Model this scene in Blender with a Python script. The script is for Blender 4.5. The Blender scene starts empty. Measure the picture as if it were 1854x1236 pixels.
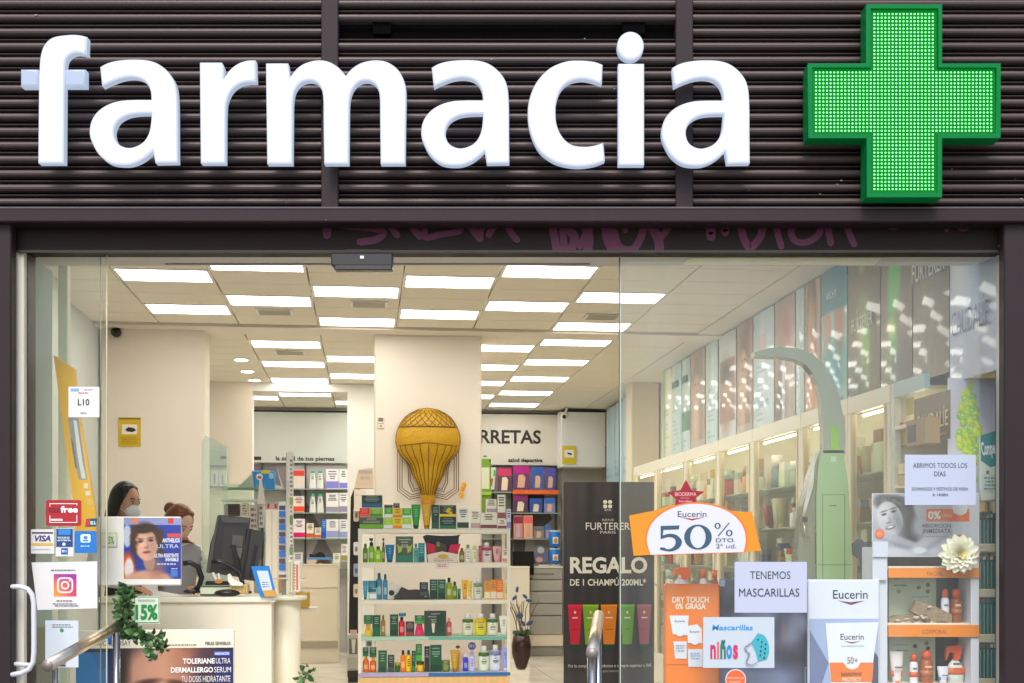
import bpy, math, random
import numpy as np
from mathutils import Vector, Matrix
random.seed(7)
SC = bpy.context.scene
COL = SC.collection
# ---------------------------------------------------------------- camera
F, D, EYE, HY, CX = 2350.0, 6.11, 1.6, 1003.0, 927.0
TH = math.atan(265/F); CT, ST = math.cos(TH), math.sin(TH)
cam = bpy.data.cameras.new('camera'); camo = bpy.data.objects.new('camera', cam); COL.objects.link(camo)
camo.location = (0, -D, EYE); camo.rotation_euler = (math.pi/2, 0, 0)
cam.sensor_width = 36; cam.lens = F/1854*36
cam.shift_y = (HY-618)/1854; cam.shift_x = 0
cam.clip_start = .05; cam.clip_end = 3000
SC.camera = camo
# ---------------------------------------------------------------- world, sun, exposure
world = bpy.data.worlds.new('World'); SC.world = world; world.use_nodes = True
nt = world.node_tree
bg = nt.nodes['Background']
sky = nt.nodes.new('ShaderNodeTexSky'); sky.sky_type = 'NISHITA'; sky.sun_disc = False
SUN_EL, SUN_AZ = math.radians(48), math.radians(188)
sky.sun_elevation = SUN_EL; sky.sun_rotation = SUN_AZ
sky.air_density = 1.0; sky.dust_density = 2.0
nt.links.new(sky.outputs[0], bg.inputs[0]); bg.inputs[1].default_value = .15
sd = bpy.data.lights.new('sun', 'SUN'); sd.energy = 1.5; sd.angle = math.radians(25); sd.color = (1, .96, .9)
so = bpy.data.objects.new('sun', sd); COL.objects.link(so)
dirv = Vector((math.sin(SUN_AZ)*math.cos(SUN_EL), math.cos(SUN_AZ)*math.cos(SUN_EL), math.sin(SUN_EL)))
so.rotation_euler = dirv.to_track_quat('Z', 'Y').to_euler(); so.location = dirv*40
SC.view_settings.view_transform = 'Standard'; SC.view_settings.look = 'None'
SC.view_settings.exposure = .7; SC.view_settings.gamma = 1; SC.view_settings.use_curve_mapping = False
SC.render.engine = 'CYCLES'
SC.cycles.use_denoising = True
SC.cycles.max_bounces = 9; SC.cycles.diffuse_bounces = 5; SC.cycles.transparent_max_bounces = 16
SC.cycles.caustics_reflective = False; SC.cycles.caustics_refractive = False
SC.cycles.sample_clamp_indirect = 6

# ---------------------------------------------------------------- space helpers
def P(px, py, Y):                       # pixel -> world point at facade depth Y
    d = D+Y
    return Vector(((px-CX)*d/F, Y, EYE+(HY-py)*d/F))
def W(u, v, z): return Vector((u*CT-v*ST, u*ST+v*CT, z))      # interior frame -> world
def LV(px, py, v):                      # pixel on interior plane v = const
    k = (px-CX)/F
    u = (k*(D+v*CT)+v*ST)/(CT-k*ST)
    d = D+u*ST+v*CT
    return u, EYE+(HY-py)*d/F, d/F
def LU(px, u):                          # pixel column on interior plane u = const -> v, metres per pixel
    k = (px-CX)/F
    v = (u*CT-k*D-k*u*ST)/(k*CT+ST)
    return v, (D+u*ST+v*CT)/F
CEIL, FLOOR = 3.5, .33

# ---------------------------------------------------------------- materials
def lin(c):
    c = [x/255 for x in c]
    return tuple((x/12.92 if x <= .04045 else ((x+.055)/1.055)**2.4) for x in c)
MC = {}
def mat(col, rough=.5, metal=0, emit=0, coat=0, noise=0, bump=0, nscale=30, spec=.5, ecol=None, k=1.0, stretch=None):
    key = (tuple(col), rough, metal, emit, coat, noise, bump, nscale, spec, ecol, k, stretch)
    if key in MC: return MC[key]
    m = bpy.data.materials.new('material_%03d' % len(MC)); m.use_nodes = True
    n = m.node_tree.nodes; l = m.node_tree.links; b = n['Principled BSDF']
    c = tuple(min(.88, x*k) for x in lin(col))
    b.inputs['Base Color'].default_value = (*c, 1)
    b.inputs['Roughness'].default_value = rough; b.inputs['Metallic'].default_value = metal
    b.inputs['Specular IOR Level'].default_value = spec
    b.inputs['Coat Weight'].default_value = coat; b.inputs['Coat Roughness'].default_value = .06
    if emit:
        e = lin(ecol) if ecol else c
        b.inputs['Emission Color'].default_value = (*e, 1); b.inputs['Emission Strength'].default_value = emit
    if noise or bump:
        tc = n.new('ShaderNodeTexCoord'); nz = n.new('ShaderNodeTexNoise'); nz.inputs['Scale'].default_value = nscale
        nz.inputs['Detail'].default_value = 6
        if stretch:
            mp = n.new('ShaderNodeMapping'); mp.inputs['Scale'].default_value = stretch
            l.new(tc.outputs['Object'], mp.inputs[0]); l.new(mp.outputs[0], nz.inputs['Vector'])
        else: l.new(tc.outputs['Object'], nz.inputs['Vector'])
        if noise:
            mx = n.new('ShaderNodeMix'); mx.data_type = 'RGBA'
            mx.inputs[6].default_value = (*[x*(1-noise) for x in c], 1); mx.inputs[7].default_value = (*[min(1, x*(1+noise)) for x in c], 1)
            l.new(nz.outputs['Fac'], mx.inputs[0]); l.new(mx.outputs[2], b.inputs['Base Color'])
            if emit:
                me_ = n.new('ShaderNodeMapRange'); me_.inputs[1].default_value = .3; me_.inputs[2].default_value = .7; me_.inputs[3].default_value = emit*.90; me_.inputs[4].default_value = emit*1.06
                l.new(nz.outputs['Fac'], me_.inputs[0]); l.new(me_.outputs[0], b.inputs['Emission Strength'])
            mr = n.new('ShaderNodeMapRange'); mr.inputs[3].default_value = max(0, rough-.12); mr.inputs[4].default_value = min(1, rough+.12)
            l.new(nz.outputs['Fac'], mr.inputs[0]); l.new(mr.outputs[0], b.inputs['Roughness'])
        if bump:
            bp = n.new('ShaderNodeBump'); bp.inputs['Strength'].default_value = bump; bp.inputs['Distance'].default_value = .01
            l.new(nz.outputs['Fac'], bp.inputs['Height']); l.new(bp.outputs[0], b.inputs['Normal'])
    MC[key] = m; return m
def glass(tint=(.9, .97, .93), refl=1.0, rough=0.0, haze=0.0):
    key = ('glass', tint, refl, rough, haze)
    if key in MC: return MC[key]
    m = bpy.data.materials.new('pane_glass_%03d' % len(MC)); m.use_nodes = True
    n = m.node_tree.nodes; l = m.node_tree.links; n.clear()
    o = n.new('ShaderNodeOutputMaterial'); t = n.new('ShaderNodeBsdfTransparent'); g = n.new('ShaderNodeBsdfGlossy')
    t.inputs[0].default_value = (*tint, 1); g.inputs['Roughness'].default_value = rough
    fr = n.new('ShaderNodeFresnel'); ge = n.new('ShaderNodeNewGeometry'); ma = n.new('ShaderNodeMapRange')
    ma.inputs[3].default_value = 1.45; ma.inputs[4].default_value = 1/1.45      # same reflectance entering and leaving the pane
    l.new(ge.outputs['Backfacing'], ma.inputs[0]); l.new(ma.outputs[0], fr.inputs[0])
    mu = n.new('ShaderNodeMath'); mu.operation = 'MULTIPLY'; mu.inputs[1].default_value = refl
    mx = n.new('ShaderNodeMixShader'); l.new(fr.outputs[0], mu.inputs[0]); l.new(mu.outputs[0], mx.inputs[0])
    l.new(t.outputs[0], mx.inputs[1]); l.new(g.outputs[0], mx.inputs[2])
    last = mx.outputs[0]
    if haze:                              # pale dust film; its streaks also stand in for hazy street reflections
        df = n.new('ShaderNodeBsdfDiffuse'); df.inputs[0].default_value = (.75, .8, .78, 1)
        tc = n.new('ShaderNodeTexCoord'); mp = n.new('ShaderNodeMapping'); mp.inputs['Scale'].default_value = (3.5, 1, .35)
        nz = n.new('ShaderNodeTexNoise'); nz.inputs['Scale'].default_value = 2.2; nz.inputs['Detail'].default_value = 5
        l.new(tc.outputs['Object'], mp.inputs[0]); l.new(mp.outputs[0], nz.inputs['Vector'])
        mr = n.new('ShaderNodeMapRange'); mr.inputs[1].default_value = .3; mr.inputs[2].default_value = .75
        mr.inputs[3].default_value = haze*.45; mr.inputs[4].default_value = haze*1.6
        l.new(nz.outputs['Fac'], mr.inputs[0])
        m2 = n.new('ShaderNodeMixShader'); l.new(mr.outputs[0], m2.inputs[0])
        l.new(last, m2.inputs[1]); l.new(df.outputs[0], m2.inputs[2]); last = m2.outputs[0]
    l.new(last, o.inputs[0]); MC[key] = m; return m
def print_mat(rough=.35, coat=0.0):
    key = ('print', rough, coat)
    if key in MC: return MC[key]
    m = bpy.data.materials.new('printed_sheet_%03d' % len(MC)); m.use_nodes = True
    n = m.node_tree.nodes; l = m.node_tree.links; b = n['Principled BSDF']
    a = n.new('ShaderNodeAttribute'); a.attribute_name = 'ink'
    l.new(a.outputs['Color'], b.inputs['Base Color']); b.inputs['Roughness'].default_value = rough
    b.inputs['Coat Weight'].default_value = coat; b.inputs['Coat Roughness'].default_value = .05
    MC[key] = m; return m

# ---------------------------------------------------------------- geometry
class G:
    def __init__(s): s.v = []; s.f = []; s.m = []; s.sm = []
    def add(s, v, f, mi=0, smooth=False):
        o = len(s.v); s.v += [tuple(p) for p in v]
        for q in f: s.f.append(tuple(i+o for i in q)); s.m.append(mi); s.sm.append(smooth)
        return s
    def box(s, x0, x1, y0, y1, z0, z1, mi=0):
        v = [(x, y, z) for x in (x0, x1) for y in (y0, y1) for z in (z0, z1)]
        return s.add(v, [(0,1,3,2),(4,6,7,5),(0,4,5,1),(2,3,7,6),(0,2,6,4),(1,5,7,3)], mi)
    def cbox(s, x0, x1, y0, y1, z0, z1, b=.006, mi=0):   # box with chamfered long edges
        b = min(b, (x1-x0)*.3, (y1-y0)*.3, (z1-z0)*.3)
        v = []
        for (z, i) in ((z0, b), (z0+b, 0), (z1-b, 0), (z1, b)):
            for (x, y) in ((x0+b,y0+i),(x1-b,y0+i),(x1-i,y0+b),(x1-i,y1-b),(x1-b,y1-i),(x0+b,y1-i),(x0+i,y1-b),(x0+i,y0+b)): v.append((x, y, z))
        f = [tuple(reversed(range(8))), tuple(range(24, 32))]
        for k in range(3):
            for j in range(8): f.append((k*8+j, k*8+(j+1) % 8, k*8+8+(j+1) % 8, k*8+8+j))
        return s.add(v, f, mi)
    def lathe(s, prof, n=16, cx=0, cy=0, mi=0, sy=1.0, smooth=True):
        v = [(cx+r*math.cos(2*math.pi*j/n), cy+sy*r*math.sin(2*math.pi*j/n), z) for r, z in prof for j in range(n)]
        f = []
        for k in range(len(prof)-1):
            for j in range(n): f.append((k*n+j, k*n+(j+1) % n, (k+1)*n+(j+1) % n, (k+1)*n+j))
        s.add(v, f, mi, smooth)
        o = len(s.v)-len(v)
        for base, rev in ((0, True), ((len(prof)-1)*n, False)):
            q = [o+base+j for j in range(n)]
            s.f.append(tuple(reversed(q)) if rev else tuple(q)); s.m.append(mi); s.sm.append(False)
        return s
    def tube(s, pts, r, n=8, mi=0, closed=False):
        pts = [Vector(p) for p in pts]; m = len(pts); rs = r if hasattr(r, '__len__') else [r]*m
        v = []; up = None
        for i, p in enumerate(pts):
            a = pts[max(0, i-1)] if not closed else pts[i-1]; b = pts[min(m-1, i+1)] if not closed else pts[(i+1) % m]
            t = (b-a).normalized()
            if up is None:
                up = Vector((0, 0, 1)) if abs(t.z) < .9 else Vector((0, 1, 0))
            x = t.cross(up).normalized(); up = x.cross(t).normalized()
            for j in range(n):
                w = 2*math.pi*j/n; v.append(p+(x*math.cos(w)+up*math.sin(w))*rs[i])
        f = []
        for k in range(m-1 if not closed else m):
            k2 = (k+1) % m
            for j in range(n): f.append((k*n+j, k2*n+j, k2*n+(j+1) % n, k*n+(j+1) % n))
        if not closed: f += [tuple(range(n)), tuple(reversed(range((m-1)*n, m*n)))]
        return s.add(v, f, mi, True)
    def prism(s, pts, y0, y1, mi=0):       # pts (x,z) outline, extruded in y
        n = len(pts)
        v = [(x, y0, z) for x, z in pts]+[(x, y1, z) for x, z in pts]
        return s.add(v, [tuple(range(n)), tuple(reversed(range(n, 2*n)))]+[(i, i+n, (i+1) % n+n, (i+1) % n) for i in range(n)], mi)
    def ell(s, c, r, n=14, m=9, mi=0, fn=None):
        v = []; f = []
        for i in range(m+1):
            a = math.pi*i/m
            for j in range(n):
                w = 2*math.pi*j/n; p = Vector((math.sin(a)*math.cos(w), math.sin(a)*math.sin(w), math.cos(a)))
                q = Vector((p.x*r[0], p.y*r[1], p.z*r[2]))
                if fn: q = fn(p, q)
                v.append(q+Vector(c))
        for i in range(m):
            for j in range(n): f.append((i*n+j, (i+1)*n+j, (i+1)*n+(j+1) % n, i*n+(j+1) % n))
        return s.add(v, f, mi, True)
def mesh(g, mats, name='mesh'):
    me = bpy.data.meshes.new(name); me.from_pydata(g.v, [], g.f)
    for m in (mats if isinstance(mats, (list, tuple)) else [mats]): me.materials.append(m)
    me.polygons.foreach_set('material_index', g.m); me.polygons.foreach_set('use_smooth', g.sm)
    me.update(); return me
def ob(name, me, parent=None, loc=(0,0,0), rz=0, label=None, kind=None, rot=None):
    o = bpy.data.objects.new(name, me); COL.objects.link(o); o.location = loc
    o.rotation_euler = rot if rot else (0, 0, rz)
    if parent: o.parent = parent
    if label: o['label'] = label
    if kind: o['kind'] = kind
    return o
def M(name, g, m, parent=None, loc=(0,0,0), rz=0, label=None, kind=None, rot=None):
    return ob(name, mesh(g, m, name), parent, loc, rz, label, kind, rot)
def T(name, label, cat, loc=(0,0,0), rz=0, group=None, rot=None):
    o = bpy.data.objects.new(name, None); COL.objects.link(o); o.location = loc; o.rotation_euler = rot if rot else (0, 0, rz)
    o.empty_display_size = .05
    return tag(o, label, cat, group)
def tag(o, label, cat, group=None):
    o['label'] = label; o['category'] = cat
    if group: o['group'] = group
    return o
def smooth(pts, n=8):
    """pts in order, corner flagged by a third item; closed Catmull-Rom between corners"""
    N = len(pts); out = []
    for i in range(N):
        p1, p2 = pts[i], pts[(i+1) % N]
        p0 = pts[i-1] if len(p1) < 3 else p1; p3 = pts[(i+2) % N] if len(p2) < 3 else p2
        if len(p1) > 2 and len(p2) > 2: out.append(p1[:2]); continue
        for k in range(n):
            t = k/n
            out.append(tuple(.5*((2*p1[a])+(-p0[a]+p2[a])*t+(2*p0[a]-5*p1[a]+4*p2[a]-p3[a])*t*t+(-p0[a]+3*p1[a]-3*p2[a]+p3[a])*t**3) for a in (0, 1)))
    return out
def outline_mesh(loops, depth, bevel, mats, name='letter'):
    """filled outline with holes -> solid: front faces slot 0, bevel and sides slot 1; x,z plane, front at y=0, back at +depth"""
    cu = bpy.data.curves.new(name, 'CURVE'); cu.dimensions = '2D'; cu.fill_mode = 'BOTH'
    for lp in loops:
        sp = cu.splines.new('POLY'); sp.points.add(len(lp)-1)
        for q, (x, z) in zip(sp.points, lp): q.co = (x, z, 0, 1)
        sp.use_cyclic_u = True
    cu.extrude = max(0, depth/2-bevel); cu.bevel_depth = bevel; cu.bevel_resolution = 2; cu.offset = -bevel
    return curve_to_mesh(cu, mats, depth)
def curve_to_mesh(cu, mats, depth=0):
    o = bpy.data.objects.new('tmp', cu); COL.objects.link(o)
    dg = bpy.context.evaluated_depsgraph_get(); dg.update()
    me = bpy.data.meshes.new_from_object(o.evaluated_get(dg)); bpy.data.objects.remove(o); bpy.data.curves.remove(cu)
    me.transform(Matrix(((1,0,0,0),(0,0,-1,depth/2),(0,1,0,0),(0,0,0,1))))
    me.materials.clear()
    ms = mats if isinstance(mats, (list, tuple)) else [mats]
    for m in ms: me.materials.append(m)
    if len(ms) > 1:
        for p in me.polygons: p.material_index = 0 if p.normal.y < -.9 else (2 if len(ms) > 2 and p.normal.y < -.25 else 1)
    else:
        for p in me.polygons: p.material_index = 0
    return me
TXT = {}
def text_geo(s, bold=0.0, shear=0.0):
    key = (s, bold, shear)
    if key not in TXT:
        cu = bpy.data.curves.new('text', 'FONT'); cu.body = s; cu.offset = bold; cu.shear = shear
        cu.align_x = 'CENTER'; cu.resolution_u = 3; cu.fill_mode = 'FRONT'
        o = bpy.data.objects.new('tmp', cu); COL.objects.link(o)
        dg = bpy.context.evaluated_depsgraph_get(); dg.update()
        me = bpy.data.meshes.new_from_object(o.evaluated_get(dg)); bpy.data.objects.remove(o); bpy.data.curves.remove(cu)
        n = len(me.vertices); co = np.empty(n*3); me.vertices.foreach_get('co', co); co = co.reshape(-1, 3)
        TXT[key] = (co[:, :2].copy(), [tuple(p.vertices) for p in me.polygons]); bpy.data.meshes.remove(me)
    return TXT[key]
def ink_grid(nx, nz, x0, x1, z0, z1, rgb, bulge=None, name='print', mats=None):
    """grid sheet facing -y with per-vertex printed colours; rgb (nz,nx,3) sRGB 0-1, row 0 on top"""
    X, Z = np.meshgrid(np.linspace(x0, x1, nx), np.linspace(z1, z0, nz))
    Y = np.zeros_like(X) if bulge is None else bulge((X-x0)/(x1-x0), (Z-z0)/(z1-z0))
    co = np.stack([X, Y, Z], -1).reshape(-1, 3)
    idx = np.arange(nx*nz).reshape(nz, nx)
    q = np.stack([idx[:-1, :-1], idx[1:, :-1], idx[1:, 1:], idx[:-1, 1:]], -1).reshape(-1, 4)
    me = bpy.data.meshes.new(name)
    me.from_pydata(co.tolist(), [], q.tolist())
    a = me.color_attributes.new('ink', 'FLOAT_COLOR', 'POINT')
    c = np.clip(rgb.reshape(-1, 3), 0, 1); c = np.where(c <= .04045, c/12.92, ((c+.055)/1.055)**2.4)
    a.data.foreach_set('color', np.concatenate([c*.92, np.ones((len(c), 1))], 1).ravel())
    me.polygons.foreach_set('use_smooth', [True]*len(me.polygons))
    me.materials.append(mats or print_mat()); me.update(); return me
class Paint:
    def __init__(s, X, Y, bg):
        s.X, s.Y = X, Y; s.c = np.zeros(X.shape+(3,)); s.c[:] = np.array(bg)/255
    def mix(s, a, col):
        a = np.clip(a, 0, 1)[..., None]; s.c = s.c*(1-a)+np.array(col)/255*a; return s
    def ell(s, cx, cy, rx, ry, col, rot=0, soft=.15, al=1):
        c, n = math.cos(math.radians(rot)), math.sin(math.radians(rot)); dx, dy = s.X-cx, s.Y-cy
        r = np.sqrt(((dx*c+dy*n)/rx)**2+((-dx*n+dy*c)/ry)**2)
        return s.mix(np.clip((1+soft-r)/(2*soft), 0, 1)*al, col)
    def rect(s, x0, y0, x1, y1, col, al=1):
        return s.mix(((s.X >= x0) & (s.X <= x1) & (s.Y >= y0) & (s.Y <= y1))*al, col)
    def grad(s, x0, y0, x1, y1, col, al=1):
        t = ((s.X-x0)*(x1-x0)+(s.Y-y0)*(y1-y0))/((x1-x0)**2+(y1-y0)**2)
        return s.mix(np.clip(t, 0, 1)*al, col)
    def noise(s, amp, seed=0, sc=1.0):
        r = np.random.RandomState(seed)
        for _ in range(14):
            a, b, p = r.uniform(-.25, .25)*sc, r.uniform(-.25, .25)*sc, r.uniform(0, 6.28)
            s.c += amp*np.sin(s.X*a+s.Y*b+p)[..., None]*r.uniform(.4, 1, 3)/3
        return s
    def face(s, cx, cy, h, skin=(214,168,140), hair=(60,42,34), tilt=0, turn=.0):
        """printed photo of a face: cx,cy face centre, h face height in px"""
        w = h*.72; c, n = math.cos(math.radians(tilt)), math.sin(math.radians(tilt))
        def q(x, y): return cx+(x*c-y*n)*h, cy+(x*n+y*c)*h
        dk = [v*.55 for v in skin]; md = [v*.8 for v in skin]; lt = [min(255, v*1.14) for v in skin]
        s.ell(*q(0, -.14), w*.60, h*.52, hair, tilt); s.ell(*q(-.3, .1), w*.2, h*.4, hair, tilt, .6, .6)
        s.ell(*q(.04, .55), w*.25, h*.3, md, tilt); s.ell(*q(0, .04), w*.47, h*.5, skin, tilt, .06)
        s.ell(*q(.2+turn*.3, .1), w*.2, h*.4, md, tilt, .7, .6); s.ell(*q(-.12, .02), w*.2, h*.26, lt, tilt, .9, .6)
        for e in (-1, 1):
            s.ell(*q(.16*e+turn*.1, -.1), w*.13, h*.05, dk, tilt, .5, .8); s.ell(*q(.16*e+turn*.1, -.08), w*.085, h*.026, (30,25,25), tilt, .4)
            s.ell(*q(.16*e+turn*.1, -.17), w*.15, h*.018, hair, tilt-8*e, .6, .85)
        s.ell(*q(.05+turn*.1, .06), w*.05, h*.14, md, tilt, .8, .7); s.ell(*q(turn*.12, .13), w*.09, h*.03, dk, tilt, .8, .7)
        s.ell(*q(turn*.1, .27), w*.17, h*.045, [min(255, skin[0]*.8), skin[1]*.5, skin[2]*.5], tilt, .3); s.ell(*q(turn*.1, .265), w*.15, h*.008, [v*.35 for v in skin], tilt, .5)
        s.ell(*q(0, -.46), w*.52, h*.14, hair, tilt, .25)
        return s

class Board:
    """A flat-fronted thing given by its outline in photo pixels at a real depth; local x right, z up, front at y=0, body behind."""
    def __init__(s, name, label, cat, x0, y0, x1, y1, Y=None, v=None, color=(235,235,235), thick=.004, group=None,
                 rough=.5, tilt=0, m=None, body='sheet', pts=None, parent=None, coat=0, base=None, k=1.0, lean=0):
        s.cx, s.cy = (x0+x1)/2, (y0+y1)/2
        if v is not None:
            u, z, s.s = LV(s.cx, y1, v); loc = W(u, v, z); rz = TH
        else:
            p = P(s.cx, y1, Y); s.s = (D+Y)/F; loc = p; rz = 0
        if base is not None: loc = Vector((loc.x, loc.y, base))
        s.by = y1; s.px0, s.px1, s.py0, s.py1 = x0, x1, y0, y1
        s.o = T(name, label, cat, loc, 0, group, rot=(lean, math.radians(tilt), rz)); s.n = 0
        g = G()
        if pts: g.prism([s.L(*q) for q in pts], 0, thick)
        else:
            a, b = s.L(x0, y1), s.L(x1, y0); (g.box if thick < .02 else g.cbox)(a[0], b[0], 0, thick, a[1], b[1])
        s.thick = thick; s.front = 0
        M(body, g, m or mat(color, rough, coat=coat, k=k), s.o)
    def L(s, px, py): return ((px-s.cx)*s.s, (s.by-py)*s.s)
    def _y(s, d=0):
        s.n += 1; y = -.0006-.0005*s.n
        if d:
            if d < s.front: return y-s.front
            s.front = d; return y
        return y-s.front
    def rect(s, x0, y0, x1, y1, col, name='print_patch', m=None, d=0, rough=.5, label=None):
        a, b = s.L(x0, y1), s.L(x1, y0); y = s._y(d)-d
        return M(name, G().box(a[0], b[0], y, y+max(d, .0004), a[1], b[1]), m or mat(col, rough), s.o, label=label)
    def poly(s, pts, col, name='print_patch', m=None, d=0, label=None):
        y = s._y(d)-d
        return M(name, G().prism([s.L(*q) for q in pts], y, y+max(d, .0004)), m or mat(col, .5), s.o, label=label)
    def circ(s, x, y, rx, ry, col, name='print_patch', n=24, m=None, d=0, label=None):
        return s.poly([(x+rx*math.cos(t*2*math.pi/n), y-ry*math.sin(t*2*math.pi/n)) for t in range(n)], col, name, m, d, label)
    def text(s, t, x0, y0, x1, y1, col=(20,20,20), bold=0.0, rot=0, shear=0.0, name='lettering', m=None, vx=None, label=None):
        co, fs = text_geo(t, bold, shear); mn, mx = co.min(0), co.max(0)
        q = (co-mn)/(mx-mn+1e-9); X = x0+q[:, 0]*(x1-x0); Yp = y1-q[:, 1]*(y1-y0)
        if rot:
            cx, cy = (x0+x1)/2, (y0+y1)/2; c, n = math.cos(math.radians(rot)), math.sin(math.radians(rot))
            X, Yp = cx+(X-cx)*c-(Yp-cy)*n, cy+(X-cx)*n+(Yp-cy)*c
        y = s._y(); v = [((a-s.cx)*s.s, y, (s.by-b)*s.s) for a, b in zip(X, Yp)]
        return M(name, G().add(v, fs), m or mat(col, .5), s.o, label=label)
    def lines(s, x0, y0, x1, y1, n, col, h=.5, seed=1, name='small_print'):   # rows of tiny unreadable print
        r = random.Random(seed); g = G(); y = s._y(); st = (y1-y0)/n
        for i in range(n):
            xa = x0+r.uniform(0, .12)*(x1-x0); xe = x1-r.uniform(0, .15)*(x1-x0); yy = y0+st*(i+.5)
            while xa < xe:
                w = min(r.uniform(2, 7), xe-xa); a, b = s.L(xa, yy+st*h/2), s.L(xa+w, yy-st*h/2)
                g.add([(a[0], y, a[1]), (b[0], y, a[1]), (b[0], y, b[1]), (a[0], y, b[1])], [(0,1,2,3)]); xa += w+1.3
        return M(name, g, mat(col, .6), s.o)
    def image(s, x0, y0, x1, y1, fn, bgc=(200,200,200), step=1.5, name='printed_photo', coat=0, bulge=None, rough=.35):
        nx, nz = max(4, int((x1-x0)/step)), max(4, int((y1-y0)/step))
        X, Y = np.meshgrid(np.linspace(x0, x1, nx), np.linspace(y0, y1, nz)); p = Paint(X, Y, bgc); fn(p)
        a, b = s.L(x0, y1), s.L(x1, y0)
        me = ink_grid(nx, nz, a[0], b[0], a[1], b[1], p.c, bulge, name, print_mat(rough, coat))
        return ob(name, me, s.o, (0, s._y(), 0))
# ================================================================ SETTING
def S(name, g, m, **k): return M(name, g, m, kind='structure', **k)
BROWN = mat((46,36,38), .5, noise=.12, nscale=14, bump=.05, k=1.0, spec=.22)
BROWN2 = mat((36,27,22), .5, noise=.2, nscale=9, spec=.15)
DARK = mat((30,26,25), .5)
STEEL = mat((170,168,165), .22, metal=1)
WALLP = mat((234,225,212), .75, noise=.03, nscale=3)
GREYW = mat((208,212,210), .7, noise=.04, nscale=4)
CREAM = mat((235,226,205), .4, noise=.02, nscale=5)
WHITE = mat((240,240,238), .45)
GLASS = glass((.98, .995, .985), .7, haze=.03)
GLASSL = glass((.985, .993, .98), .3, haze=.012)
PGLASS = glass((.95, .98, .97), .7)
S('ground', G().box(-60, 60, -80, -4.5, -.1, 0), mat((120,118,114), .85, noise=.15, nscale=2))
S('pavement', G().box(-60, 60, -4.5, -1.6, -.05, .12), mat((150,146,140), .8, noise=.12, nscale=3))
S('entrance_ramp', G().add([(-3,-1.6,.12),(3,-1.6,.12),(3,.14,FLOOR-.004),(-3,.14,FLOOR-.004),(-3,-1.6,-.1),(3,-1.6,-.1),(3,.14,-.1),(-3,.14,-.1)],
  [(0,1,2,3),(4,7,6,5),(0,4,5,1),(1,5,6,2),(2,6,7,3),(3,7,4,0)]), mat((140,136,130), .8, noise=.1))
def strip(u0, u1, v0, v1, z0, z1): 
    g = G(); c = [W(u, v, z) for u in (u0, u1) for v in (v0, v1) for z in (z0, z1)]
    return g.add(c, [(0,1,3,2),(4,6,7,5),(0,4,5,1),(2,3,7,6),(0,2,6,4),(1,5,7,3)])
fl = S('floor', strip(-3.6, 3.2, .35, 11.5, FLOOR-.1, FLOOR), mat((222,216,204), .18, noise=.05, nscale=2.5, spec=.6))
jt = mat((150,145,135), .6)
g = G()
for i in range(-5, 5):
    t = strip(i*.6, i*.6+.006, .4, 11.4, FLOOR+.0005, FLOOR+.002); g.add(t.v, t.f)
M('floor_joint', g, jt, fl, kind='stuff')
# walls of the shop
wl = S('wall_left', strip(-3.1, -2.9, .85, 11.3, FLOOR, 3.6), GREYW)
wr = S('wall_right', strip(2.56, 2.7, -.02, 11.3, FLOOR, 3.6), mat((232,222,196), .6))
wbk = S('wall_back', strip(-3.1, 2.7, 11.05, 11.25, FLOOR, 3.6), mat((222,222,216), .7))
# grey shelf picture wall at the back, partition with the passage
uA = LV(412, 900, 8.5)[0]; uB = LV(457, 900, 8.5)[0]; uC = LV(629, 900, 8.5)[0]; uL = LV(374, 900, 8.5)[0]
part = S('wall_partition', strip(uB-.45, uB, 8.5, 8.7, FLOOR, 3.5), WALLP)
zt = LV(540, 708, 8.5)[1]
g = strip(uC, .2, 8.5, 8.7, FLOOR, 3.5); t = strip(uB, uC, 8.5, 8.7, zt, 3.5); g.add(t.v, t.f); t = strip(-2.9, uB-.45, 8.5, 8.7, 2.62, 3.5); g.add(t.v, t.f)
S('wall_passage_header', g, mat((226,226,220), .7))
# pillars
def pillar(name, label, u0, u1, v0, v1, m=WALLP):
    c = W((u0+u1)/2, (v0+v1)/2, FLOOR); a, b = (u1-u0)/2, (v1-v0)/2
    o = M(name, G().cbox(-a, a, -b, b, 0, CEIL-FLOOR-.002, .012), m, loc=c, rz=TH); return tag(o, label, 'pillar')
pL = pillar('pillar', 'wide cream pillar behind the two pharmacists at the left', -2.88, -2.03, 5.05, 5.42)
uc0, uc1 = LV(678, 900, 5.1)[0], LV(872, 900, 5.1)[0]
pC = pillar('pillar', 'cream pillar with the gold balloon hanging on it', uc0, uc1, 5.1, 5.75)
pR = pillar('pillar', 'narrow beige pillar by the far end of the right hand posters', LV(1143, 800, 8)[0], 2.54, 8.0, 8.3, mat((216,204,178), .7))
# ceiling: slab, tiles, lights
slab = S('ceiling', strip(-3.1, 2.7, .82, 11.25, CEIL+.03, CEIL+.12), mat((150,140,122), .8))
TILE = mat((234,226,208), .85, noise=.03, nscale=60, bump=.15)
tg = G().cbox(-.3185, .3185, -.2, .2, 0, .02, .003); tme = mesh(tg, TILE, 'tile')
U0, PU, PV = -2.37, .647, .41
colu = lambda i: U0+PU*i+PU/2
lightsA = [(0,0),(0,3),(1,-1),(1,2),(2,1),(2,4),(3,0),(3,3),(4,-1),(4,2),(5,1),(5,4)]
lightsB = [(5,0),(5,3),(5,6),(5,9),(5,12),(1,1),(1,4),(1,7),(1,10),(2,3),(2,6),(2,9),(2,12),(4,1),(4,4),(4,7),(4,10),(0,8),(0,11),(3,2),(3,5),(3,8),(3,11)]
EML = mat((255,255,255), .5, emit=5.5, ecol=(255,248,238))
dif = mesh(G().box(-.298, .298, -.178, .178, .004, .008), EML, 'diffuser')
fr_g = G()
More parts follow.
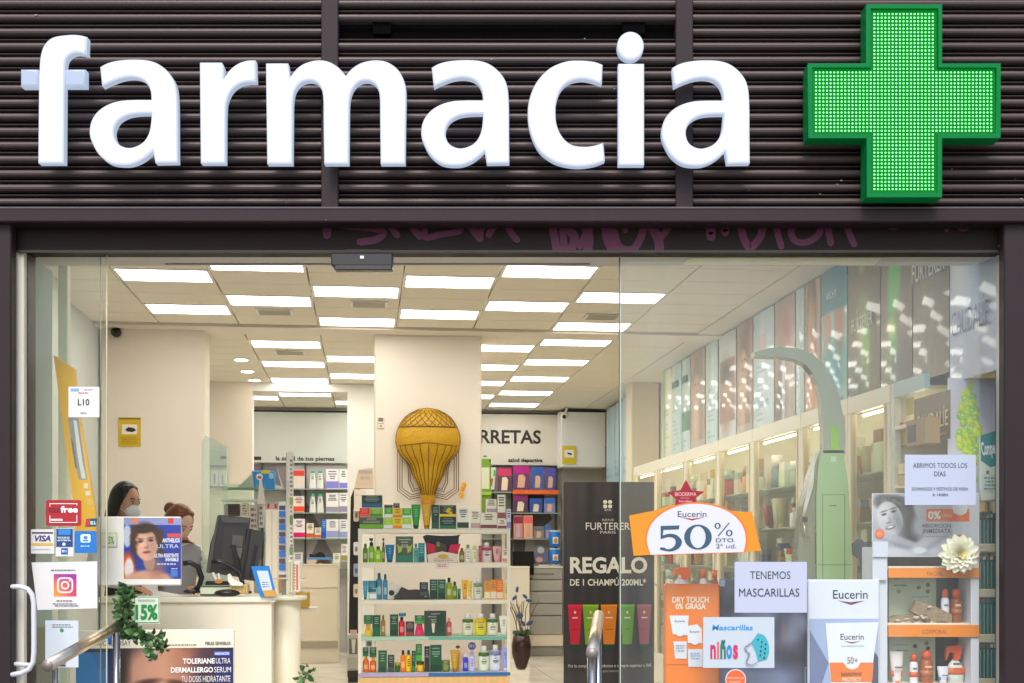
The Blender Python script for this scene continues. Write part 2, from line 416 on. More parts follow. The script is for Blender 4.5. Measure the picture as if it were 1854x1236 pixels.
for a in ((-.318,.318,-.2,-.179),(-.318,.318,.179,.2),(-.318,-.299,-.179,.179),(.299,.318,-.179,.179)): fr_g.box(*a, 0, .02)
frm = mesh(fr_g, WHITE, 'frame')
occ = set()
rowA = ['first','second','third','fourth','fifth','sixth','seventh','eighth','ninth','tenth','eleventh','twelfth','thirteenth','fourteenth','fifteenth','sixteenth']
LN = {}
for zone, L, v0 in (('A', lightsA, 2.78), ('B', lightsB, 5.22)):
    for c, r in sorted(L, key=lambda q: (q[0], q[1])):
        occ.add((zone, c, r)); v = v0+PV*(r+.5); u = colu(c)
        k = LN.get(c, 0); LN[c] = k+1
        lab = 'lit rectangular ceiling light, %s from the street in the %s row from the left' % (rowA[k], rowA[c])
        t = T('ceiling_light', lab, 'ceiling light', W(u, v, CEIL-.004), TH, 'lit panels in the ceiling grid')
        ob('frame', frm, t); ob('diffuser', dif, t)
for zone, v0, r0, r1 in (('A', 2.78, -5, 5), ('B', 5.22, 0, 14)):
    for c in range(-1, 8):
        for r in range(r0, r1):
            if (zone, c, r) in occ: continue
            u = colu(c); v = v0+PV*(r+.5)
            if u-.3 > 2.4 or u < -3 or v < .9: continue
            if u > 2.2: continue
            ob('tile', tme, slab, W(u, v, CEIL), TH)
S('ceiling_beam', strip(-2.9, 2.4, 4.86, 5.2, CEIL-.02, CEIL+.02), WALLP)
S('ceiling_edge', strip(2.16, 2.56, .9, 11.0, CEIL-.006, CEIL+.02), mat((225,220,205), .7))
# air grilles
for px, py, lab in ((497,563,'small white air grille in the ceiling between two lights at the left'), (668,549,'square white air grille between two lights near the doorway'),
                    (1090,572,'white air grille in the ceiling between two lights at the right'), (525,637,'far small air grille above the passage')):
    d = F*1.9/(HY-py); x = (px-CX)*d/F; w = Vector((x, d-D, CEIL-.004))
    t = T('air_grille', lab, 'air grille', w, TH, 'air grilles in the ceiling')
    M('frame', G().box(-.14, .14, -.1, .1, -.006, 0), WHITE, t)
    sl = mesh(G().box(-.12, .12, -.008, .008, -.012, -.007), mat((190,185,170), .5), 'slat')
    for k in range(6): ob('slat', sl, t, (0, -.08+k*.032, 0))
for px, py, lab in ((437,650,'nearest of the three small round downlights beside the wide pillar'), (448,671,'middle one of the three small round downlights beside the wide pillar'), (461,687,'farthest of the three small round downlights beside the wide pillar')):
    d = F*1.9/(HY-py); w = Vector(((px-CX)*d/F, d-D, CEIL-.002))
    t = T('downlight', lab, 'downlight', w, 0, 'round downlights left of the passage')
    M('ring', G().lathe([(.085,-.006),(.085,0)], 20), WHITE, t); M('lamp', G().lathe([(.06,-.012),(.06,-.007)], 16), EML, t)
# bulkhead soffit just inside the opening
zS = EYE+(HY-461)*(D+.2)/F
S('bulkhead', G().box(-2.6, 2.6, .2, .44, zS, 3.62), mat((205,200,192), .6))
bl = LN
S('bulkhead_panel', G().box(P(1242,480,.3).x, P(1592,480,.3).x, .25, .40, zS-.006, zS-.001), mat((235,230,205), .6))
S('bulkhead_groove', G().box(P(290,480,.3).x, P(1070,480,.3).x, .385, .40, zS-.004, zS-.001), mat((120,118,116), .6))

# ================================================================ FACADE
zB = lambda py, Y=0: P(0, py, Y).z
xB = lambda px, Y=0: P(px, 0, Y).x
XL, XR, ZT = xB(-1000), xB(2850), zB(-500)
fas = T('louvred_fascia', 'dark brown metal louvre cladding above the shop window', 'cladding', (0, 0, zB(400)))
zf = zB(400)
M('backing_panel', G().box(XL, XR, .055, .10, zB(404)-zf, ZT-zf), mat((20,17,16), .7), fas)
PITCH = 25.6*(D/F)
prof = [(.04, 0), (.010, .001), (-.008, .004), (-.016, .010), (-.019, .018), (-.017, .026), (-.010, .032), (.004, .036), (.028, .038), (.030, .046), (.008, .0475), (.000, .050), (-.001, .053), (.010, .056), (.034, .0575), (.04, .058)]
bays = [(XL, xB(583.5)), (xB(613.5), xB(1222.5)), (xB(1253), XR)]
SLM = mat((80,68,66), .46, noise=.18, nscale=5, stretch=(.25, 1, 6), bump=.03, spec=.34)
bay_mesh = {}
for bi, (a, b) in enumerate(bays):
    sg = G(); n = len(prof)
    sg.add([(a, y, z) for y, z in prof]+[(b, y, z) for y, z in prof], [(i, i+1, i+1+n, i+n) for i in range(n-1)], 0, False)
    sg.f += [tuple(range(n-1, -1, -1)), tuple(range(n, 2*n))]; sg.m += [0, 0]; sg.sm += [False]*2
    bay_mesh[bi] = mesh(sg, SLM, 'slat')
    for k in range(0, 32):
        z = zB(374)+.004+PITCH*k
        pyc = 374-25.6*k-10
        if bi == 1 and 36 < pyc < 62: continue
        ob('slat', bay_mesh[bi], fas, (0, random.uniform(-.0015, .0015), z-zf), rot=(0, random.uniform(-.0003, .0003), 0))
for a, b in ((583, 614), (1222, 1253.5)):
    M('mullion', G().cbox(xB(a), xB(b), -.03, .06, zB(380)-zf, ZT-zf, .004), BROWN, fas)
M('bottom_beam', G().cbox(XL, XR, -.06, .10, zB(401.5, -.06)-zf, zB(378, -.06)-zf, .006), BROWN, fas)
M('beam_lip', G().cbox(XL, XR, -.055, -.02, zB(378, -.06)-zf+.0005, zB(374, -.05)-zf, .004), mat((84,76,80), .3), fas)
for a, b in ((675, 708), (1127, 1168)):
    M('bracket', G().box(xB(a), xB(b), .004, .05, zB(60)-zf, zB(34)-zf), mat((8,7,7), .9, spec=.05), fas)
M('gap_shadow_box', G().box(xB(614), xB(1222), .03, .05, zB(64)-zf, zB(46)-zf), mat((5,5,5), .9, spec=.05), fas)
# recessed lintel with graffiti
lin_ = T('lintel', 'dark recessed metal lintel sprayed with pink graffiti', 'lintel', (0, .06, 0))
M('panel', G().box(XL, XR, 0, .12, zB(455, .06), 3.42), BROWN2, lin_)
M('drip_edge', G().box(xB(24), xB(1816), -.012, .0, zB(458, .06), zB(453.5, .06)), mat((40,34,32), .5), lin_)
M('screw_head', G().prism([(xB(1812,.06)+.012*math.cos(t*.524), zB(445,.06)+.012*math.sin(t*.524)) for t in range(12)], -.006, 0), mat((170,150,130), .6), lin_)
PINKM = mat((88,28,60), .6, noise=.5, nscale=16)
def stroke(pts, w=12, name='graffiti_stroke'):
    # sprayed stroke on the lintel, in photo pixels
    pts = [Vector((a, b)) for a, b in pts]; q = []
    for i in range(len(pts)-1):
        for k in range(6):
            t = k/6; p0 = pts[max(0, i-1)]; p1 = pts[i]; p2 = pts[i+1]; p3 = pts[min(len(pts)-1, i+2)]
            q.append(.5*((2*p1)+(-p0+p2)*t+(2*p0-5*p1+4*p2-p3)*t*t+(-p0+3*p1-3*p2+p3)*t**3))
    q.append(pts[-1]); L = []; R = []
    for i, p in enumerate(q):
        t = (q[min(i+1, len(q)-1)]-q[max(0, i-1)]).normalized(); nn = Vector((-t.y, t.x))*w/2
        L.append(p+nn); R.append(p-nn)
    g = G(); stroke.k += 1; y = -.0012-.0004*(stroke.k % 6); pr = lambda p: (P(p.x, p.y, .06).x, y, P(p.x, p.y, .06).z)
    v = [pr(p) for p in L]+[pr(p) for p in R]; n = len(q)
    f = [(i, i+1, n+i+1, n+i) for i in range(n-1)]
    for end in (0, n-1):
        c = q[end]; o = len(v); v += [(lambda t_: (t_[0], t_[1]-.00012, t_[2]))(pr(c+Vector((math.cos(a*math.pi/5), math.sin(a*math.pi/5)))*w/2)) for a in range(10)]; f.append(tuple(range(o, o+10)))
    g.add(v, f); M(name, g, PINKM, lin_)
stroke.k = 0
for s_, w in (([(592,412),(592,425)],15), ([(612,407),(640,410),(680,414),(694,422),(680,434),(652,438)],13), ([(703,402),(713,418),(719,426)],12), ([(722,404),(734,403)],12), ([(741,402),(752,418),(760,428)],13),
   ([(772,404),(769,415),(771,430),(800,424),(832,418),(834,404)],11), ([(848,402),(858,418),(869,432)],13), ([(880,402),(872,414),(869,430)],11), ([(885,425),(895,410),(908,404),(918,410),(930,428),(936,434)],12),
   ([(999,402),(1004,430),(1008,452)],15), ([(1018,404),(1020,430),(1022,452)],13), ([(1024,408),(1040,430),(1034,452)],16), ([(1058,404),(1066,430),(1064,450)],17), ([(1078,402),(1060,424),(1050,446)],11),
   ([(1098,404),(1100,430),(1108,448)],19), ([(1110,412),(1120,446),(1145,452),(1160,430),(1166,408)],14), ([(1128,404),(1132,418)],10), ([(1172,402),(1190,428),(1194,452)],17), ([(1216,402),(1206,418),(1194,432)],12),
   ([(1287,416),(1287,428)],17), ([(1313,413),(1313,421)],14), ([(1340,404),(1346,430),(1356,448),(1368,440),(1378,424),(1376,404),(1350,402)],14), ([(1403,404),(1408,424),(1414,446)],12),
   ([(1440,406),(1432,420),(1440,436),(1462,438),(1482,424),(1486,406)],12), ([(1496,404),(1500,420),(1504,440)],12), ([(1505,410),(1520,404),(1534,410)],10), ([(1532,404),(1538,424),(1546,442)],12),
   ([(1612,410),(1620,410)],13), ([(1714,410),(1714,416)],9), ([(1740,412),(1748,412)],13)):
    stroke(s_, w)
# side piers and jambs
pr1 = M('pier', G().cbox(XL, xB(20, -.02), -.02, .05, -.05, zB(402)-.001, .006), BROWN, kind='structure')
pr2 = M('pier', G().cbox(xB(1818, -.02), XR, -.02, .05, -.05, zB(402)-.001, .006), BROWN, kind='structure')
pr1.name = 'left_pier'; pr2.name = 'right_pier'
S('left_return_wall', G().box(XL, xB(21, .12), .051, .25, -.05, zB(402)-.002), BROWN); S('right_return_wall', G().box(xB(1820, .12), XR, .051, .25, -.05, zB(402)-.002), BROWN)
fz = zB(455, .12)
fr = T('window_frame', 'slim dark and cream metal frame around the shopfront opening', 'frame', (0, .12, FLOOR))
def jamb(a, b, y0, y1, m, nm='jamb'): M(nm, G().box(xB(a, .12), xB(b, .12), y0, y1, 0, fz-FLOOR), m, fr)
jamb(20, 24.5, -.005, .04, mat((190,188,180), .35)); M('cream_strip', G().box(xB(27, .07), xB(43, .07), -.05, .0, 0, zB(455, .07)-FLOOR), mat((232,226,208), .45), fr); jamb(43.2, 52, -.01, .09, mat((62,50,46), .5))
jamb(1809, 1812, -.002, .04, mat((176,180,176), .3)); jamb(1812.2, 1816, -.01, .05, mat((110,98,84), .5)); jamb(1816.2, 1819, -.006, .06, mat((150,152,190), .4))
M('top_channel', G().box(xB(52, .12), xB(1809, .12), .005, .09, fz-FLOOR-.004, fz-FLOOR+.03), mat((30,27,26), .4), fr)
M('sill', G().box(xB(20, .12), xB(1818, .12), -.05, .12, -.2, 0.0), STEEL, fr)
# panes
def pane(label, a, b, Y, m, top=458):
    w0, w1 = xB(a, Y), xB(b, Y); z1 = zB(top, Y)-.001; c = (w0+w1)/2
    t = T('shop_window', label, 'shop window', (c, Y, FLOOR))
    M('glass', G().box(w0-c, w1-c, 0, .010, 0, z1-FLOOR), m, t)
    return t, w0-c, w1-c, z1-FLOOR
t, a, b, h = pane('fixed glass pane left of the doorway covered with small stickers', 52, 192, .14, GLASSL)
M('edge', G().box(b+.0003, b+.004, 0, .010, 0, h), mat((200,196,160), .3), t)
t, a, b, h = pane('open sliding glass door leaf tucked behind the left pane', 56, 181, .2, glass((.985, .993, .985), .2))
M('edge', G().box(b+.0003, b+.003, 0, .010, 0, h), mat((120,124,104), .3), t)
t, a, b, h = pane('large glass pane right of the doorway with sale signs on it', 1124, 1809, .14, GLASS)
M('edge', G().box(a-.009, a-.0045, 0, .012, 0, h), mat((44,52,58), .4), t); M('edge', G().box(a-.0042, a-.0003, 0, .010, 0, h), mat((190,200,182), .3), t)
# door sensor
Ys = .02; cx = xB(655, Ys)
t = T('door_sensor', 'black automatic door sensor under the lintel above the doorway', 'sensor', (cx, Ys, zB(488, Ys)))
s_ = (D+Ys)/F
M('housing', G().cbox(-56*s_, 56*s_, 0, .055, 7*s_, 31*s_, .006), mat((40,38,38), .35), t)
M('lens_cover', G().cbox(-50*s_, 55*s_, -.004, .05, -1*s_, 9*s_, .005), mat((58,56,56), .25), t)
M('indicator', G().box(-3*s_, 4*s_, -.0035, 0, 20*s_, 25*s_), mat((230,230,225), .4), t)
M('bracket', G().box(-30*s_, 30*s_, .035, .05, 31*s_, 40*s_), mat((30,28,28), .5), t)
# ---- letters
FACE = mat((245,247,255), .4, emit=.585, ecol=(240,246,255), k=.10, noise=.05, nscale=2.5)
SIDE = mat((190,200,225), .4, emit=.40, ecol=(206,222,246), k=.2)
BEV = mat((200,206,225), .4, emit=.53, ecol=(222,230,250), k=.15)
XBAR = mat((190,205,235), .35, emit=.44, ecol=(200,216,246), k=.15)  # unlit crossbar, whitened by a glow put into its material
YL = -.15
def zc(pts, sc, ox, oy, dx=0, dy=0): return [tuple([ox+p[0]/sc+dx, oy+p[1]/sc+dy]+list(p[2:])) for p in pts]
f1 = [(213,1122,1),(216,800),(219,520),(222,400),(232,270),(262,180),(330,118),(450,97),(540,98),(605,113,1),(600,252,1),(545,240),(500,240),(462,258),(436,290),(426,335),(424,385),(422,520),(420,800),(418,1122,1)]
bL = [(75,373,1),(214.5,373,1),(214.5,510,1),(75,510,1)]; bR = [(426,373,1),(592,373,1),(592,508,1),(426,508,1)]
a1 = [(708,355,1),(770,322),(860,301),(980,293),(1100,302),(1190,338),(1268,410),(1312,500),(1326,640),(1328,900),(1330,1117,1),(1150,1120,1),(1132,1022,1),(1060,1085),(980,1125),(900,1137),(790,1122),(700,1055),(645,960),(624,880),(640,785),(690,710),(770,655),(870,624),(980,616),(1118,616,1),(1112,545),(1080,480),(1030,445),(960,432),(880,442),(800,470),(724,506,1)]
a2 = [(1122,722,1),(1010,725),(920,742),(850,787),(818,860),(830,935),(870,980),(940,1000),(1020,978),(1075,930),(1108,850)]
r1 = [(93,140,1),(270,140,1),(284,180),(282,275,1),(335,200),(400,150),(470,126),(540,122,1),(545,293,1),(480,294),(410,312),(345,365),(308,450),(300,540),(298,680),(297,945,1),(100,945,1)]
m1 = [(622,147,1),(800,147,1),(812,262,1),(870,190),(940,145),(1040,122),(1130,136),(1205,182),(1262,246,1),(1310,190),(1390,142),(1500,122),(1600,140),(1685,205),(1735,310),(1743,420),(1740,600),(1735,950,1),(1540,950,1),(1536,600),(1534,430),(1520,350),(1485,302),(1430,282),(1365,298),(1312,360),(1290,450),(1286,600),(1283,950,1),(1088,950,1),(1083,600),(1081,430),(1066,350),(1030,300),(975,282),(908,298),(855,360),(838,450),(835,600),(832,950,1),(632,950,1)]
c1 = [(1438,320,1),(1370,297),(1260,287),(1150,297),(1030,350),(935,450),(882,570),(866,690),(885,830),(950,970),(1050,1050),(1150,1085),(1260,1096),(1370,1082),(1455,1052,1),(1444,914,1),(1370,938),(1290,945),(1200,930),(1130,870),(1088,780),(1078,680),(1087,590),(1120,505),(1185,447),(1270,427),(1345,436),(1432,466,1)]
def letter(label, loops, mats=(FACE, SIDE, BEV), extra=None, depth=.075):
    allp = [p for lp in loops for p in lp]; cx = sum(p[0] for p in allp)/len(allp); by = max(p[1] for p in allp)
    o = P(cx, by, YL); s = (D+YL)/F
    cv = lambda lp: [((x-cx)*s, (by-y)*s) for x, y in lp]
    t = T('sign_letter', label, 'sign letter', o, 0, 'illuminated white letters of the shop sign')
    return t, cv, s
def letter_parts(t, cv, sets, depth=.062, sx=0, sz=.2):
    for nm, loops, mm in sets: ob(nm, outline_mesh([cv(lp) for lp in loops], depth, .010, mm, nm), t)
    M('mounting_stud', G().tube([(cv([(sx, 0)])[0][0], depth, sz), (cv([(sx, 0)])[0][0], .20, sz)], .010, 6), DARK, t)
z1 = lambda p, dx=0, dy=0: smooth(zc(p, 4.4156, 20, 40, dx, dy)); z2 = lambda p: smooth(zc(p, 4.4143, 340, 80)); z3 = lambda p: smooth(zc(p, 4.2136, 750, 40))
fl_ = z1(f1); t, cv, s = letter('glowing white letter f, the first of the sign', [fl_])
letter_parts(t, cv, [('stem', [fl_], (FACE, SIDE, BEV)), ('crossbar', [z1(bL)], (XBAR, SIDE, XBAR)), ('crossbar', [z1(bR)], (XBAR, SIDE, XBAR))], sx=92)
for dx, dy, lab in ((0, 0, 'glowing white letter a, between the f and the r'), (601, .8, 'glowing white letter a, between the m and the c'), (1037, 1.2, 'glowing white letter a, the last of the sign beside the green cross')):
    A, B = z1(a1, dx, dy), z1(a2, dx, dy); t, cv, s = letter(lab, [A, B]); letter_parts(t, cv, [('body', [A, B], (FACE, SIDE, BEV))], sx=298+dx)
for pts, lab, sx in ((z2(r1), 'glowing white letter r of the sign', 385), (z2(m1), 'glowing white letter m of the sign', 508), (z3(c1), 'glowing white letter c of the sign', 980)):
    t, cv, s = letter(lab, [pts]); letter_parts(t, cv, [('body', [pts], (FACE, SIDE, BEV))], sx=sx, sz=.3 if sx == 980 else .2)
st = zc([(1557,312),(1755,312),(1755,1085),(1557,1085)], 4.2136, 750, 40); dt = [(1141.8+24.3*math.cos(a*math.pi/20), 81.5+25.5*math.sin(a*math.pi/20)) for a in range(40)]
t, cv, s = letter('glowing white letter i with its round dot', [st]); letter_parts(t, cv, [('stem', [st], (FACE, SIDE, BEV)), ('dot', [dt], (FACE, SIDE, BEV))], sx=1143)
# ---- green cross
YC = -.16; s = (D+YC)/F; cxp, cyp = 1637.5, 182.0
t = T('pharmacy_cross', 'green pharmacy cross with lit rows of small LEDs', 'cross sign', P(cxp, 357, YC))
def crs(x0, x1, x2, x3, y0, y1, y2, y3): return [(x1,y0),(x2,y0),(x2,y1),(x3,y1),(x3,y2),(x2,y2),(x2,y3),(x1,y3),(x1,y2),(x0,y2),(x0,y1),(x1,y1)]
cl = lambda lp: [((x-cxp)*s, (357-y)*s) for x, y in lp]
GRN = mat((0,112,56), .45, spec=.12, emit=.012, ecol=(0,255,110)); GRN2 = mat((0,110,50), .4)
outer = crs(1463,1569,1706,1812,7,114,250,357); inner = crs(1471.5,1577,1698.5,1804,15,122,242.5,349)
ob('frame', outline_mesh([cl(outer), cl(inner)], .02, .002, (GRN, GRN), 'frame'), t, (0, 0, 0))
M('housing', G().prism(cl(outer), .020, .10), GRN, t)
M('led_board', G().prism(cl(inner), .014, .0198), mat((0,70,30), .5, spec=.1, emit=.13, ecol=(0,220,50)), t)  # board's own emission stands in for the light the LEDs throw on it
g = G(); pitch = 6.62
for i in range(-24, 25):
    for j in range(-24, 25):
        if abs(i) > 8 and abs(j) > 8: continue
        x, y = cxp+i*pitch, cyp+j*pitch; X, Z = (x-cxp)*s, (357-y)*s; r = 1.95*s
        ring = [(X+r*math.cos(a*math.pi/4), .0125, Z+r*math.sin(a*math.pi/4)) for a in range(8)]
        ring2 = [(X+r*.6*math.cos(a*math.pi/4), .0095, Z+r*.6*math.sin(a*math.pi/4)) for a in range(8)]
        g.add(ring+ring2, [(a, (a+1) % 8, 8+(a+1) % 8, 8+a) for a in range(8)]+[tuple(range(8, 16))], (i*7+j*3) % 2)
M('led', g, [mat((60,255,120), .3, emit=.75, ecol=(150,255,190)), mat((60,255,90), .3, emit=.75, ecol=(160,255,140))], t, kind='stuff')
M('mounting_bracket', G().box(-.1, .1, .10, .2, .35, .5), DARK, t)
r_ = random.Random(11)
for k in range(26):
    px, py = (r_.uniform(1240, 1850), r_.uniform(300, 360)) if k < 9 else (r_.uniform(0, 1850), r_.uniform(20, 398))
    c_ = P(px, py, -.022 if py < 374 else -.0615); w_ = r_.uniform(.002, .006)
    M('paint_chip', G().prism([(w_*math.cos(a)*r_.uniform(.5,1.4), .6*w_*math.sin(a)) for a in (0,1,2.2,3.3,4.4,5.4)], -.001, .0), mat((150,146,136), .7), fas, (c_.x, c_.y, c_.z-zf))
# ================================================================ INTERIOR, LEFT SIDE
# entrance side wall with stone tiles low down
xw = xB(54, .25)
rv = S('entrance_side_wall', G().box(xw-.25, xw, .30, .56, FLOOR, zS), mat((176,190,178), .7, noise=.06, nscale=6))
tl = mesh(G().cbox(0, .012, -.12, .12, 0, .17, .003), mat((150,146,120), .6, noise=.2, nscale=7), 'tile')
for r in range(5):
    ob('tile', tl, rv, (xw, .43, FLOOR+.02+r*.178))
gl_ = S('entrance_inner_wall', strip(-2.89, -2.80, .95, 3.2, FLOOR, CEIL), mat((196,204,196), .7, noise=.07, nscale=4))
M('post', G().cbox(xB(105, .7), xB(122, .7), .7, .75, FLOOR, zS+.10, .004), mat((238,240,214), .5), rv)
# yellow leaning board
def L_board():
    b = Board('leaning_board', 'tall orange yellow advertising board leaning behind the left glass', 'board', 97, 643, 172, 985, Y=.50, color=(255,166,8), thick=.02, k=1.2,
        pts=[(97,643),(136,668),(141,730),(173,930),(174,985),(140,985),(131,900)], rough=.4)
    b.poly([(123,757),(141,748),(148,800),(158,868),(143,868),(131,815)], (150,150,148), 'printed_photo'); b.poly([(133,760),(139,762),(150,838),(156,866),(148,866),(140,820)], (222,222,218), 'printed_photo')
    b.poly([(128,790),(133,800),(140,850),(136,845)], (112,112,110)); b.rect(152,875,160,884,(250,225,190)); b.rect(155,889,164,897,(250,225,190)); b.lines(158,904,168,914,3,(250,220,150))
L_board()
# stickers and papers on the left glass
Ys = .1365
def sticker(label, cat, x0, y0, x1, y1, col, Y=Ys, **k): return Board('sticker' if cat == 'sticker' else 'paper_notice', label, cat, x0, y0, x1, y1, Y=Y, color=col, thick=.0012, body='sheet', k=.78, **k)
W255 = (244,244,242)
b = sticker('white paper notice reading L10 on the left glass', 'notice', 124, 700, 180, 755, W255); b.text('L10', 141, 722, 162, 734, bold=.02); b.rect(128,703,143,708,(110,170,215)); b.lines(152,703,170,707,1,(190,160,140)); b.lines(142,709,163,713,1,(210,120,110)); b.lines(146,746,158,749,1,(90,90,90))
def rrect(x0, y0, x1, y1, r):
    o = []
    for cx, cy, a0 in ((x1-r, y0+r, -90), (x1-r, y1-r, 0), (x0+r, y1-r, 90), (x0+r, y0+r, 180)):
        for k in range(6): a = math.radians(a0+k*18); o.append((cx+r*math.cos(a), cy+r*math.sin(a)))
    return o
b = sticker('red rounded tax free sticker on the left glass', 'sticker', 83, 905, 147, 952, (190,24,40), pts=rrect(83,905,147,952,4))
b.text('tax', 88, 918, 111, 928, (110,20,30), .02); b.text('free', 110, 916, 141, 928, (250,240,240), .035)
for q in ((90,911,140,912.4),(90,911,91.4,917),(139,911,140.4,915),(90,933,91.4,946),(90,945,140,946.4),(139,932,140.4,946)): b.rect(*q, (245,225,225))
b.rect(92,939,114,943,(245,200,200))
b = sticker('white blue and gold VISA sticker below the tax free sticker', 'sticker', 56, 958, 98, 1002, (238,238,234)); b.rect(58,963,96,966,(60,60,90)); b.text('VISA', 63, 969, 92, 980, (36,44,110), .03, shear=.25); b.rect(58,983,96,987,(214,170,60)); b.lines(59,992,96,996,1,(170,180,200))
b = sticker('dark blue and white card payment sticker right of the VISA one', 'sticker', 101, 956, 133, 1007, (236,238,240)); b.rect(102,957,132,990,(28,62,124)); b.rect(106,958,128,968,(40,130,200)); b.lines(104,971,130,980,3,(210,220,235)); b.circ(116,985,3,3,(210,220,235)); b.rect(111,992,123,1003,(20,86,160)); b.lines(112,995,122,1000,2,(220,230,240))
b = sticker('bright blue square sticker with a white figure icon', 'sticker', 135, 961, 175, 1001, (24,124,212), pts=rrect(135,961,175,1001,3)); b.poly(rrect(146,967,164,982,3),(225,236,248)); b.circ(155,973,4,3.4,(60,130,205)); b.rect(150,977,160,980,(60,130,205)); b.lines(146,986,166,991,1,(150,200,240))
b = sticker('small slanted dark blue and red card sticker on the yellow board edge', 'sticker', 154, 939, 176, 954, (20,86,110), pts=[(156,939),(176,938),(174,953),(154,954)]); b.poly([(156,940),(163,940),(161,953),(154,953)],(190,40,50)); b.lines(163,943,174,950,2,(230,235,240))
b = sticker('white paper with a pink and purple rounded camera icon', 'notice', 57, 1018, 176, 1102, (242,240,240), pts=[(57,1018),(176,1016),(176,1101),(68,1104)])
def insta(p):
    p.grad(98,1080,138,1040,(140,40,170)); p.ell(104,1082,34,26,(250,190,60),0,.6); p.ell(108,1070,26,20,(240,110,60),0,.8,.55); p.ell(134,1072,16,20,(200,30,110),0,.8,.6)
b.image(97.5,1039,138.5,1079.5, insta, (190,40,140), 1)
for r, w in ((12.5, 2.6),):
    o = rrect(103.5,1045,132.5,1073.5,8); i = rrect(106.3,1047.8,129.7,1070.7,6); y = b._y(); g = G(); n = len(o)
    g.add([((x-b.cx)*b.s, y, (b.by-z)*b.s) for x, z in o+i], [(k, (k+1) % n, n+(k+1) % n, n+k) for k in range(n)]); M('icon_outline', g, mat((255,225,235), .5), b.o)
y = b._y(); g = G(); n = 24
g.add([((118+r*math.cos(k*math.pi/12)-b.cx)*b.s, y, (b.by-1059.3+r*math.sin(k*math.pi/12))*b.s) for r in (7.6, 4.9) for k in range(n)], [(k, (k+1) % n, n+(k+1) % n, n+k) for k in range(n)]); M('icon_ring', g, mat((255,225,235), .5), b.o)
b.circ(126.4,1051,1.7,1.7,(255,225,235)); b.lines(92,1030,144,1034,1,(110,110,110)); b.lines(102,1086,136,1089,1,(50,50,50)); b.lines(95,1091,145,1098,2,(120,120,120))
b = sticker('white paper with a small green emblem above the handrail end', 'notice', 82, 1123, 142, 1208, (222,232,240)); b.lines(94,1129,132,1137,2,(110,120,120)); b.circ(112,1141,3.5,3.5,(60,130,80)); b.rect(104,1198,119,1201,(40,60,100)); b.rect(104,1202.5,119,1206,(40,60,100))
# white tubular door handle
t = T('door_pull', 'white tubular door pull handle on the dark left pier', 'handle', P(22, 1210, .05))
pp = [P(x, y, Y)-t.location for x, y, Y in ((20,1062,.11),(24,1062,-.04),(38,1062,-.06),(50,1066,-.06),(58,1076,-.06),(61,1090,-.06),(61.5,1130,-.06),(61.5,1180,-.06),(60,1198,-.06),(53,1211,-.06),(40,1218,-.06),(24,1221,-.05),(20,1221,.11))]
M('tube', G().tube(pp, .0120, 12), mat((208,208,214), .3), t)
pp = [P(x, y, Y)-t.location for x, y, Y in ((20,1202,.13),(30,1202,-.0),(56,1204,-.03))]
M('brace', G().tube(pp, .011, 10), mat((200,200,206), .3), t)
# handrails
def rail(label, n0, d0, n1, d1, post_px, cat='handrail'):
    a = P(*n0, d0-D); b = P(*n1, d1-D); t = T('handrail', label, cat, (a.x, a.y, 0), 0, 'brushed steel handrails of the entrance ramp')
    A = Vector((0, 0, a.z)); B = b-Vector((a.x, a.y, 0)); r = .0235
    g = G(); g.tube([A, A+(B-A)*.5, B], r, 20); M('rail', g, mat((232,214,190), .34, metal=1, noise=.05), t)
    dr = (B-A).normalized(); M('end_cap', G().tube([A-dr*.004, A-dr*.0005], r*.97, 20), mat((150,140,132), .5, metal=.6), t)
    return t, A, B
t, A, B = rail('steel handrail rising to the leafy garland at the left', (86,1205), 4.85, (222,1128), 5.52, None)
q = P(211, 1150, 5.40-D); q = Vector((q.x-t.location.x, q.y-t.location.y, 0)); zq = A.z+(B.z-A.z)*.9
M('post', G().tube([(q.x, q.y, .12), (q.x, q.y, zq-.02)], .015, 14), STEEL, t)
q2 = A+(B-A)*.06; M('post', G().tube([(q2.x+.012, q2.y, 0), (q2.x+.012, q2.y, q2.z-.02)], .0125, 12), STEEL, t)
t, A, B = rail('steel handrail seen almost end on, in front of the black banner', (1072,1183), 4.8, (1084,1114), 5.56, None)
q2 = A+(B-A)*.04; M('post', G().tube([(q2.x, q2.y, 0), (q2.x, q2.y, q2.z-.02)], .02, 16), STEEL, t)
q3 = A+(B-A)*.93; M('post', G().tube([(q3.x, q3.y, .1), (q3.x, q3.y, q3.z-.02)], .015, 12), STEEL, t)
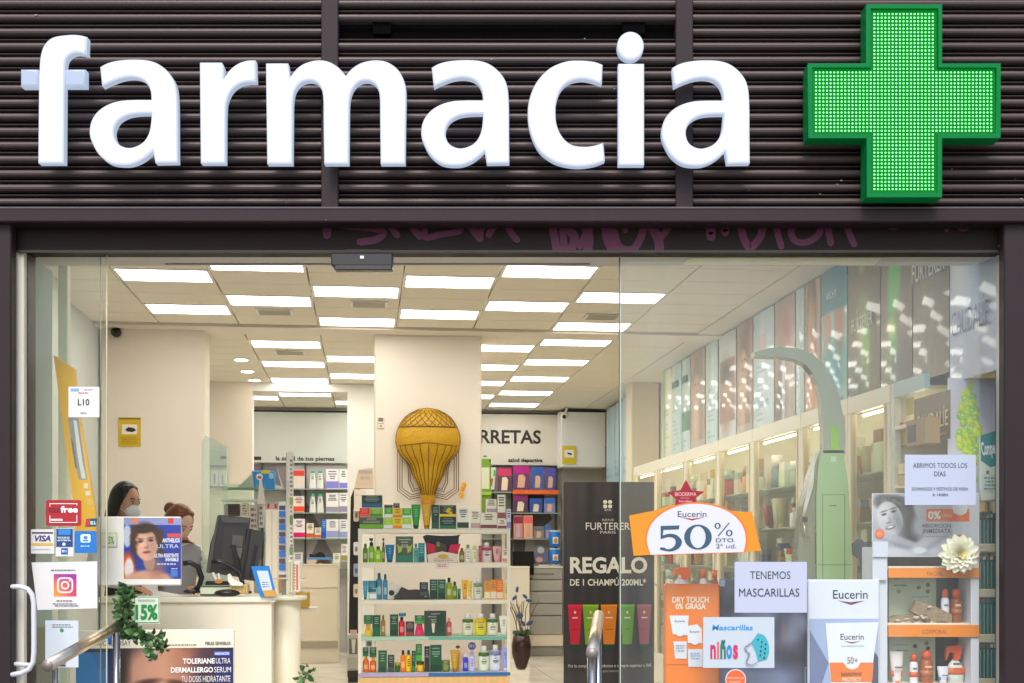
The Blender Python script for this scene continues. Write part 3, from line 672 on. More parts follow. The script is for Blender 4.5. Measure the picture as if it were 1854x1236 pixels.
# leafy garland tied to the handrail
def leaf_mesh(L=.05, Wd=.028, col=(58,92,50), fold=.25):
    g = G(); n = 5; v = []
    for i in range(n+1):
        t = i/n; w = Wd/2*math.sin(math.pi*min(1, t*.93+.04))**.8; z = L*t; y = -.010*math.sin(t*2.6)
        v += [(-w, y-fold*w, z), (0, y, z), (w, y-fold*w, z)]
    f = []
    for i in range(n):
        for j in (0, 1): f.append((i*3+j, i*3+j+1, i*3+4+j, i*3+3+j))
    g.add(v, f, 0, True); return g
LEAF = [mesh(leaf_mesh(.038, .026), mat(c, .35, noise=.25, nscale=40, spec=.6), 'leaf') for c in ((66,100,54), (92,130,74), (48,78,44), (128,156,112))]
def garland(label, path, Y, n, spread, name='leaf_garland', cat='garland', seed=3):
    r = random.Random(seed); base = P(*path[-1], Y); t = T(name, label, cat, base); pts = [P(x, y, Y)-base for x, y in path]
    M('stem', G().tube(pts, .004, 6), mat((70,70,40), .7), t)
    for i in range(n):
        k = r.uniform(0, len(pts)-1.001); a = int(k); p = pts[a].lerp(pts[a+1], k-a)
        an = r.uniform(0, 2*math.pi); e = r.uniform(-.9, .9)
        dvec = Vector((math.cos(an)*math.cos(e), math.sin(an)*math.cos(e)*.6-.3, math.sin(e)))
        o = ob('leaf', LEAF[r.choice([0,0,1,1,2,3])], t, p+dvec*r.uniform(.0, spread))
        o.rotation_euler = dvec.to_track_quat('Z', 'Y').to_euler(); o.rotation_euler.rotate_axis('Z', r.uniform(-1.5, 1.5)); sc = r.uniform(.75, 1.25); o.scale = (sc, sc, sc)
garland('green leafy garland wound round the top of the left handrail', [(226,1058),(232,1075),(222,1095),(228,1115),(222,1130),(240,1145),(262,1150),(282,1155),(290,1168),(280,1180)], -.62, 190, .022)
garland('dark green leafy potted plant low by the counter end', [(548,1250),(552,1225),(560,1212)], 1.2, 34, .04, 'leafy_plant', 'plant', 5)

# counter, displays and poster panels
vC = 1.45
zc_ = LV(450, 1080, vC)[1]; ua, ub = LV(180, 1080, vC)[0], LV(492, 1080, vC)[0]
t = T('counter', 'cream pharmacy counter with monitors standing on it', 'counter', W((ua+ub)/2, vC, FLOOR), TH)
w2 = (ub-ua)/2
M('front_panel', G().cbox(-w2, w2, .02, .60, 0, zc_-FLOOR-.035), CREAM, t)
M('worktop', G().cbox(-w2-.01, w2+.02, 0, .62, zc_-FLOOR-.034, zc_-FLOOR), mat((242,234,214), .3), t)
# rounded end with narrow cream columns and glass shelf
uE = LV(512, 1080, vC)[0]
t = T('counter_end', 'rounded cream counter end with tall test strips display', 'counter', W(uE, vC+.28, FLOOR), TH)
M('body', G().lathe([(.088, 0), (.088, zc_-FLOOR-.03)], 28), mat((238,228,200), .4), t)
M('shelf', G().lathe([(.125, zc_-FLOOR-.028), (.125, zc_-FLOOR-.004)], 28), mat((240,236,214), .25), t)
M('rail', G().tube([(.12*math.cos(a*math.pi/10), .12*math.sin(a*math.pi/10), zc_-FLOOR+.10) for a in range(20)], .004, 6, closed=True), mat((220,215,200), .3), t)
# clear acrylic panels and tall strips standing on the counter end
def BI(*a, v=vC, **k): return Board(*a, v=v, **k)
ACR = glass((.80, .90, .86), 1.2)
b = BI('screen_panel', 'clear acrylic counter screen with a slanted corner', 'screen', 366, 788, 412, 1075, v=1.95, thick=.006, pts=[(372,788),(412,808),(412,1078),(366,1078),(366,800)], m=glass((.84,.92,.88), 1.4, haze=.12))
b = BI('tall_card_display', 'tall narrow white display column beside the monitors', 'display', 518, 818, 531, 1078, v=1.62, color=(238,230,212), thick=.03, k=.95); b.rect(519,870,524,1050,(214,205,188)); b.lines(525,830,530,1060,30,(150,130,100)); b.rect(524.5,900,530,914,(160,170,60)); b.rect(524.5,935,530,948,(110,150,60)); b.rect(524.5,990,530,1004,(120,150,80))
b = BI('tall_card_display', 'cream display column with pale stripes left of the tallest one', 'display', 480, 912, 504, 1075, v=1.68, color=(246,228,198), thick=.06); b.rect(491.5,925,493,1070,(220,196,160)); b.rect(480,912,504,922,(206,160,140)); b.rect(484,912,488,920,(150,60,50)); b.rect(497,912,501,920,(150,60,50))
b = BI('strip_hanger', 'hanging strip of small blue blister packs by the counter', 'display', 504.5, 908, 517.5, 1040, v=1.66, color=(225,225,218), thick=.01)
for i in range(5): b.rect(505.5, 915+i*24, 516.5, 923+i*24, (90,80,100)); b.rect(505.5, 925+i*24, 516.5, 935+i*24, (60,120,200), 'pack', d=.01)
b = BI('leaflet_box', 'narrow white and orange leaflet box on the counter end', 'leaflet box', 531, 1016, 544, 1072, v=1.62, color=(246,232,214), thick=.05); b.rect(536,1022,540,1068,(222,120,80)); b.lines(532,1020,535,1068,9,(160,120,90))
b = BI('leaflet_box', 'narrow cream leaflet box left of the orange striped one', 'leaflet box', 521, 1014, 530, 1073, v=1.6, color=(236,222,190), thick=.05); b.rect(524,1018,527,1070,(180,190,150))
b = BI('carton', 'small orange carton behind the blue stand on the counter', 'carton', 497, 1036, 508, 1070, v=1.7, color=(214,150,90), thick=.05)
# glass shelf stack at the counter back: leaflets, cartons
sh = BI('glass_display', 'green tinted glass display case behind the monitors', 'display case', 404, 876, 478, 1010, v=2.6, m=ACR, thick=.01)
b = sh; b.rect(404,905,478,909,(222,226,206),d=.12,name='shelf'); b.rect(404,884,478,887,(130,160,130),d=.12,name='shelf')
for x0,x1,y0,y1,c,l in ((406,434,912,934,(92,70,66),'dark brown carton'),(437,449,910,935,(226,214,190),'cream carton'),(452,466,914,960,(214,196,190),'pinkish carton'),(468,478,912,955,(206,200,196),'grey carton')):
    q = BI('carton', l+' on the lower shelf of the glass case behind the monitors', 'carton', x0, y0, x1, y1, v=2.52, color=c, thick=.05, group='cartons in the glass case'); q.lines(x0+2,y0+3,x1-2,y1-3,4,[v*.6 for v in c])
b = BI('carton', 'bright blue carton with a white round emblem above the monitors', 'carton', 456, 852, 497, 886, v=3.2, color=(46,140,206), thick=.10); b.circ(470,863,6,6,(235,240,240)); b.circ(470,864,4,3,(200,90,70)); b.rect(473,851,489,857,(220,200,70)); b.rect(487,856,495,866,(150,205,230))
b = BI('price_card', 'white pointed price card on the glass case', 'card', 463, 862, 480, 912, v=2.45, pts=[(470,866),(474,870),(481,912),(466,912)], color=(238,228,214), thick=.003)
b = BI('leaflet', 'pale green slanted leaflet beside the blue carton', 'leaflet', 426, 858, 460, 886, v=2.5, pts=[(426,886),(457,856),(460,886)], color=(186,206,184), thick=.003)

# white lectern panel with the sun care poster
t0 = BI('advertising_display', 'white display panel with a sun care poster in front of the pharmacists', 'advertising display', 180, 935, 326, 1060, v=.95, color=(238,236,230), thick=.03)
b = t0
def anth(p):
    p.grad(225,935,326,1048,(30,50,140),.5); p.rect(225,935,326,950,(150,160,205)); p.ell(232,1040,14,40,(214,90,50)); p.ell(234,1030,8,20,(235,225,225)); p.ell(231,970,8,20,(200,210,230))
    p.ell(268,1052,44,20,(212,160,134)); p.ell(284,1030,14,16,(160,110,90),0,.5,.7); [p.ell(246+k*5.2,955+abs(k-4)*3.4+(k%3)*3,8,9,(74,50,40),k*20,.4) for k in range(9)]; p.face(264,984,58,(222,172,146),(66,46,38),-6); p.noise(.025,4,10); [p.ell(243+(k%2)*46,958+k*6,5,7,(80,54,42),k*30,.5) for k in range(8)]
    p.rect(302,966,325,972,(225,80,60)); p.rect(238,938,250,948,(225,140,90)); p.rect(303,938,313,948,(220,70,50))
b.image(225,937,326,1048, anth, (48,70,168), 1.1)
b.text('ANTHELIOS', 293, 974, 324, 982, (240,240,245), .03); b.text('ULTRA', 283, 985, 322, 992, (210,215,235)); b.text('ULTRA RESISTENTE', 279, 1002, 322, 1009, (240,240,245), .02); b.text('INVISIBLE', 299, 1010, 322, 1016, (240,240,245), .03); b.lines(283,1018,322,1024,1,(180,190,220)); b.rect(308,1032,320,1044,(70,120,200)); b.lines(309,1028,322,1031,1,(220,225,240))
b.rect(184,964,214,990,(196,206,176)); b.rect(186,966,212,988,(222,226,206)); b.text('15%', 195, 971, 208, 985, (70,140,80), .02)
b = BI('low_cabinet', 'white base cabinet under the sun care display panel', 'cabinet', 180, 1062, 303, 1250, v=.98, color=(228,226,218), thick=.45, base=FLOOR)
b.rect(181,1062,303,1064,(170,168,160))
b = BI('sale_card', 'white card with green border and large green 15% print', 'sale card', 243, 1079, 289, 1129, v=.955, color=(224,232,216), thick=.003, tilt=0)
for q in ((244,1080,288,1081.3),(244,1126,288,1127.5),(244,1080,245.3,1127),(286.7,1080,288,1127)): b.rect(*q, (90,150,100))
b.text('PROMOCIÓN', 251, 1084, 280, 1089, (80,120,90)); b.text('15%', 246, 1094, 285, 1122, (24,140,60), .04)
# la roche header and big face poster
b = BI('poster_panel', 'large face cream poster panel below the counter front', 'poster panel', 142, 1140, 422, 1262, v=.90, color=(236,228,206), thick=.03)
def tol(p):
    p.rect(142,1181,196,1262,(0,122,190)); p.grad(205,1170,250,1170,(30,30,50),0)
    p.ell(300,1262,84,100,(196,138,110),0,.12); p.ell(262,1218,44,40,(214,158,128),0,.8,.8); p.ell(350,1190,30,60,(150,96,74),0,.8,.8); p.ell(372,1240,24,60,(60,42,60),0,.6)
    p.ell(268,1234,22,5,(96,58,46),-8,.5); p.ell(270,1244,14,7,(40,30,34),0,.4); p.ell(320,1236,18,5,(96,58,46),8,.5); p.ell(318,1246,12,6,(50,36,38),0,.4); p.ell(222,1210,12,60,(54,34,36),0,.7)
    p.rect(142,1181,197,1262,(0,122,190)); p.rect(197,1181,203,1262,(24,60,120)); p.rect(385,1180,420,1262,(28,44,110),.75)
b.image(143,1173,420,1262, tol, (34,32,48), 1.6, bulge=None)
b.rect(142,1181,197,1262,(0,118,186)); b.poly([(170,1181),(196,1181),(196,1208),(182,1212)], (0,100,170)); b.poly([(196,1146),(206,1146),(204,1166),(199,1166)], (0,120,200))
b.text('LA ROCHE POSAY', 163, 1159, 238, 1168, (60,66,72), -.003); b.lines(303,1165,362,1170,1,(150,150,130)); b.text('PIELES SENSIBLES', 370, 1162, 415, 1168, (70,74,80), .02)
b.rect(386,1180,414,1187,(90,110,210)); b.text('INNOVACIÓN', 388, 1181, 412, 1186, (235,235,250), .02)
b.text('TOLERIANE', 330, 1192, 387, 1202, (245,240,238), .03); b.text('ULTRA', 389, 1192, 415, 1202, (235,230,230)); b.text('DERMALLERGO', 309, 1208, 384, 1218, (245,240,238), .03); b.text('SERUM', 386, 1208, 416, 1218, (235,230,230)); b.text('TU DOSIS HIDRATANTE', 328, 1224, 415, 1235, (235,230,230)); b.text('SOOTHING CARE', 330, 1242, 415, 1252, (235,230,230))

# monitors and things on the counter
def monitor(label, pts, v, side, Lx):
    b = BI('computer_monitor', label, 'monitor', min(p[0] for p in pts), min(p[1] for p in pts), max(p[0] for p in pts), 1068, v=v, pts=pts, color=(58,56,54), thick=.035, body='back_shell', rough=.4)
    return b
b = monitor('black computer monitor seen from behind, tilted, left one', [(398,932),(452,937),(450,962),(441,1046),(374,1036),(381,985)], 1.72, 0, 0)
b.poly([(394,934),(398,932),(381,1035),(374,1036)], (92,90,86), 'rim', d=.006); b.poly([(398,934),(451,938),(449,947),(405,946)], (96,94,90), 'top_edge', d=.008)
b.poly([(408,953),(446,956),(440,1030),(400,1026)], (66,64,60), 'rear_cover', d=.02); b.poly([(422,968),(441,970),(439,990),(420,988)], (104,100,92), 'vent', d=.004); b.poly([(421,990),(440,992),(436,1012),(434,1010)], (120,114,104), 'stand_neck', d=.03)
b.poly([(418,985),(427,987),(437,1030),(427,1034)], (28,27,27), 'arm', d=.05)
b = monitor('black computer monitor edge on, right of the other monitor', [(454,957),(478,963),(470,1015),(462,1052),(434,1048),(441,1005),(449,958)], 1.66, 0, 0)
b.poly([(452,957),(455,958),(441,1050),(436,1049)], (24,23,23), 'rim', d=.006); b.poly([(461,986),(466,987),(455,1046),(450,1044)], (26,26,26), 'groove', d=.004)
def tubeT(name, label, cat, pts, r, m, v=1.55, part='tube'):
    u, z, s = LV(*pts[-1], v); t = T(name, label, cat, W(u, v, z), TH)
    M(part, G().tube([((x-pts[-1][0])*s, dy, (pts[-1][1]-y)*s) for (x, y), dy in zip(pts, [0]*len(pts))], r, 10), m, t); return t, s
BLK = mat((26,25,26), .3)
t, s = tubeT('monitor_arm', 'black curved monitor arm over the counter, left one', 'monitor arm', [(332,1020),(345,1018),(358,1026),(365,1045),(360,1062),(348,1073)], .016, BLK); M('foot', G().lathe([(.05,0),(.05,.012),(.02,.02)], 20), BLK, t)
t, s = tubeT('monitor_arm', 'black curved monitor arm in front of the left monitor', 'monitor arm', [(384,1017),(400,1017),(418,1024),(434,1036),(440,1060),(440,1074)], .014, mat((40,40,42), .2)); M('foot', G().lathe([(.05,0),(.05,.012),(.02,.02)], 20), BLK, t)
b = BI('carton', 'flat pale green carton lying on the counter below the monitor', 'carton', 363, 1060, 423, 1078, v=1.5, color=(214,224,196), thick=.12); b.rect(363,1060,423,1063,(70,96,66)); b.rect(363,1075,423,1078,(60,80,56))
b = BI('tissue_box', 'straw coloured tissue box with a white tissue sticking out', 'tissue box', 416, 1058, 449, 1075, v=1.47, color=(206,176,110), thick=.10)
for i in range(5): b.rect(420+i*6,1060,421+i*6,1074,(176,144,84),'weave')
b.poly([(413,1040),(417,1038),(424,1048),(440,1056),(440,1060),(420,1060),(414,1052)], (246,240,226), 'tissue', d=.02)
t = T('computer_mouse', 'black computer mouse on the counter', 'mouse', W(*LV(412,1077,1.48)[:1], 1.48, LV(412,1077,1.48)[1]), TH)
M('shell', G().ell((0,0,.012),(.075,.04,.022)), BLK, t)
b = BI('black_tray', 'small black tray holding pens by the monitor foot', 'tray', 372, 1052, 413, 1062, v=1.6, color=(24,24,24), thick=.08); b.poly([(384,1036),(388,1036),(396,1054),(392,1054)], (240,235,225), 'pen', d=.01); b.poly([(394,1038),(397,1037),(401,1054),(397,1054)], (240,235,225), 'pen', d=.01); b.circ(396,1052,7,4,(206,130,70),'eraser',d=.01)
b = BI('stand_sign', 'bright blue tilted acrylic sign stand with a white card', 'sign stand', 455, 1024, 500, 1079, v=1.43, color=(26,130,214), thick=.008, pts=[(455,1025),(487,1024),(500,1078),(471,1080)]); b.poly([(465,1033),(485,1033),(493,1068),(475,1069)], (214,226,240), 'card'); b.lines(474,1052,488,1064,3,(120,140,170)); b.poly([(476,1069),(497,1068),(500,1079),(480,1080)], (214,160,70), 'coaster', d=.01)
b = BI('tape_box', 'mustard yellow carton on the low shelf behind the counter end', 'carton', 535, 1072, 560, 1100, v=2.2, color=(208,170,62), thick=.1); b.poly([(540,1066),(556,1074),(556,1080),(536,1080)], (226,190,90), 'flap', d=.02)
b = BI('side_shelf', 'small white glass shelf sticking out behind the counter', 'shelf', 532, 1100, 575, 1106, v=2.25, color=(240,236,226), thick=.2); b.rect(540,1132,548,1146,(236,236,230),'card'); b.rect(537,1152,552,1157,(230,230,224),'card')
# wall things
b = Board('security_notice', 'yellow security camera notice on the wide left pillar', 'notice', 215, 756, 254, 808, v=5.04, color=(214,178,24), thick=.006); b.rect(221,768,248,786,(238,232,220)); b.poly([(227,777),(233,773),(243,775),(246,779),(240,782),(230,781)], (24,24,28)); b.lines(218,790,251,804,4,(178,146,30)); b.rect(215,756,254,759,(140,116,30))
b = Board('security_notice', 'smaller yellow security notice on the far white cabinet', 'notice', 1018, 807, 1043, 840, v=10.58, color=(206,190,30), thick=.006); b.rect(1022,814,1039,828,(240,236,228)); b.poly([(1026,821),(1029,819),(1036,821),(1034,824)], (24,24,40))
t = T('dome_camera', 'small black round camera on the corner of the left pillar', 'camera', W(LV(205,600,4.9)[0], 5.04, LV(205,600,5.0)[1]), TH)
M('lens', G().ell((0,-.03,0),(.034,.034,.034), 18, 12), mat((18,18,20), .15), t); M('mount', G().tube([(0,0,0),(0,-.028,0)], .042, 18), mat((60,58,56), .4), t)
t = T('security_camera', 'small white bullet camera at the far back ceiling', 'camera', W(LV(1020,750,10.4)[0], 10.4, LV(1020,752,10.4)[1]), TH)
M('body', G().tube([(.04,.06,.02),(0,-.06,-.02)], .04, 14), WHITE, t); M('lens', G().tube([(0,-.061,-.02),(-.002,-.066,-.022)], .026, 12), BLK, t); M('bracket', G().tube([(.03,.05,.02),(.06,.08,.12)], .015, 8), WHITE, t)
b = Board('thermostat', 'small white wall thermostat on the centre pillar', 'thermostat', 683, 754, 696, 776, v=5.09, color=(230,222,206), thick=.02); b.rect(685,756,694,763,(120,116,106)); b.rect(684,766,695,767,(150,140,130)); b.circ(689.5,771,1.5,1.5,(60,50,45)); 
# balloon on the centre pillar
vb = 5.06; u, z, s = LV(775, 906, vb); t = T('hanging_balloon', 'gold wire hot air balloon decoration hanging on the centre pillar', 'balloon decoration', W(u, vb, z), TH)
GOLD = mat((196,150,10), .5, noise=.22, nscale=60, bump=.4); WIRE = mat((112,80,18), .5)
R = lambda py: (906-py)*s
pf = [(11,906),(13,898),(14.5,890),(18,880),(23,870),(27.5,861),(30,850),(33,842),(41,833),(50,823),(55.5,812),(58,800),(57.3,788),(54,776),(49,766),(41,755.5),(31,748),(17,741.5),(3,739.3)]
g = G(); n = 20; v = []; f = []
for r, py in pf:
    for j in range(n+1): a = math.pi*j/n; v.append((-r*s*math.cos(a), -r*s*.45*math.sin(a), R(py)))
for k in range(len(pf)-1):
    for j in range(n): f.append((k*(n+1)+j, k*(n+1)+j+1, (k+1)*(n+1)+j+1, (k+1)*(n+1)+j))
g.add(v, f, 0, True); M('envelope', g, GOLD, t)
sf = lambda a, py: (lambda r: (-r*s*math.cos(a), -r*s*.45*math.sin(a)-.004, R(py)))(float(np.interp(-py, [-q[1] for q in pf], [q[0] for q in pf])))
for k in range(9):
    a = math.radians(25+k*16.25); M('rib', G().tube([sf(a, y) for y in np.linspace(806, 896, 9)], .0035, 5), WIRE, t)
g = G()
for k in range(-4, 14):
    for sg in (1, -1):
        pts = [sf(math.radians(min(172, max(8, 10+k*16+sg*q*7))), 774-q*6.2) for q in range(6) if 4 < 10+k*16+sg*q*7 < 176]
        if len(pts) > 2: g.tube(pts, .0022, 4)
M('netting', g, WIRE, t, kind='stuff')
M('band', G().tube([sf(math.radians(x), 774) for x in range(4, 178, 6)], .005, 5), WIRE, t); M('band', G().tube([sf(math.radians(x), 803+6*abs(math.cos(math.radians(x)))) for x in range(22, 160, 6)], .003, 5), WIRE, t)
M('rim', G().tube([(q[0]*s, -.002, R(q[1])) for q in pf[5:]]+[(-q[0]*s, -.002, R(q[1])) for q in reversed(pf[5:])], .0045, 6), WIRE, t)
for sg in (-1, 1):
    for top, xo, lo, mid in ((815, 55, 888, 904), (822, 51, 886, 900), (828, 47, 884, 896), (838, 36, 880, 892), (842, 33, 876, 888)):
        pts = [(sg*xo, top), (sg*xo, lo), (sg*(xo*.62), mid), (sg*14, min(mid-4, 900))]
        if xo < 40: pts = [(sg*46, 815), (sg*xo, 848), (sg*(xo-1), lo-6), (sg*(xo-8), mid-2), (sg*12, mid-6)]
        M('rope', G().tube([(x*s, -.012, R(y)) for x, y in pts], .0042, 5), WIRE, t)
M('basket', G().lathe([(.052, -.075), (.062, .0)], 14), mat((168,110,14), .6, noise=.3, nscale=80), t)
for x, y in ((62,884),(60,896),(65,878)): M('ribbon', G().ell((x*s, -.02, R(y)), (.018, .008, .03)), mat((224,160,20), .5), t)
# a plant vase right of the gondola
u, z, s = LV(944, 1212, 4.2); t = T('flower_vase', 'tall dark brown vase with twigs and blue flowers right of the white stand', 'vase', W(u, 4.2, z), TH)
M('vase', G().lathe([(.03,0),(.045,.02),(.075,.12),(.078,.2),(.065,.27)], 18), mat((58,34,32), .25), t)
r = random.Random(4)
for k in range(12):
    a = r.uniform(-.9, .9); pts = [(r.uniform(-.02,.02), r.uniform(-.02,.02), .26)]
    for q in range(4): p = pts[-1]; pts.append((p[0]+a*.03+r.uniform(-.018,.018), p[1]+r.uniform(-.02,.02), p[2]+r.uniform(.05,.10)))
    M('twig', G().tube(pts, .0035, 5), mat((120,96,70), .8), t)
BLU = mesh(G().ell((0,0,0),(.026,.012,.026),8,5), mat((70,92,140), .7), 'flower')
for k in range(9):
    c = Vector((r.uniform(-.07,.09), -.03, r.choice([.38,.42,.62,.58])+r.uniform(-.03,.03))); o = ob('flower', BLU, t, c); o.rotation_euler = (0, r.uniform(0, 3), 0); o.scale = (1, 1, .5)
for k in range(14):
    o = ob('leaf', LEAF[k % 3], t, (r.uniform(-.05,.05), r.uniform(-.03,.02), .27)); o.rotation_euler = (r.uniform(-.6,.6), r.uniform(-.9,.9), 0); o.scale = (1.4,)*3
# ================================================================ WHITE DISPLAY STAND WITH PRODUCTS
vG = 2.40
ORD = ['first','second','third','fourth','fifth','sixth','seventh','eighth','ninth','tenth','eleventh','twelfth','thirteenth','fourteenth','fifteenth','sixteenth','seventeenth','eighteenth','nineteenth','twentieth','twenty-first','twenty-second','twenty-third','twenty-fourth']
uG, _, sG = LV(787, 1230, vG); uG0, uG1 = LV(650.5, 1230, vG)[0], LV(926, 1230, vG)[0]; wG = (uG1-uG0)/2
t = T('display_stand', 'white freestanding shelf stand full of hair care products', 'display stand', W(uG, vG, FLOOR), TH)
zz = lambda py: LV(787, py, vG)[1]
STW = mat((244,234,210), .4)
for i, (a, b, m) in enumerate(((957,965,STW),(1018.5,1027.5,STW),(1085.5,1093.5,STW),(1151.5,1159,mat((176,212,184),.4)),(1216.5,1225,mat((196,190,206),.4)))):
    M('shelf', G().cbox(-wG+.02, wG-.02, .0, .34, zz(b)-FLOOR, zz(a)-FLOOR, .003), m if i > 2 else STW, t)
    if i == 3: M('price_strip', G().box(-wG+(777-650.5)*sG, wG-.022, -.004, -.0005, zz(1158)-FLOOR, zz(1153)-FLOOR), mat((110,180,160), .4), t)
    if i == 4: M('price_strip', G().box(-wG+(777-650.5)*sG, wG, -.004, -.0005, zz(1224)-FLOOR, zz(1218)-FLOOR), mat((34,108,170), .4), t); M('price_strip', G().box(-wG, -wG+(777-650.5)*sG, -.004, -.0005, zz(1224)-FLOOR, zz(1218)-FLOOR), mat((178,168,200), .4), t)
for x in (-wG, wG-.021): M('side_panel', G().box(x, x+.021, .0, .05, .0, zz(957)-FLOOR), STW, t); M('side_panel', G().box(x, x+.021, .30, .34, .0, zz(957)-FLOOR), STW, t)
M('base', G().cbox(-wG, wG, .002, .34, 0, zz(1225.2)-FLOOR), mat((226,184,120), .5, noise=.10, nscale=6, stretch=(8,1,.4)), t)
for k in range(24): M('board', G().box(-wG+k*2*wG/24+.002, -wG+(k+1)*2*wG/24-.002, -.003, .0015, .02, zz(1225.2)-FLOOR-.001), mat((232+(k*7)%13-6,190,126), .5), t)
q = Board('price_card', 'small pink edged price card on the second shelf edge of the white stand', 'price card', 789, 1018, 813, 1030, v=vG-.012, color=(238,214,206), thick=.002); q.lines(792,1021,810,1027,2,(180,120,130))

def darker(c, k=.6): return tuple(int(x*k) for x in c)
def vivid(c):
    m = sum(c)/3; return tuple(int(max(0, min(255, (m+(x-m)*1.22)*1.06))) for x in c)
def product(kind, x0, x1, y0, y1, c, c2, label, group, v, seed=0, z=None, cat=None, plain=False):
    c, c2 = vivid(c), vivid(c2)
    cx = (x0+x1)/2; u, zz_, s = LV(cx, y1, v); w = (x1-x0)*s/2; h = (y1-y0)*s; zb = zz_ if z is None else z
    nm = {'box':'carton','tube':'cream_tube','bottle':'bottle','pump':'pump_bottle','jar':'jar','bag':'pouch','pack':'blister_pack','can':'tin_can','up':'cream_tube'}[kind]
    t = T(nm, label, cat or nm.replace('_', ' '), W(u, v, zb), TH+random.uniform(-.06, .06)*(kind in ('box',)), group)
    mc, m2 = mat(c, .38, k=1.0), mat(c2, .4); dp = min(.05, w*.8)
    rr = random.Random(int(x0*7+y0))
    def lab(y, a, b, zl0, zl1, m, nm='label_print'): M(nm, G().box(a, b, y-.0008, y, zl0, zl1), m, t)
    def marks(y, a, b, zl0, zl1, col):
        g = G(); zq = zl1; hh = max(.004, (zl1-zl0)*.09)
        for k in range(4):
            if zq-hh < zl0: break
            ww = rr.uniform(.45, .95)*(b-a)/2; m_ = (a+b)/2; g.add([(m_-ww, y, zq-hh), (m_+ww, y, zq-hh), (m_+ww, y, zq), (m_-ww, y, zq)], [(0,1,2,3)]); zq -= hh*rr.uniform(1.7, 3)
        if g.v: M('small_print', g, mat(col, .5), t)
    light = sum(c) > 420
    inkc = darker(c2, .6) if light else tuple(min(255, int(x*.5+120)) for x in c)
    if kind == 'box':
        M('box', G().box(-w, w, 0, dp, 0, h), mc, t)
        if not plain: lab(0, -w*.98, w*.98, h*.04, h*rr.uniform(.24, .4), m2, 'colour_band'); marks(-.001, -w*.8, w*.8, h*.42, h*.9, inkc)
    elif kind in ('tube', 'up'):
        n = 14; g = G(); rings = [(0, .62, .62), (.1, .66, .64), (.5, .86, .45), (.85, .98, .2), (1, 1, .04)] if kind == 'tube' else [(0, 1, .04), (.15, .98, .2), (.5, .86, .45), (.9, .66, .64), (1, .6, .6)]
        hc = h*.14
        v_ = []; 
        for tt, a, b in rings:
            z_ = (hc+(h-hc)*tt) if kind == 'tube' else (h-hc)*tt
            v_ += [(w*a*math.cos(2*math.pi*j/n), dp*.5+w*b*math.sin(2*math.pi*j/n), z_) for j in range(n)]
        f_ = [(k*n+j, k*n+(j+1) % n, (k+1)*n+(j+1) % n, (k+1)*n+j) for k in range(len(rings)-1) for j in range(n)]
        g.add(v_, f_, 0, True); M('tube_body', g, mc, t)
        g = G(); g.lathe([(w*.55, 0), (w*.6, hc)] if kind == 'tube' else [(w*.6, h-hc), (w*.55, h)], 14, 0, dp*.5); M('cap', g, m2, t)
        marks(dp*.5-w*.62, -w*.4, w*.4, h*.4, h*.8, inkc)
    elif kind in ('bottle', 'pump'):
        hb = h*(.80 if kind == 'bottle' else .68); g = G(); ns = .38
        g.lathe([(w*.94, 0), (w, h*.02), (w, hb*.86), (w*.85, hb*.95), (w*ns, hb)], 16, 0, w, sy=.7); M('bottle_body', g, mc, t)
        if kind == 'bottle': M('cap', G().lathe([(w*.5, hb), (w*.5, h*.97), (w*.42, h)], 14, 0, w), m2, t)
        else:
            M('cap', G().lathe([(w*.6, hb), (w*.6, hb+h*.14), (w*.2, hb+h*.15), (w*.2, h*.9)], 12, 0, w), m2, t); M('pump_head', G().box(-w*.7, w*.5, w*.7, w*1.3, h*.89, h), m2, t)
        if not plain:
            if light: marks(w*.28, -w*.55, w*.55, hb*.2, hb*.75, inkc)
            else: lab(w*.28, -w*.6, w*.6, hb*.25, hb*.6, mat(inkc, .5))
    elif kind == 'klorane':    # white label over coloured bottle
        pass
    elif kind == 'jar':
        M('jar_body', G().lathe([(w*.85, 0), (w, h*.1), (w, h*.6), (w*.9, h*.68)], 16, 0, w), mc, t); M('lid', G().lathe([(w*1.0, h*.69), (w*1.0, h*.97), (w*.9, h)], 16, 0, w), m2, t)
    elif kind == 'bag':
        M('pouch_body', G().prism([(-w, 0), (w, 0), (w*.9, h), (-w*.9, h)], 0, dp), mc, t); lab(0, -w*.75, w*.75, h*.1, h*.5, m2)
    elif kind == 'pack':
        M('card', G().box(-w, w, 0, .02, 0, h), mc, t); M('printed_band', G().box(-w*.96, w*.96, -.001, 0, h*.66, h*.96), m2, t)
        cc = rr.choice([(222,176,140),(216,170,150),(196,170,214),(230,214,190)])
        M('printed_figure', G().prism([(-w*.5, h*.08), (w*.35, h*.08), (w*.5, h*.5), (w*.2, h*.62), (-w*.35, h*.6)], -.0022, -.0012), mat(cc, .5), t)
    elif kind == 'can':
        M('can_body', G().lathe([(w*.97, 0), (w, .003), (w, h-.003), (w*.97, h)], 20, 0, w), mc, t); M('lid', G().lathe([(w*1.01, h*.92), (w*1.01, h*1.0)], 20, 0, w), m2, t)
        lab(w*.03-.001, -w*.5, w*.5, h*.2, h*.6, mat((240,240,235), .4)); M('print_patch', G().ell((0, 0, h*.38), (w*.35, .004, h*.16), 10, 6), mat((214,160,60), .5), t)
    return t
GR, DG, LG, YE, TE, CR, WH, OR, PK = (60,124,60),(26,58,46),(150,190,40),(226,186,30),(20,120,140),(240,228,200),(240,238,232),(224,130,40),(232,170,172)
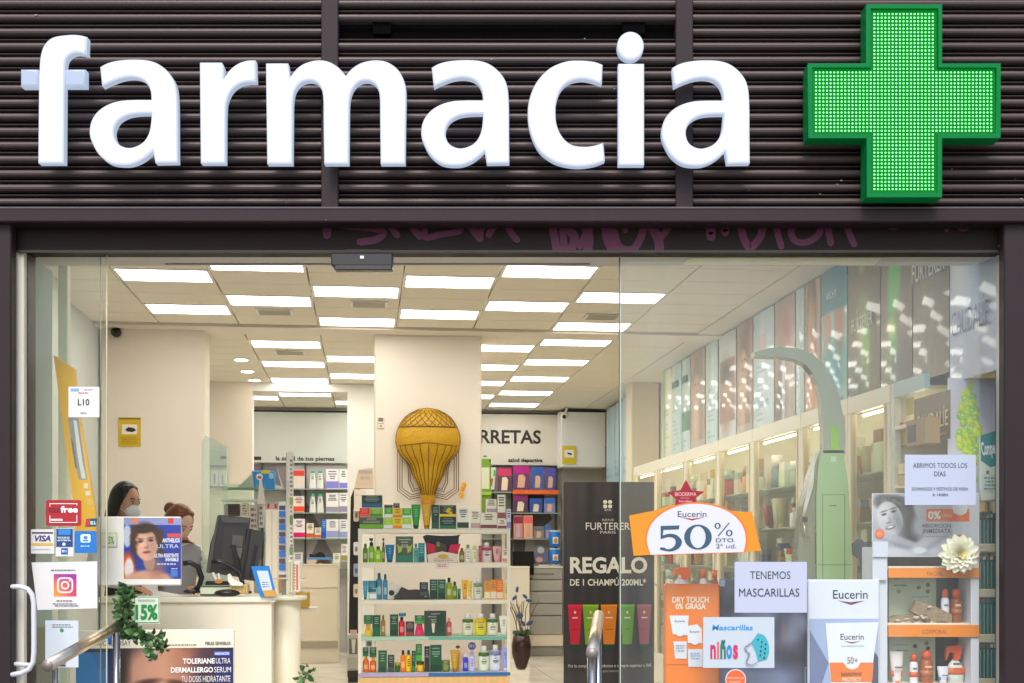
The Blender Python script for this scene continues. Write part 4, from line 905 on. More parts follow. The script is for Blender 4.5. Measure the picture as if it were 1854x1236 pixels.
rows = {
 'top shelf': (957, [
  ('box',655,692,897,919,DG,(40,90,130),'dark green carton with a blue bottle picture'),('box',651,669,920,936,(206,40,40),(226,90,80),'red carton end'),('box',669.5,693,920,936,(120,164,30),(70,130,40),'long lime green carton'),
  ('box',651,694,936.5,957,(64,84,60),(110,160,30),'wide grey green carton'),('box',695,711,938,957,LG,WH,'lime and white carton in the lower row'),('box',711.5,728,938,957,YE,OR,'yellow carton in the lower row'),('box',728.5,745,938,957,LG,WH,'other lime and white carton, lower row'),
  ('box',696,711,920,937.5,(70,150,50),WH,'green and white carton in the upper row'),('box',711.5,728,920,937.5,YE,OR,'yellow carton in the upper row'),('box',728.5,745,920,937.5,(80,160,60),WH,'other green and white carton, upper row'),
  ('box',696,711,914,919.6,(50,36,34),(90,60,50),'flat dark brown carton lying on top'),('box',712,723.5,911,919.6,(70,54,60),(90,60,50),'small dark purple carton on top'),
  ('tube',745,761.5,913,957,(50,140,60),(30,80,40),'tall green tube'),('tube',764,781.5,912.5,957,(196,156,30),(150,110,20),'tall golden tube'),('box',781.8,795,914,957,DG,(20,80,50),'narrow dark green carton'),
  ('box',796,826,914.5,936,(30,44,34),(214,186,40),'dark carton with yellow flowers'),('box',796,826,936.3,957,(22,52,38),(30,100,60),'wide dark green carton'),('box',828,849,919,957,(226,228,216),(40,60,50),'white carton with a dark green frame'),
  ('box',852,869,923,957,(240,226,206),(190,160,160),'cream carton with lilac band'),('box',869.5,900,928,957,(240,224,204),(120,70,70),'wide cream carton with maroon base'),('box',880.5,899,903,927.6,(240,226,204),(170,150,166),'cream carton with mauve band, stacked high'),
  ('box',901,917,940,957,(240,224,200),(130,70,80),'small cream carton with maroon foot'),('box',901,915,895,939.6,(242,230,206),(140,80,86),'tall cream carton with maroon square'),('box',917.4,925,921,957,(206,204,220),(150,140,180),'narrow lilac carton')]),
 'second shelf': (1018, [
  ('bottle',657,666,984,1018,(88,116,34),(60,80,30),'olive green bottle'),('pump',667,678,974,1018,(120,170,34),(18,44,40),'lime pump bottle with dark green pump'),('bottle',678.5,691,989,1018,(150,196,36),(30,90,50),'bright lime bottle'),('pump',691.5,697,974,1018,(90,112,40),(40,40,34),'slim olive pump bottle'),
  ('tube',697.5,714,986,1018,(10,110,150),(10,80,110),'blue tube'),('box',717,748,971,1018,(70,84,66),(40,110,90),'large dark carton, green leaf pictures'),('bottle',749,757,984,1018,(110,170,160),(60,130,130),'pale teal bottle'),('box',757.5,769,983,1018,(0,116,120),(0,90,100),'teal carton'),
  ('bottle',832,841,992,1018,(130,110,40),(90,80,30),'small olive bottle'),('bottle',842,853,986,1018,(230,234,214),(90,160,70),'white bottle with green top'),('bottle',854,866,987,1018,(232,226,196),(196,206,160),'cream bottle with pale green cap'),('box',866.5,872,988,1018,(140,50,66),(160,70,80),'narrow maroon carton'),
  ('bottle',873,891,982,1018,(236,214,208),(240,236,228),'pale pink bottle with white cap'),('tube',892,908,989,1018,PK,(226,150,156),'pink tube'),('box',909.5,920.5,994,1018,(240,220,200),(200,150,140),'pale cream carton')]),
 'third shelf': (1085, [
  ('tube',657,666,1051,1085,(60,140,160),(30,100,120),'light teal tube'),('box',666.5,681,1051,1072,(0,104,120),(20,90,110),'teal carton'),('bag',667,683,1064,1085,(150,180,172),(226,234,226),'pale teal pouch with a white flower'),('bottle',681,692,1037,1085,(60,130,150),(20,90,110),'tall blue green bottle'),('bottle',693,702,1039,1085,(70,130,160),(20,80,100),'tall slim blue bottle'),
  ('box',760,775,1054,1079,(30,44,44),(60,80,70),'small black green carton'),('box',778,792.5,1049,1085,(24,70,46),(16,50,36),'tall dark green carton, left of pair'),('box',793,807,1049,1085,(26,76,50),(16,50,36),'tall dark green carton, right of pair'),
  ('bottle',808,818.5,1046,1085,(140,150,30),(24,40,30),'olive yellow bottle with black cap'),('bottle',819,828,1053,1085,(100,130,36),(40,40,40),'olive green bottle with dark cap'),('box',828.5,834,1066,1085,(0,90,80),(10,70,60),'small teal carton'),
  ('tube',836,847,1050,1085,(238,170,60),(230,140,40),'orange and white tube'),('tube',847.5,855,1052,1085,(238,190,60),(240,230,200),'yellow slim tube'),('bottle',858,874,1047,1085,(214,222,206),(240,240,232),'white bottle with pale green label'),
  ('box',877,888,1052,1085,(236,150,50),(244,220,180),'orange carton'),('box',888.4,898.5,1050,1085,(238,140,40),(246,214,190),'orange and pink carton'),('box',899,910.5,1050,1085,(232,120,40),(246,206,180),'deep orange carton'),('bottle',912,920.5,1049,1085,(238,206,150),(244,236,220),'small cream bottle')]),
 'fourth shelf': (1151, [
  ('box',659,674,1113,1129,(30,84,50),(60,110,60),'green carton balanced on a yellow tube'),('up',660,674,1129.5,1151,(226,190,80),(190,140,20),'yellow tube standing under a green carton'),('box',674.5,689,1113,1151,(24,70,40),(20,90,56),'dark green carton'),('bottle',690,697.5,1113,1151,(140,110,30),(120,90,30),'amber slim bottle'),
  ('box',706,721,1112,1151,(22,66,42),(16,50,36),'tall dark green carton'),('box',722,735,1110,1116,(0,110,130),(60,140,150),'small teal carton behind a red bottle'),('bottle',722,733,1116.5,1151,(196,24,50),(40,30,40),'red bottle with a black cap'),('box',734.5,750,1125,1151,(60,40,44),(140,50,60),'dark grey carton with red base'),
  ('box',751,768,1114,1129,(34,96,50),(70,140,70),'green carton balanced on a pink tube'),('up',751,768,1129.5,1151,(224,70,110),(180,30,60),'pink tube under a green carton'),('box',769,808,1106,1151,(56,62,56),(40,70,54),'wide charcoal carton with tube pictures'),('bottle',808.5,818,1119,1151,(176,90,80),(200,150,130),'dusty rose bottle'),
  ('bottle',838,857.5,1112,1151,(236,232,196),(240,238,230),'white bottle with dark green shoulder'),('bottle',860,881.5,1112,1151,(232,206,70),(240,236,226),'yellow bottle with white cap'),('bottle',883,902.5,1112,1151,(236,230,206),(240,236,226),'cream bottle with white cap'),('tube',904,920.5,1116,1151,(238,226,210),(232,220,206),'cream tube')]),
 'bottom shelf': (1216, [
  ('box',657,667.5,1171,1187,(22,60,36),(40,90,50),'green carton above the leftmost amber bottle'),('bottle',657,668,1187.5,1216,(190,96,20),(200,140,40),'amber bottle'),('box',669,681.5,1171,1189,(22,64,38),(40,90,50),'green carton above the other amber bottle'),('bottle',669.5,681,1190,1216,(196,104,24),(210,150,50),'second amber bottle'),
  ('box',685,700.5,1177,1216,(30,80,46),(24,60,40),'dark green carton with grey print'),('box',702,714,1185,1216,(28,50,40),(60,70,60),'black green carton'),('jar',715,724.5,1199,1216,(40,90,50),(150,150,30),'small green jar'),('bottle',725,734.5,1177,1216,(220,120,20),(30,30,30),'orange bottle with black cap'),('bottle',735,745,1177,1216,(232,180,20),(30,40,30),'yellow bottle with black cap'),
  ('box',745.5,752.5,1178,1216,(24,64,40),(60,110,60),'slim green carton'),('box',753,764,1166,1197,(34,96,44),(70,150,60),'green carton standing on a striped jar'),('jar',754,768,1197.5,1216,(226,180,60),(70,60,30),'striped yellow jar'),('box',768.5,778,1170,1216,(26,34,32),(30,40,34),'black carton'),
  ('box',779,799.5,1168,1216,(22,74,44),(16,50,34),'large dark green carton'),('jar',800,815,1196,1216,(110,130,70),(120,130,90),'small round olive jar'),('tube',816,832,1177,1216,(176,140,30),(150,110,30),'golden brown tube'),
  ('bottle',838.5,848,1184,1216,(60,64,180),(230,230,240),'royal blue bottle'),('bottle',849,861,1180,1216,(190,194,222),(170,166,200),'lavender bottle'),('bottle',867,886.5,1171,1216,(216,226,204),(236,238,232),'white bottle with green shoulder'),('bottle',888,907.5,1169,1216,(214,220,236),(232,232,236),'white and pale blue bottle'),('tube',909,920.5,1174,1216,(150,160,220),(214,216,240),'lavender blue tube')]),
}
KL = {'pale pink bottle with white cap':(190,70,90),'white bottle with dark green shoulder':(60,120,50),'yellow bottle with white cap':(236,196,20),'cream bottle with white cap':(60,120,60),'white bottle with green shoulder':(70,110,60),'white and pale blue bottle':(130,140,190),'white bottle with pale green label':(130,160,130)}
for shelf, (sy, items) in rows.items():
    od = sorted(range(len(items)), key=lambda i: items[i][1]+items[i][2])
    for k, i in enumerate(od):
        kind, x0, x1, y0, y1, c, c2, look = items[i]
        sd = 'left half' if (x0+x1)/2 < 787 else 'right half'
        z_ = None
        o = product(kind, x0, x1, y0, y1, c, c2, '%s on %s of white stand\'s %s' % (look, sd.replace(' half',''), shelf), 'products on the white display stand', vG+.005+(.03 if ('behind' in look) else 0), z=zz(y1)+.0006, plain=False)
        if look in KL:
            s = sG; w = (x1-x0)*s/2; h = (y1-y0)*s
            M('shoulder_band', G().lathe([(w*1.012, h*.60), (w*1.012, h*.70), (w*.93, h*.755)], 16, 0, w, sy=.71), mat(KL[look], .4), o); M('label_line', G().box(-w*.5, w*.5, w*.28, w*.285, h*.36, h*.40), mat((40,40,40), .5), o)
        if 'leaf pictures' in look:
            for dx in (-.04, .02): M('printed_leaf', G().prism([(dx, .06), (dx+.02, .07), (dx+.03, .12), (dx+.012, .10), (dx-.008, .12)], -.0022, -.0012), mat((170,190,80), .5), o)
        if 'yellow flowers' in look:
            for dx, dz in ((0, .05), (.018, .035), (.008, .06)): M('printed_flower', G().ell((dx, -.001, dz-.01), (.014, .002, .012), 8, 5), mat((230,196,30), .5), o)
        if 'tube pictures' in look:
            M('printed_tube', G().prism([(-.02, .02), (-.008, .02), (-.004, .08), (-.026, .08)], -.0022, -.0012), mat((236,216,190), .5), o); M('printed_leaf', G().prism([(-.026, .08), (-.004, .08), (-.015, .11)], -.0022, -.0012), mat((120,160,80), .5), o); M('printed_band', G().box(.006, .055, -.0022, -.0012, .02, .14), mat((24,66,44), .5), o)
# gift bags and odd things on the stand
b = BI('gift_bag', 'black gift pouch with red tubes and a beige front on the second shelf', 'gift bag', 770, 967, 832, 1018, v=vG+.02, pts=[(766,971),(772,968),(800,970),(826,969),(834,967),(831,972),(829,1018),(774,1018),(772,985)], color=(34,32,36), thick=.08)
b.poly([(773,982),(787,986),(790,1001),(775,1003)], (196,20,60), 'red_tube', d=.012); b.poly([(815,986),(834,984),(829,1000),(811,1002)], (206,24,66), 'red_tube', d=.012); b.circ(798,992,11,9,(70,60,40),'basket_print'); b.circ(793,985,4,5,(110,120,60))
b.poly([(773,1004),(800,998),(830,1003),(828,1018),(775,1018)], (228,214,190), 'beige_front', d=.014); b.circ(802,1007,10,4,(206,176,70),'ribbon'); b.lines(785,1010,822,1016,2,(190,170,140))
b = BI('gift_bag', 'white pouch with rolled towel on the third shelf of the white stand', 'gift bag', 703, 1054, 728, 1085, v=vG+.03, pts=[(704,1058),(712,1055),(727,1057),(728,1085),(705,1085)], color=(234,226,206), thick=.06); b.circ(709,1073,5,5,(60,50,44),'rolled_opening',d=.004); b.poly([(704,1050),(710,1054),(714,1049),(713,1056),(705,1056)],(222,220,190),'bow',d=.006)
b = BI('gift_bag', 'dark brown soft pouch lying on the third shelf of the white stand', 'gift bag', 714, 1062, 778, 1085, v=vG+.015, pts=[(712,1085),(720,1074),(727,1062),(740,1068),(755,1067),(766,1070),(776,1068),(778,1085)], color=(62,50,46), thick=.07); b.poly([(762,1067),(766,1067),(773,1080),(769,1080)], (220,220,220),'stripe'); b.poly([(767,1067),(770,1066),(775,1076),(773,1078)], (220,220,220),'stripe'); b.poly([(713,1080),(722,1071),(726,1082),(716,1085)], (40,70,60), 'ribbon', d=.01)
b = BI('round_card', 'round purple promotion card on a stick on the bottom shelf', 'promotion card', 847, 1162, 862, 1177, v=vG+.05, color=(84,74,130), thick=.002, pts=[(854.5+7.3*math.cos(a*.3927), 1169.5+7.3*math.sin(a*.3927)) for a in range(16)]); b.lines(849,1166,860,1172,2,(190,186,214)); b.rect(854,1176,855,1216,(200,200,200),'stick')
b = BI('small_figure_card', 'beige cut out card beside the purple round one on the bottom shelf', 'promotion card', 826, 1168, 846, 1216, v=vG+.06, pts=[(833,1172),(845,1170),(848,1182),(836,1200),(834,1216),(828,1216),(830,1196)], color=(230,200,176), thick=.002); b.circ(829,1171,4,3,(96,60,90))
b = BI('small_figure_card', 'small white framed carton picture at the left of the bottom shelf', 'carton', 662, 1159.5, 674, 1171, v=vG+.08, color=(226,222,206), thick=.02); b.rect(664.5,1162,671.5,1169,(120,130,120))

# ================================================================ BACK SHELVES
vB = 10.9
def shelf_unit(name, label, x0, x1, y0, ys, v, uprights, back, dep=.35):
    u0, zt_, s = LV(x0, y0, v); u1 = LV(x1, y0, v)[0]; t = T(name, label, 'shelves', W((u0+u1)/2, v, FLOOR), TH); w = (u1-u0)/2
    M('back_panel', G().box(-w, w, .10, .12, 0, zt_-FLOOR), back, t)
    for y in ys: z = LV(x0, y, v)[1]-FLOOR; M('glass_shelf', G().box(-w, w, -.16, .10, z-.012, z), mat((150,170,160), .2), t)
    for x in uprights: ux = LV(x, y0, v)[0]-(u0+u1)/2; M('upright', G().box(ux-.012, ux+.012, .06, .098, 0, zt_-FLOOR), mat((70,68,66), .4), t)
    return t
shelf_unit('wall_shelves', 'glass wall shelves of leg care products seen through the passage', 455, 634, 838, (885,928,974.5,1030), vB, (474,552.5,632), mat((188,186,184), .6))
# big grey legs picture behind shelves
b = Board('wall_picture', 'large faded grey picture of legs behind the passage shelves', 'picture', 474, 842, 632, 1040, v=vB+.09, color=(196,192,190), thick=.004); b.poly([(500,842),(530,842),(548,905),(552,960),(530,975),(520,900)], (140,130,134)); b.poly([(553,905),(575,945),(592,985),(606,1012),(560,1012),(575,980),(556,940)], (132,126,134)); b.poly([(456,842),(500,842),(510,880),(470,870)],(120,116,126))
b = Board('wall_panel', 'plain grey green glossy wall panel above the passage shelves', 'wall panel', 455, 743, 634, 838, v=vB+.02, color=(206,212,206), thick=.03, rough=.25)
b.rect(455,743,634,746,(30,30,32),'dark_rail',d=.004); b.text('la salud de tus piernas', 500, 826, 605, 836, (24,24,24), .02); b.rect(459,827,474,833,(40,40,40))
b2 = BI('wall_panel', 'grey wall panel with large RRETAS lettering at the back', 'wall panel', 800, 747, 1016, 842, v=vB+.02, color=(214,210,200), thick=.03, rough=.4)
b2.rect(860,747,1016,749.5,(40,38,36),'dark_rail',d=.004); b2.text('CARRETAS', 822, 778, 980, 803, (34,34,32), .025); b2.text('salud deportiva', 920, 829, 983, 838, (24,24,24), .03); b2.lines(875,824,882,828,1,(60,60,60))
shelf_unit('wall_shelves', 'glass wall shelves of sports supports under the RRETAS lettering', 872, 1012, 842, (891,928.5,975), vB, (894,927,1008), mat((150,146,140), .6))
b = Board('wall_picture', 'dark faded picture of legs behind the sports support shelves', 'picture', 873, 846, 1010, 1052, v=vB+.09, color=(150,146,144), thick=.004); b.poly([(930,885),(985,895),(1000,940),(960,975),(970,1020),(935,1030),(928,970)], (90,78,84)); b.poly([(952,975),(966,980),(972,1000),(950,1000)], (170,166,160))
BK = [
 ('pack',531,551.5,850,884,(206,200,198),(190,70,60),'white pack with red shoes print, top left'),('box',531,551,898,927,(214,208,204),(220,80,50),'white pack with an orange red top, second row left'),('box',531,552,939,974,(230,226,232),(196,20,110),'white carton with a magenta base, third row left'),('box',531,548,1000,1029,(222,222,226),(150,150,170),'plain white carton, fourth row left'),
 ('up',560,572,852,884,(236,240,236),(30,170,140),'white and teal tube, top row, left one'),('up',573.5,586,852,884,(236,240,236),(30,170,140),'white and teal tube, top row, right one'),('up',560,572,894,928,(236,240,236),(30,170,140),'white and teal tube, second row, left one'),('up',573.5,586,894,928,(236,240,236),(30,170,140),'white and teal tube, second row, right one'),
 ('box',590.5,613,849,885,(240,238,240),(130,130,200),'white stocking carton, top row, left of two'),('box',614.5,629,849,885,(238,238,240),(130,130,200),'white stocking carton, top row, right of two'),('box',590.5,613,892,928,(240,238,240),(150,146,170),'white stocking carton, second row, left of two'),('box',614.5,629,892,928,(238,238,240),(150,146,170),'white stocking carton, second row, right of two'),
 ('box',583,590.5,940,974,(50,110,200),(40,90,180),'narrow bright blue carton, third row'),('box',591,613,940,974,(240,238,240),(150,160,200),'white stocking carton beside the bright blue one'),('box',614.5,629,940,974,(238,238,240),(150,160,200),'white stocking carton at the third row right end'),
 ('box',555,568,947,974,(240,224,206),(200,100,60),'cream carton with an orange drop, larger one'),('box',570,581,955,974,(240,224,206),(200,100,60),'cream carton with an orange drop, smaller one'),('box',618,629,985,1016,(240,238,232),(150,150,90),'white carton hanging low at the right'),
 ('box',603,616,1001,1028,(240,236,214),(196,190,120),'cream and yellow carton beside the face poster')]
for it in BK: product(*it[:7], it[7]+', passage shelves', 'products on the passage shelves', vB-.14)
BK2 = [
 ('pack',901,926.5,846,891,(90,60,76),(176,60,100),'dark pack with a pink band, top row, leftmost'),('pack',929,959,842,886,(96,60,110),(160,40,120),'purple pack with a lilac support, top row'),('pack',963,984,845,886,(70,96,150),(60,90,160),'blue pack with an arm picture, top row'),('pack',987,1006,847,886,(80,80,140),(90,80,160),'violet blue pack, top row, rightmost'),
 ('pack',929,956,895,928,(80,56,84),(130,50,110),'dark plum pack with a beige support, second row'),('pack',959,982,902,928,(60,80,140),(50,90,170),'blue pack with a foot picture, second row'),('pack',985,1005,902,928,(120,130,180),(60,110,190),'pale blue pack, second row, rightmost'),
 ('pack',930,946.5,933,975,(196,140,120),(130,50,80),'salmon pack with a plum top, third row'),('pack',948,964.5,933,975,(226,170,150),(214,110,110),'pink pack with a rose top, third row'),('pack',966,985,953,975,(130,130,140),(110,110,130),'grey pack, third row'),('pack',987,996,950,975,(90,130,190),(60,110,180),'small blue and white pack, third row'),
 ('box',901,912,855,869,(40,60,120),(80,90,140),'small navy carton behind the dark packs'),('box',884,899,858,891,(226,236,214),(230,90,40),'colourful leaflet carton at the left')]
for it in BK2[:-2]: product(*it[:7], it[7]+', under RRETAS', 'products on the sports support shelves', vB-.14)
b = BI('shelf_banner', 'orange strip banner on the sports shelves edge', 'banner', 928, 886.5, 1011, 894.5, v=vB-.18, color=(226,96,30), thick=.01); b.lines(950,889,1000,892,1,(236,140,90))
b = BI('display_box', 'green product display tower partly hidden by the centre pillar', 'display', 866, 830, 889, 925, v=9.6, color=(110,150,40), thick=.15); b.rect(872,846,886,885,(210,214,190)); b.circ(887,834,1.8,1.8,(20,20,20)); b.rect(868,890,889,896,(150,190,60),d=.03)
b = BI('leaflet_stand', 'white leaflet stand with orange and green flashes beside the green tower', 'leaflet', 887, 846, 898, 886, v=9.9, color=(220,228,216), thick=.03, pts=[(889,846),(898,846),(895,886),(885,886)]); b.poly([(888,866),(893,866),(891,880),(886,880)], (226,90,40)); b.poly([(894,850),(897,850),(896,862),(893,862)], (80,170,90))
for i, (x0,x1,y0,y1,l) in enumerate(((996,1015.5,960,990,'top'),(996,1015.5,992.5,1020,'middle'),(999,1017,1022,1051,'bottom'))):
    product('can', x0, x1, y0, y1, (40,116,190), (206,214,214), 'blue baby milk tin, %s of the stack of three' % l, 'blue tins stacked at the back', vB-.3-(.0 if i < 2 else .02))
product('box', 976, 996, 1022, 1051, (236,232,226), (150,160,200), 'white carton with toy picture beside the blue tins', 'cartons at the back counter', vB-.3)
b = BI('plush_toy', 'grey and blue plush toy above the white carton at the back', 'plush toy', 968, 988, 993, 1022, v=vB-.22, pts=[(971,990),(978,987),(986,992),(992,1000),(990,1014),(982,1021),(972,1020),(968,1006)], color=(110,120,160), thick=.08); b.circ(979,996,6,6,(196,190,190),'belly',d=.02); b.circ(976,1013,6,5,(216,160,140),'paw',d=.02)
b = BI('computer_monitor', 'black computer monitor on the back counter facing the street', 'monitor', 928, 998, 967, 1041, v=9.9, color=(22,24,28), thick=.03, body='screen', rough=.15); b.rect(943,1041,951,1048,(20,20,22),'stand',d=.02); b.rect(934,1046,962,1049,(24,24,26),'foot',d=.1); b.rect(942,1030,951,1033,(60,66,76))
# back cabinets
b = BI('drawer_unit', 'grey six drawer unit under the back shelves', 'drawer unit', 958, 1053, 1019, 1215, v=10.0, color=(150,150,146), thick=.5, base=FLOOR, body='carcass')
for i, y in enumerate((1057,1078,1099,1121,1143)):
    y2 = (1076,1097,1119,1141,1176)[i]; b.rect(959.5,y,1017,y2,(164,164,160),'drawer',d=.012); b.rect(962,y+9,1003,y+11,(214,212,206),'handle',d=.02,m=STEEL)
b.rect(958,1053,1019,1056,(226,224,214),'worktop',d=.02); b.rect(958,1177,1019,1197,(222,214,196),'plinth')
b = BI('back_counter', 'white counter block left of the grey drawer unit', 'counter', 922, 1049, 959, 1215, v=9.7, color=(228,222,206), thick=.5, base=FLOOR); b.rect(922,1049,959,1052,(240,236,224),d=.01,name='worktop')
b = BI('upper_cabinet', 'white upper wall cabinet at the far back right', 'cabinet', 1015.5, 743, 1097, 845, v=10.6, color=(226,228,226), thick=.4); b.rect(1015.5,743,1097,746,(34,34,36),'dark_rail',d=.003)
b = BI('niche_panel', 'dim grey niche wall below the far white cabinet', 'wall panel', 1016, 846, 1110, 1215, v=10.95, color=(146,144,138), thick=.03, base=FLOOR); b.poly([(1020,848),(1060,848),(1052,868),(1040,862)], (176,172,164)); b.rect(1070,848,1073,880,(180,176,168),d=.02)
b = BI('passage_cabinet', 'cream cabinet with drawers seen through the passage', 'cabinet', 530, 1062, 613, 1240, v=9.2, color=(228,218,198), thick=.5, base=FLOOR, body='carcass')
b.rect(531,1064,611,1103,(236,226,206),'drawer',d=.012); b.rect(531,1105.5,611,1200,(232,222,200),'door',d=.012); b.rect(530,1060,614,1063,(240,232,214),'worktop',d=.02); b.rect(532,1203,612,1212,(170,160,146),'plinth')
b = BI('face_poster', 'small poster of a smiling woman face on the passage shelf', 'poster', 556, 1009, 601, 1054, v=9.6, color=(120,160,200), thick=.02)
b.image(557,1013,600,1050, lambda p: (p.rect(592,1013,601,1050,(90,110,140)), p.ell(584,1052,16,14,(206,160,136)), p.face(583,1030,30,(214,166,140),(66,44,36),14)), (216,190,170), 1)
b.rect(556,1050,601,1054,(230,232,232)); b.rect(556,1009,601,1012.5,(70,150,214)); b.rect(556,1009,556.8,1054,(220,230,236))
b = BI('black_shoe', 'black shoe standing above the face poster', 'shoe', 560, 998, 589, 1009, v=10.6, pts=[(560,1008),(561,1002),(568,1004),(578,999),(584,1000),(589,1006),(588,1009)], color=(26,26,30), thick=.12)
# tall hanging rack between passage and stand
b = BI('product_rack', 'tall black rack of hanging white packs beside the white stand', 'rack', 634, 882, 652, 1215, v=4.6, color=(24,22,22), thick=.05, pts=[(641,884),(652,884),(652,1236),(630,1236),(635,900)])
for i, (x, y, c) in enumerate(((641,920,(226,200,190)),(641,981,(226,226,220)),(641,1020,(150,170,190)),(641,1057,(236,214,180)))):
    b.poly(rrect(x-1,y,x+9,y+24,3), c, 'hanging_pack', d=.012, label='small %s pack hanging on the black rack' % ['pinkish','white','pale blue','cream and amber'][i]); b.circ(x+4,y+13,2.6,5,darker(c,.6),'print_patch',n=10,d=.001)
b = BI('paper_bag', 'beige paper bag and cartons on top of the black rack', 'paper bag', 641, 848, 676, 884, v=4.5, color=(222,200,176), thick=.10, pts=[(649,850),(676,846),(676,884),(641,884)]); b.rect(650,851,674,857,(190,180,168)); b.lines(652,862,672,868,2,(190,170,150))
b = BI('carton', 'tall cream carton below the beige bag on the rack', 'carton', 641, 885, 668, 925, v=4.5, color=(236,224,204), thick=.10, pts=[(641,885),(662,887),(662,925),(641,925)]); b.lines(643,895,660,898,1,(214,190,160)); 
b = BI('acrylic_box', 'clear acrylic tester box on the floor left of the white stand', 'tester box', 629, 1148, 650, 1226, v=3.4, color=(206,208,200), thick=.10); b.rect(632,1156,647,1184,(120,120,110)); b.poly([(636,1157),(644,1157),(642,1182),(638,1182)], (232,230,220)); b.rect(629,1190,650,1213,(190,192,184)); b.rect(629,1214,650,1226,(50,48,46),d=.01); b.rect(634,1140,646,1148,(230,190,180),'lid',d=.02)
# items visible left through the screen
b = BI('wall_cabinet', 'shallow glass fronted cabinet with two white cartons left of the passage', 'cabinet', 376, 812, 411, 884, v=8.4, color=(196,204,196), thick=.06); b.rect(376,843,411,844.5,(110,120,112),d=.02,name='shelf'); b.rect(376,880,411,883,(150,160,150),d=.03,name='shelf'); b.rect(383,852,396,880,(234,232,228),d=.04,name='carton_front'); b.rect(397,852,410,880,(230,228,226),d=.04,name='carton_front'); b.rect(388,858,391,876,(150,150,200),d=.042); b.rect(402,860,405,876,(160,160,190),d=.042); b.rect(400,826,410,831,(70,70,70)); 
# ================================================================ RIGHT WALL: POSTERS
RZ = TH-math.pi/2
zp0, zp1 = 2.56, 3.47
def wall_sheet(name, label, cat, pa, pb, u, z0, z1, paint, bg=(200,200,200), bulge=.03, coat=.4, group=None, res=.012, wav=.0006, seed=0, slant=None):
    """sheet on a wall plane u; pa is the screen-left (far) px, pb the near px. Painted in metres: X right as seen, Y down."""
    va, sa = LU(pa, u); vb_, sb = LU(pb, u); w = va-vb_; t = T(name, label, cat, W(u, va, z0), RZ, group)
    nx, nz = max(6, int(w/res)), max(6, int((z1-z0)/res)); X, Y = np.meshgrid(np.linspace(0, 1, nx), np.linspace(0, 1, nz)); p = Paint(X, Y, bg)
    if paint: paint(p)
    r = random.Random(seed); a1, a2, ph = r.uniform(8, 14), r.uniform(5, 9), r.uniform(0, 6)
    bf = lambda s, q: (-bulge-wav*3.5*np.sin(a2*.55*q+ph+1.4*s))*np.sin(np.pi*s)
    me = ink_grid(nx, nz, 0, w, 0, z1-z0, p.c, bf, 'sheet', print_mat(.4, coat)); o = ob('sheet', me, t)
    return t, w, z1-z0
def wtext(t, w, h, s, x0, y0, x1, y1, col, bold=.0, y=-.017, rot=0, name='lettering'):
    co, fs = text_geo(s, bold); mn, mx = co.min(0), co.max(0); q = (co-mn)/(mx-mn+1e-9)
    X = (x0+q[:, 0]*(x1-x0))*w; Z = h-(y1-q[:, 1]*(y1-y0))*h
    M(name, G().add([(a, y, b) for a, b in zip(X, Z)], fs), mat(col, .4), t)
def pale(c1=(176,216,222), c2=(236,240,240), seed=0):
    def f(p):
        r = random.Random(seed)
        for k in range(4): p.ell(r.uniform(.1,.9), r.uniform(0,1), r.uniform(.08,.2), r.uniform(.3,.6), c2 if k % 2 else c1, 0, .9, .7)
        for k in range(10): y = .45+k*.05; p.rect(.2, y, r.uniform(.5,.85), y+.012, (120,150,170), .5)
    return f
def skin(seed=0, c=(214,174,146), bgd=(180,152,130)):
    def f(p):
        r = random.Random(seed)
        p.ell(.5, .5, .42, .7, c, r.uniform(-8, 8), .5); p.ell(.38, .4, .14, .6, (226,186,154), 0, .9, .7); p.ell(.78, .6, .12, .6, darker(c, .6), 0, .8, .7)
        p.ell(.5, .22, .3, .16, darker(bgd, .55), 0, .6, .7); p.ell(.5, .34, .2, .10, c, 0, .3); p.ell(.42, .33, .05, .012, (50,34,30), 0, .5); p.ell(.62, .33, .05, .012, (50,34,30), 0, .5); p.ell(.52, .41, .09, .015, (170,80,70), 0, .5)
        p.rect(0, .9, 1, 1, (196,206,206), .6)
    return f
PG = 'glossy hanging posters above the right hand cabinets'
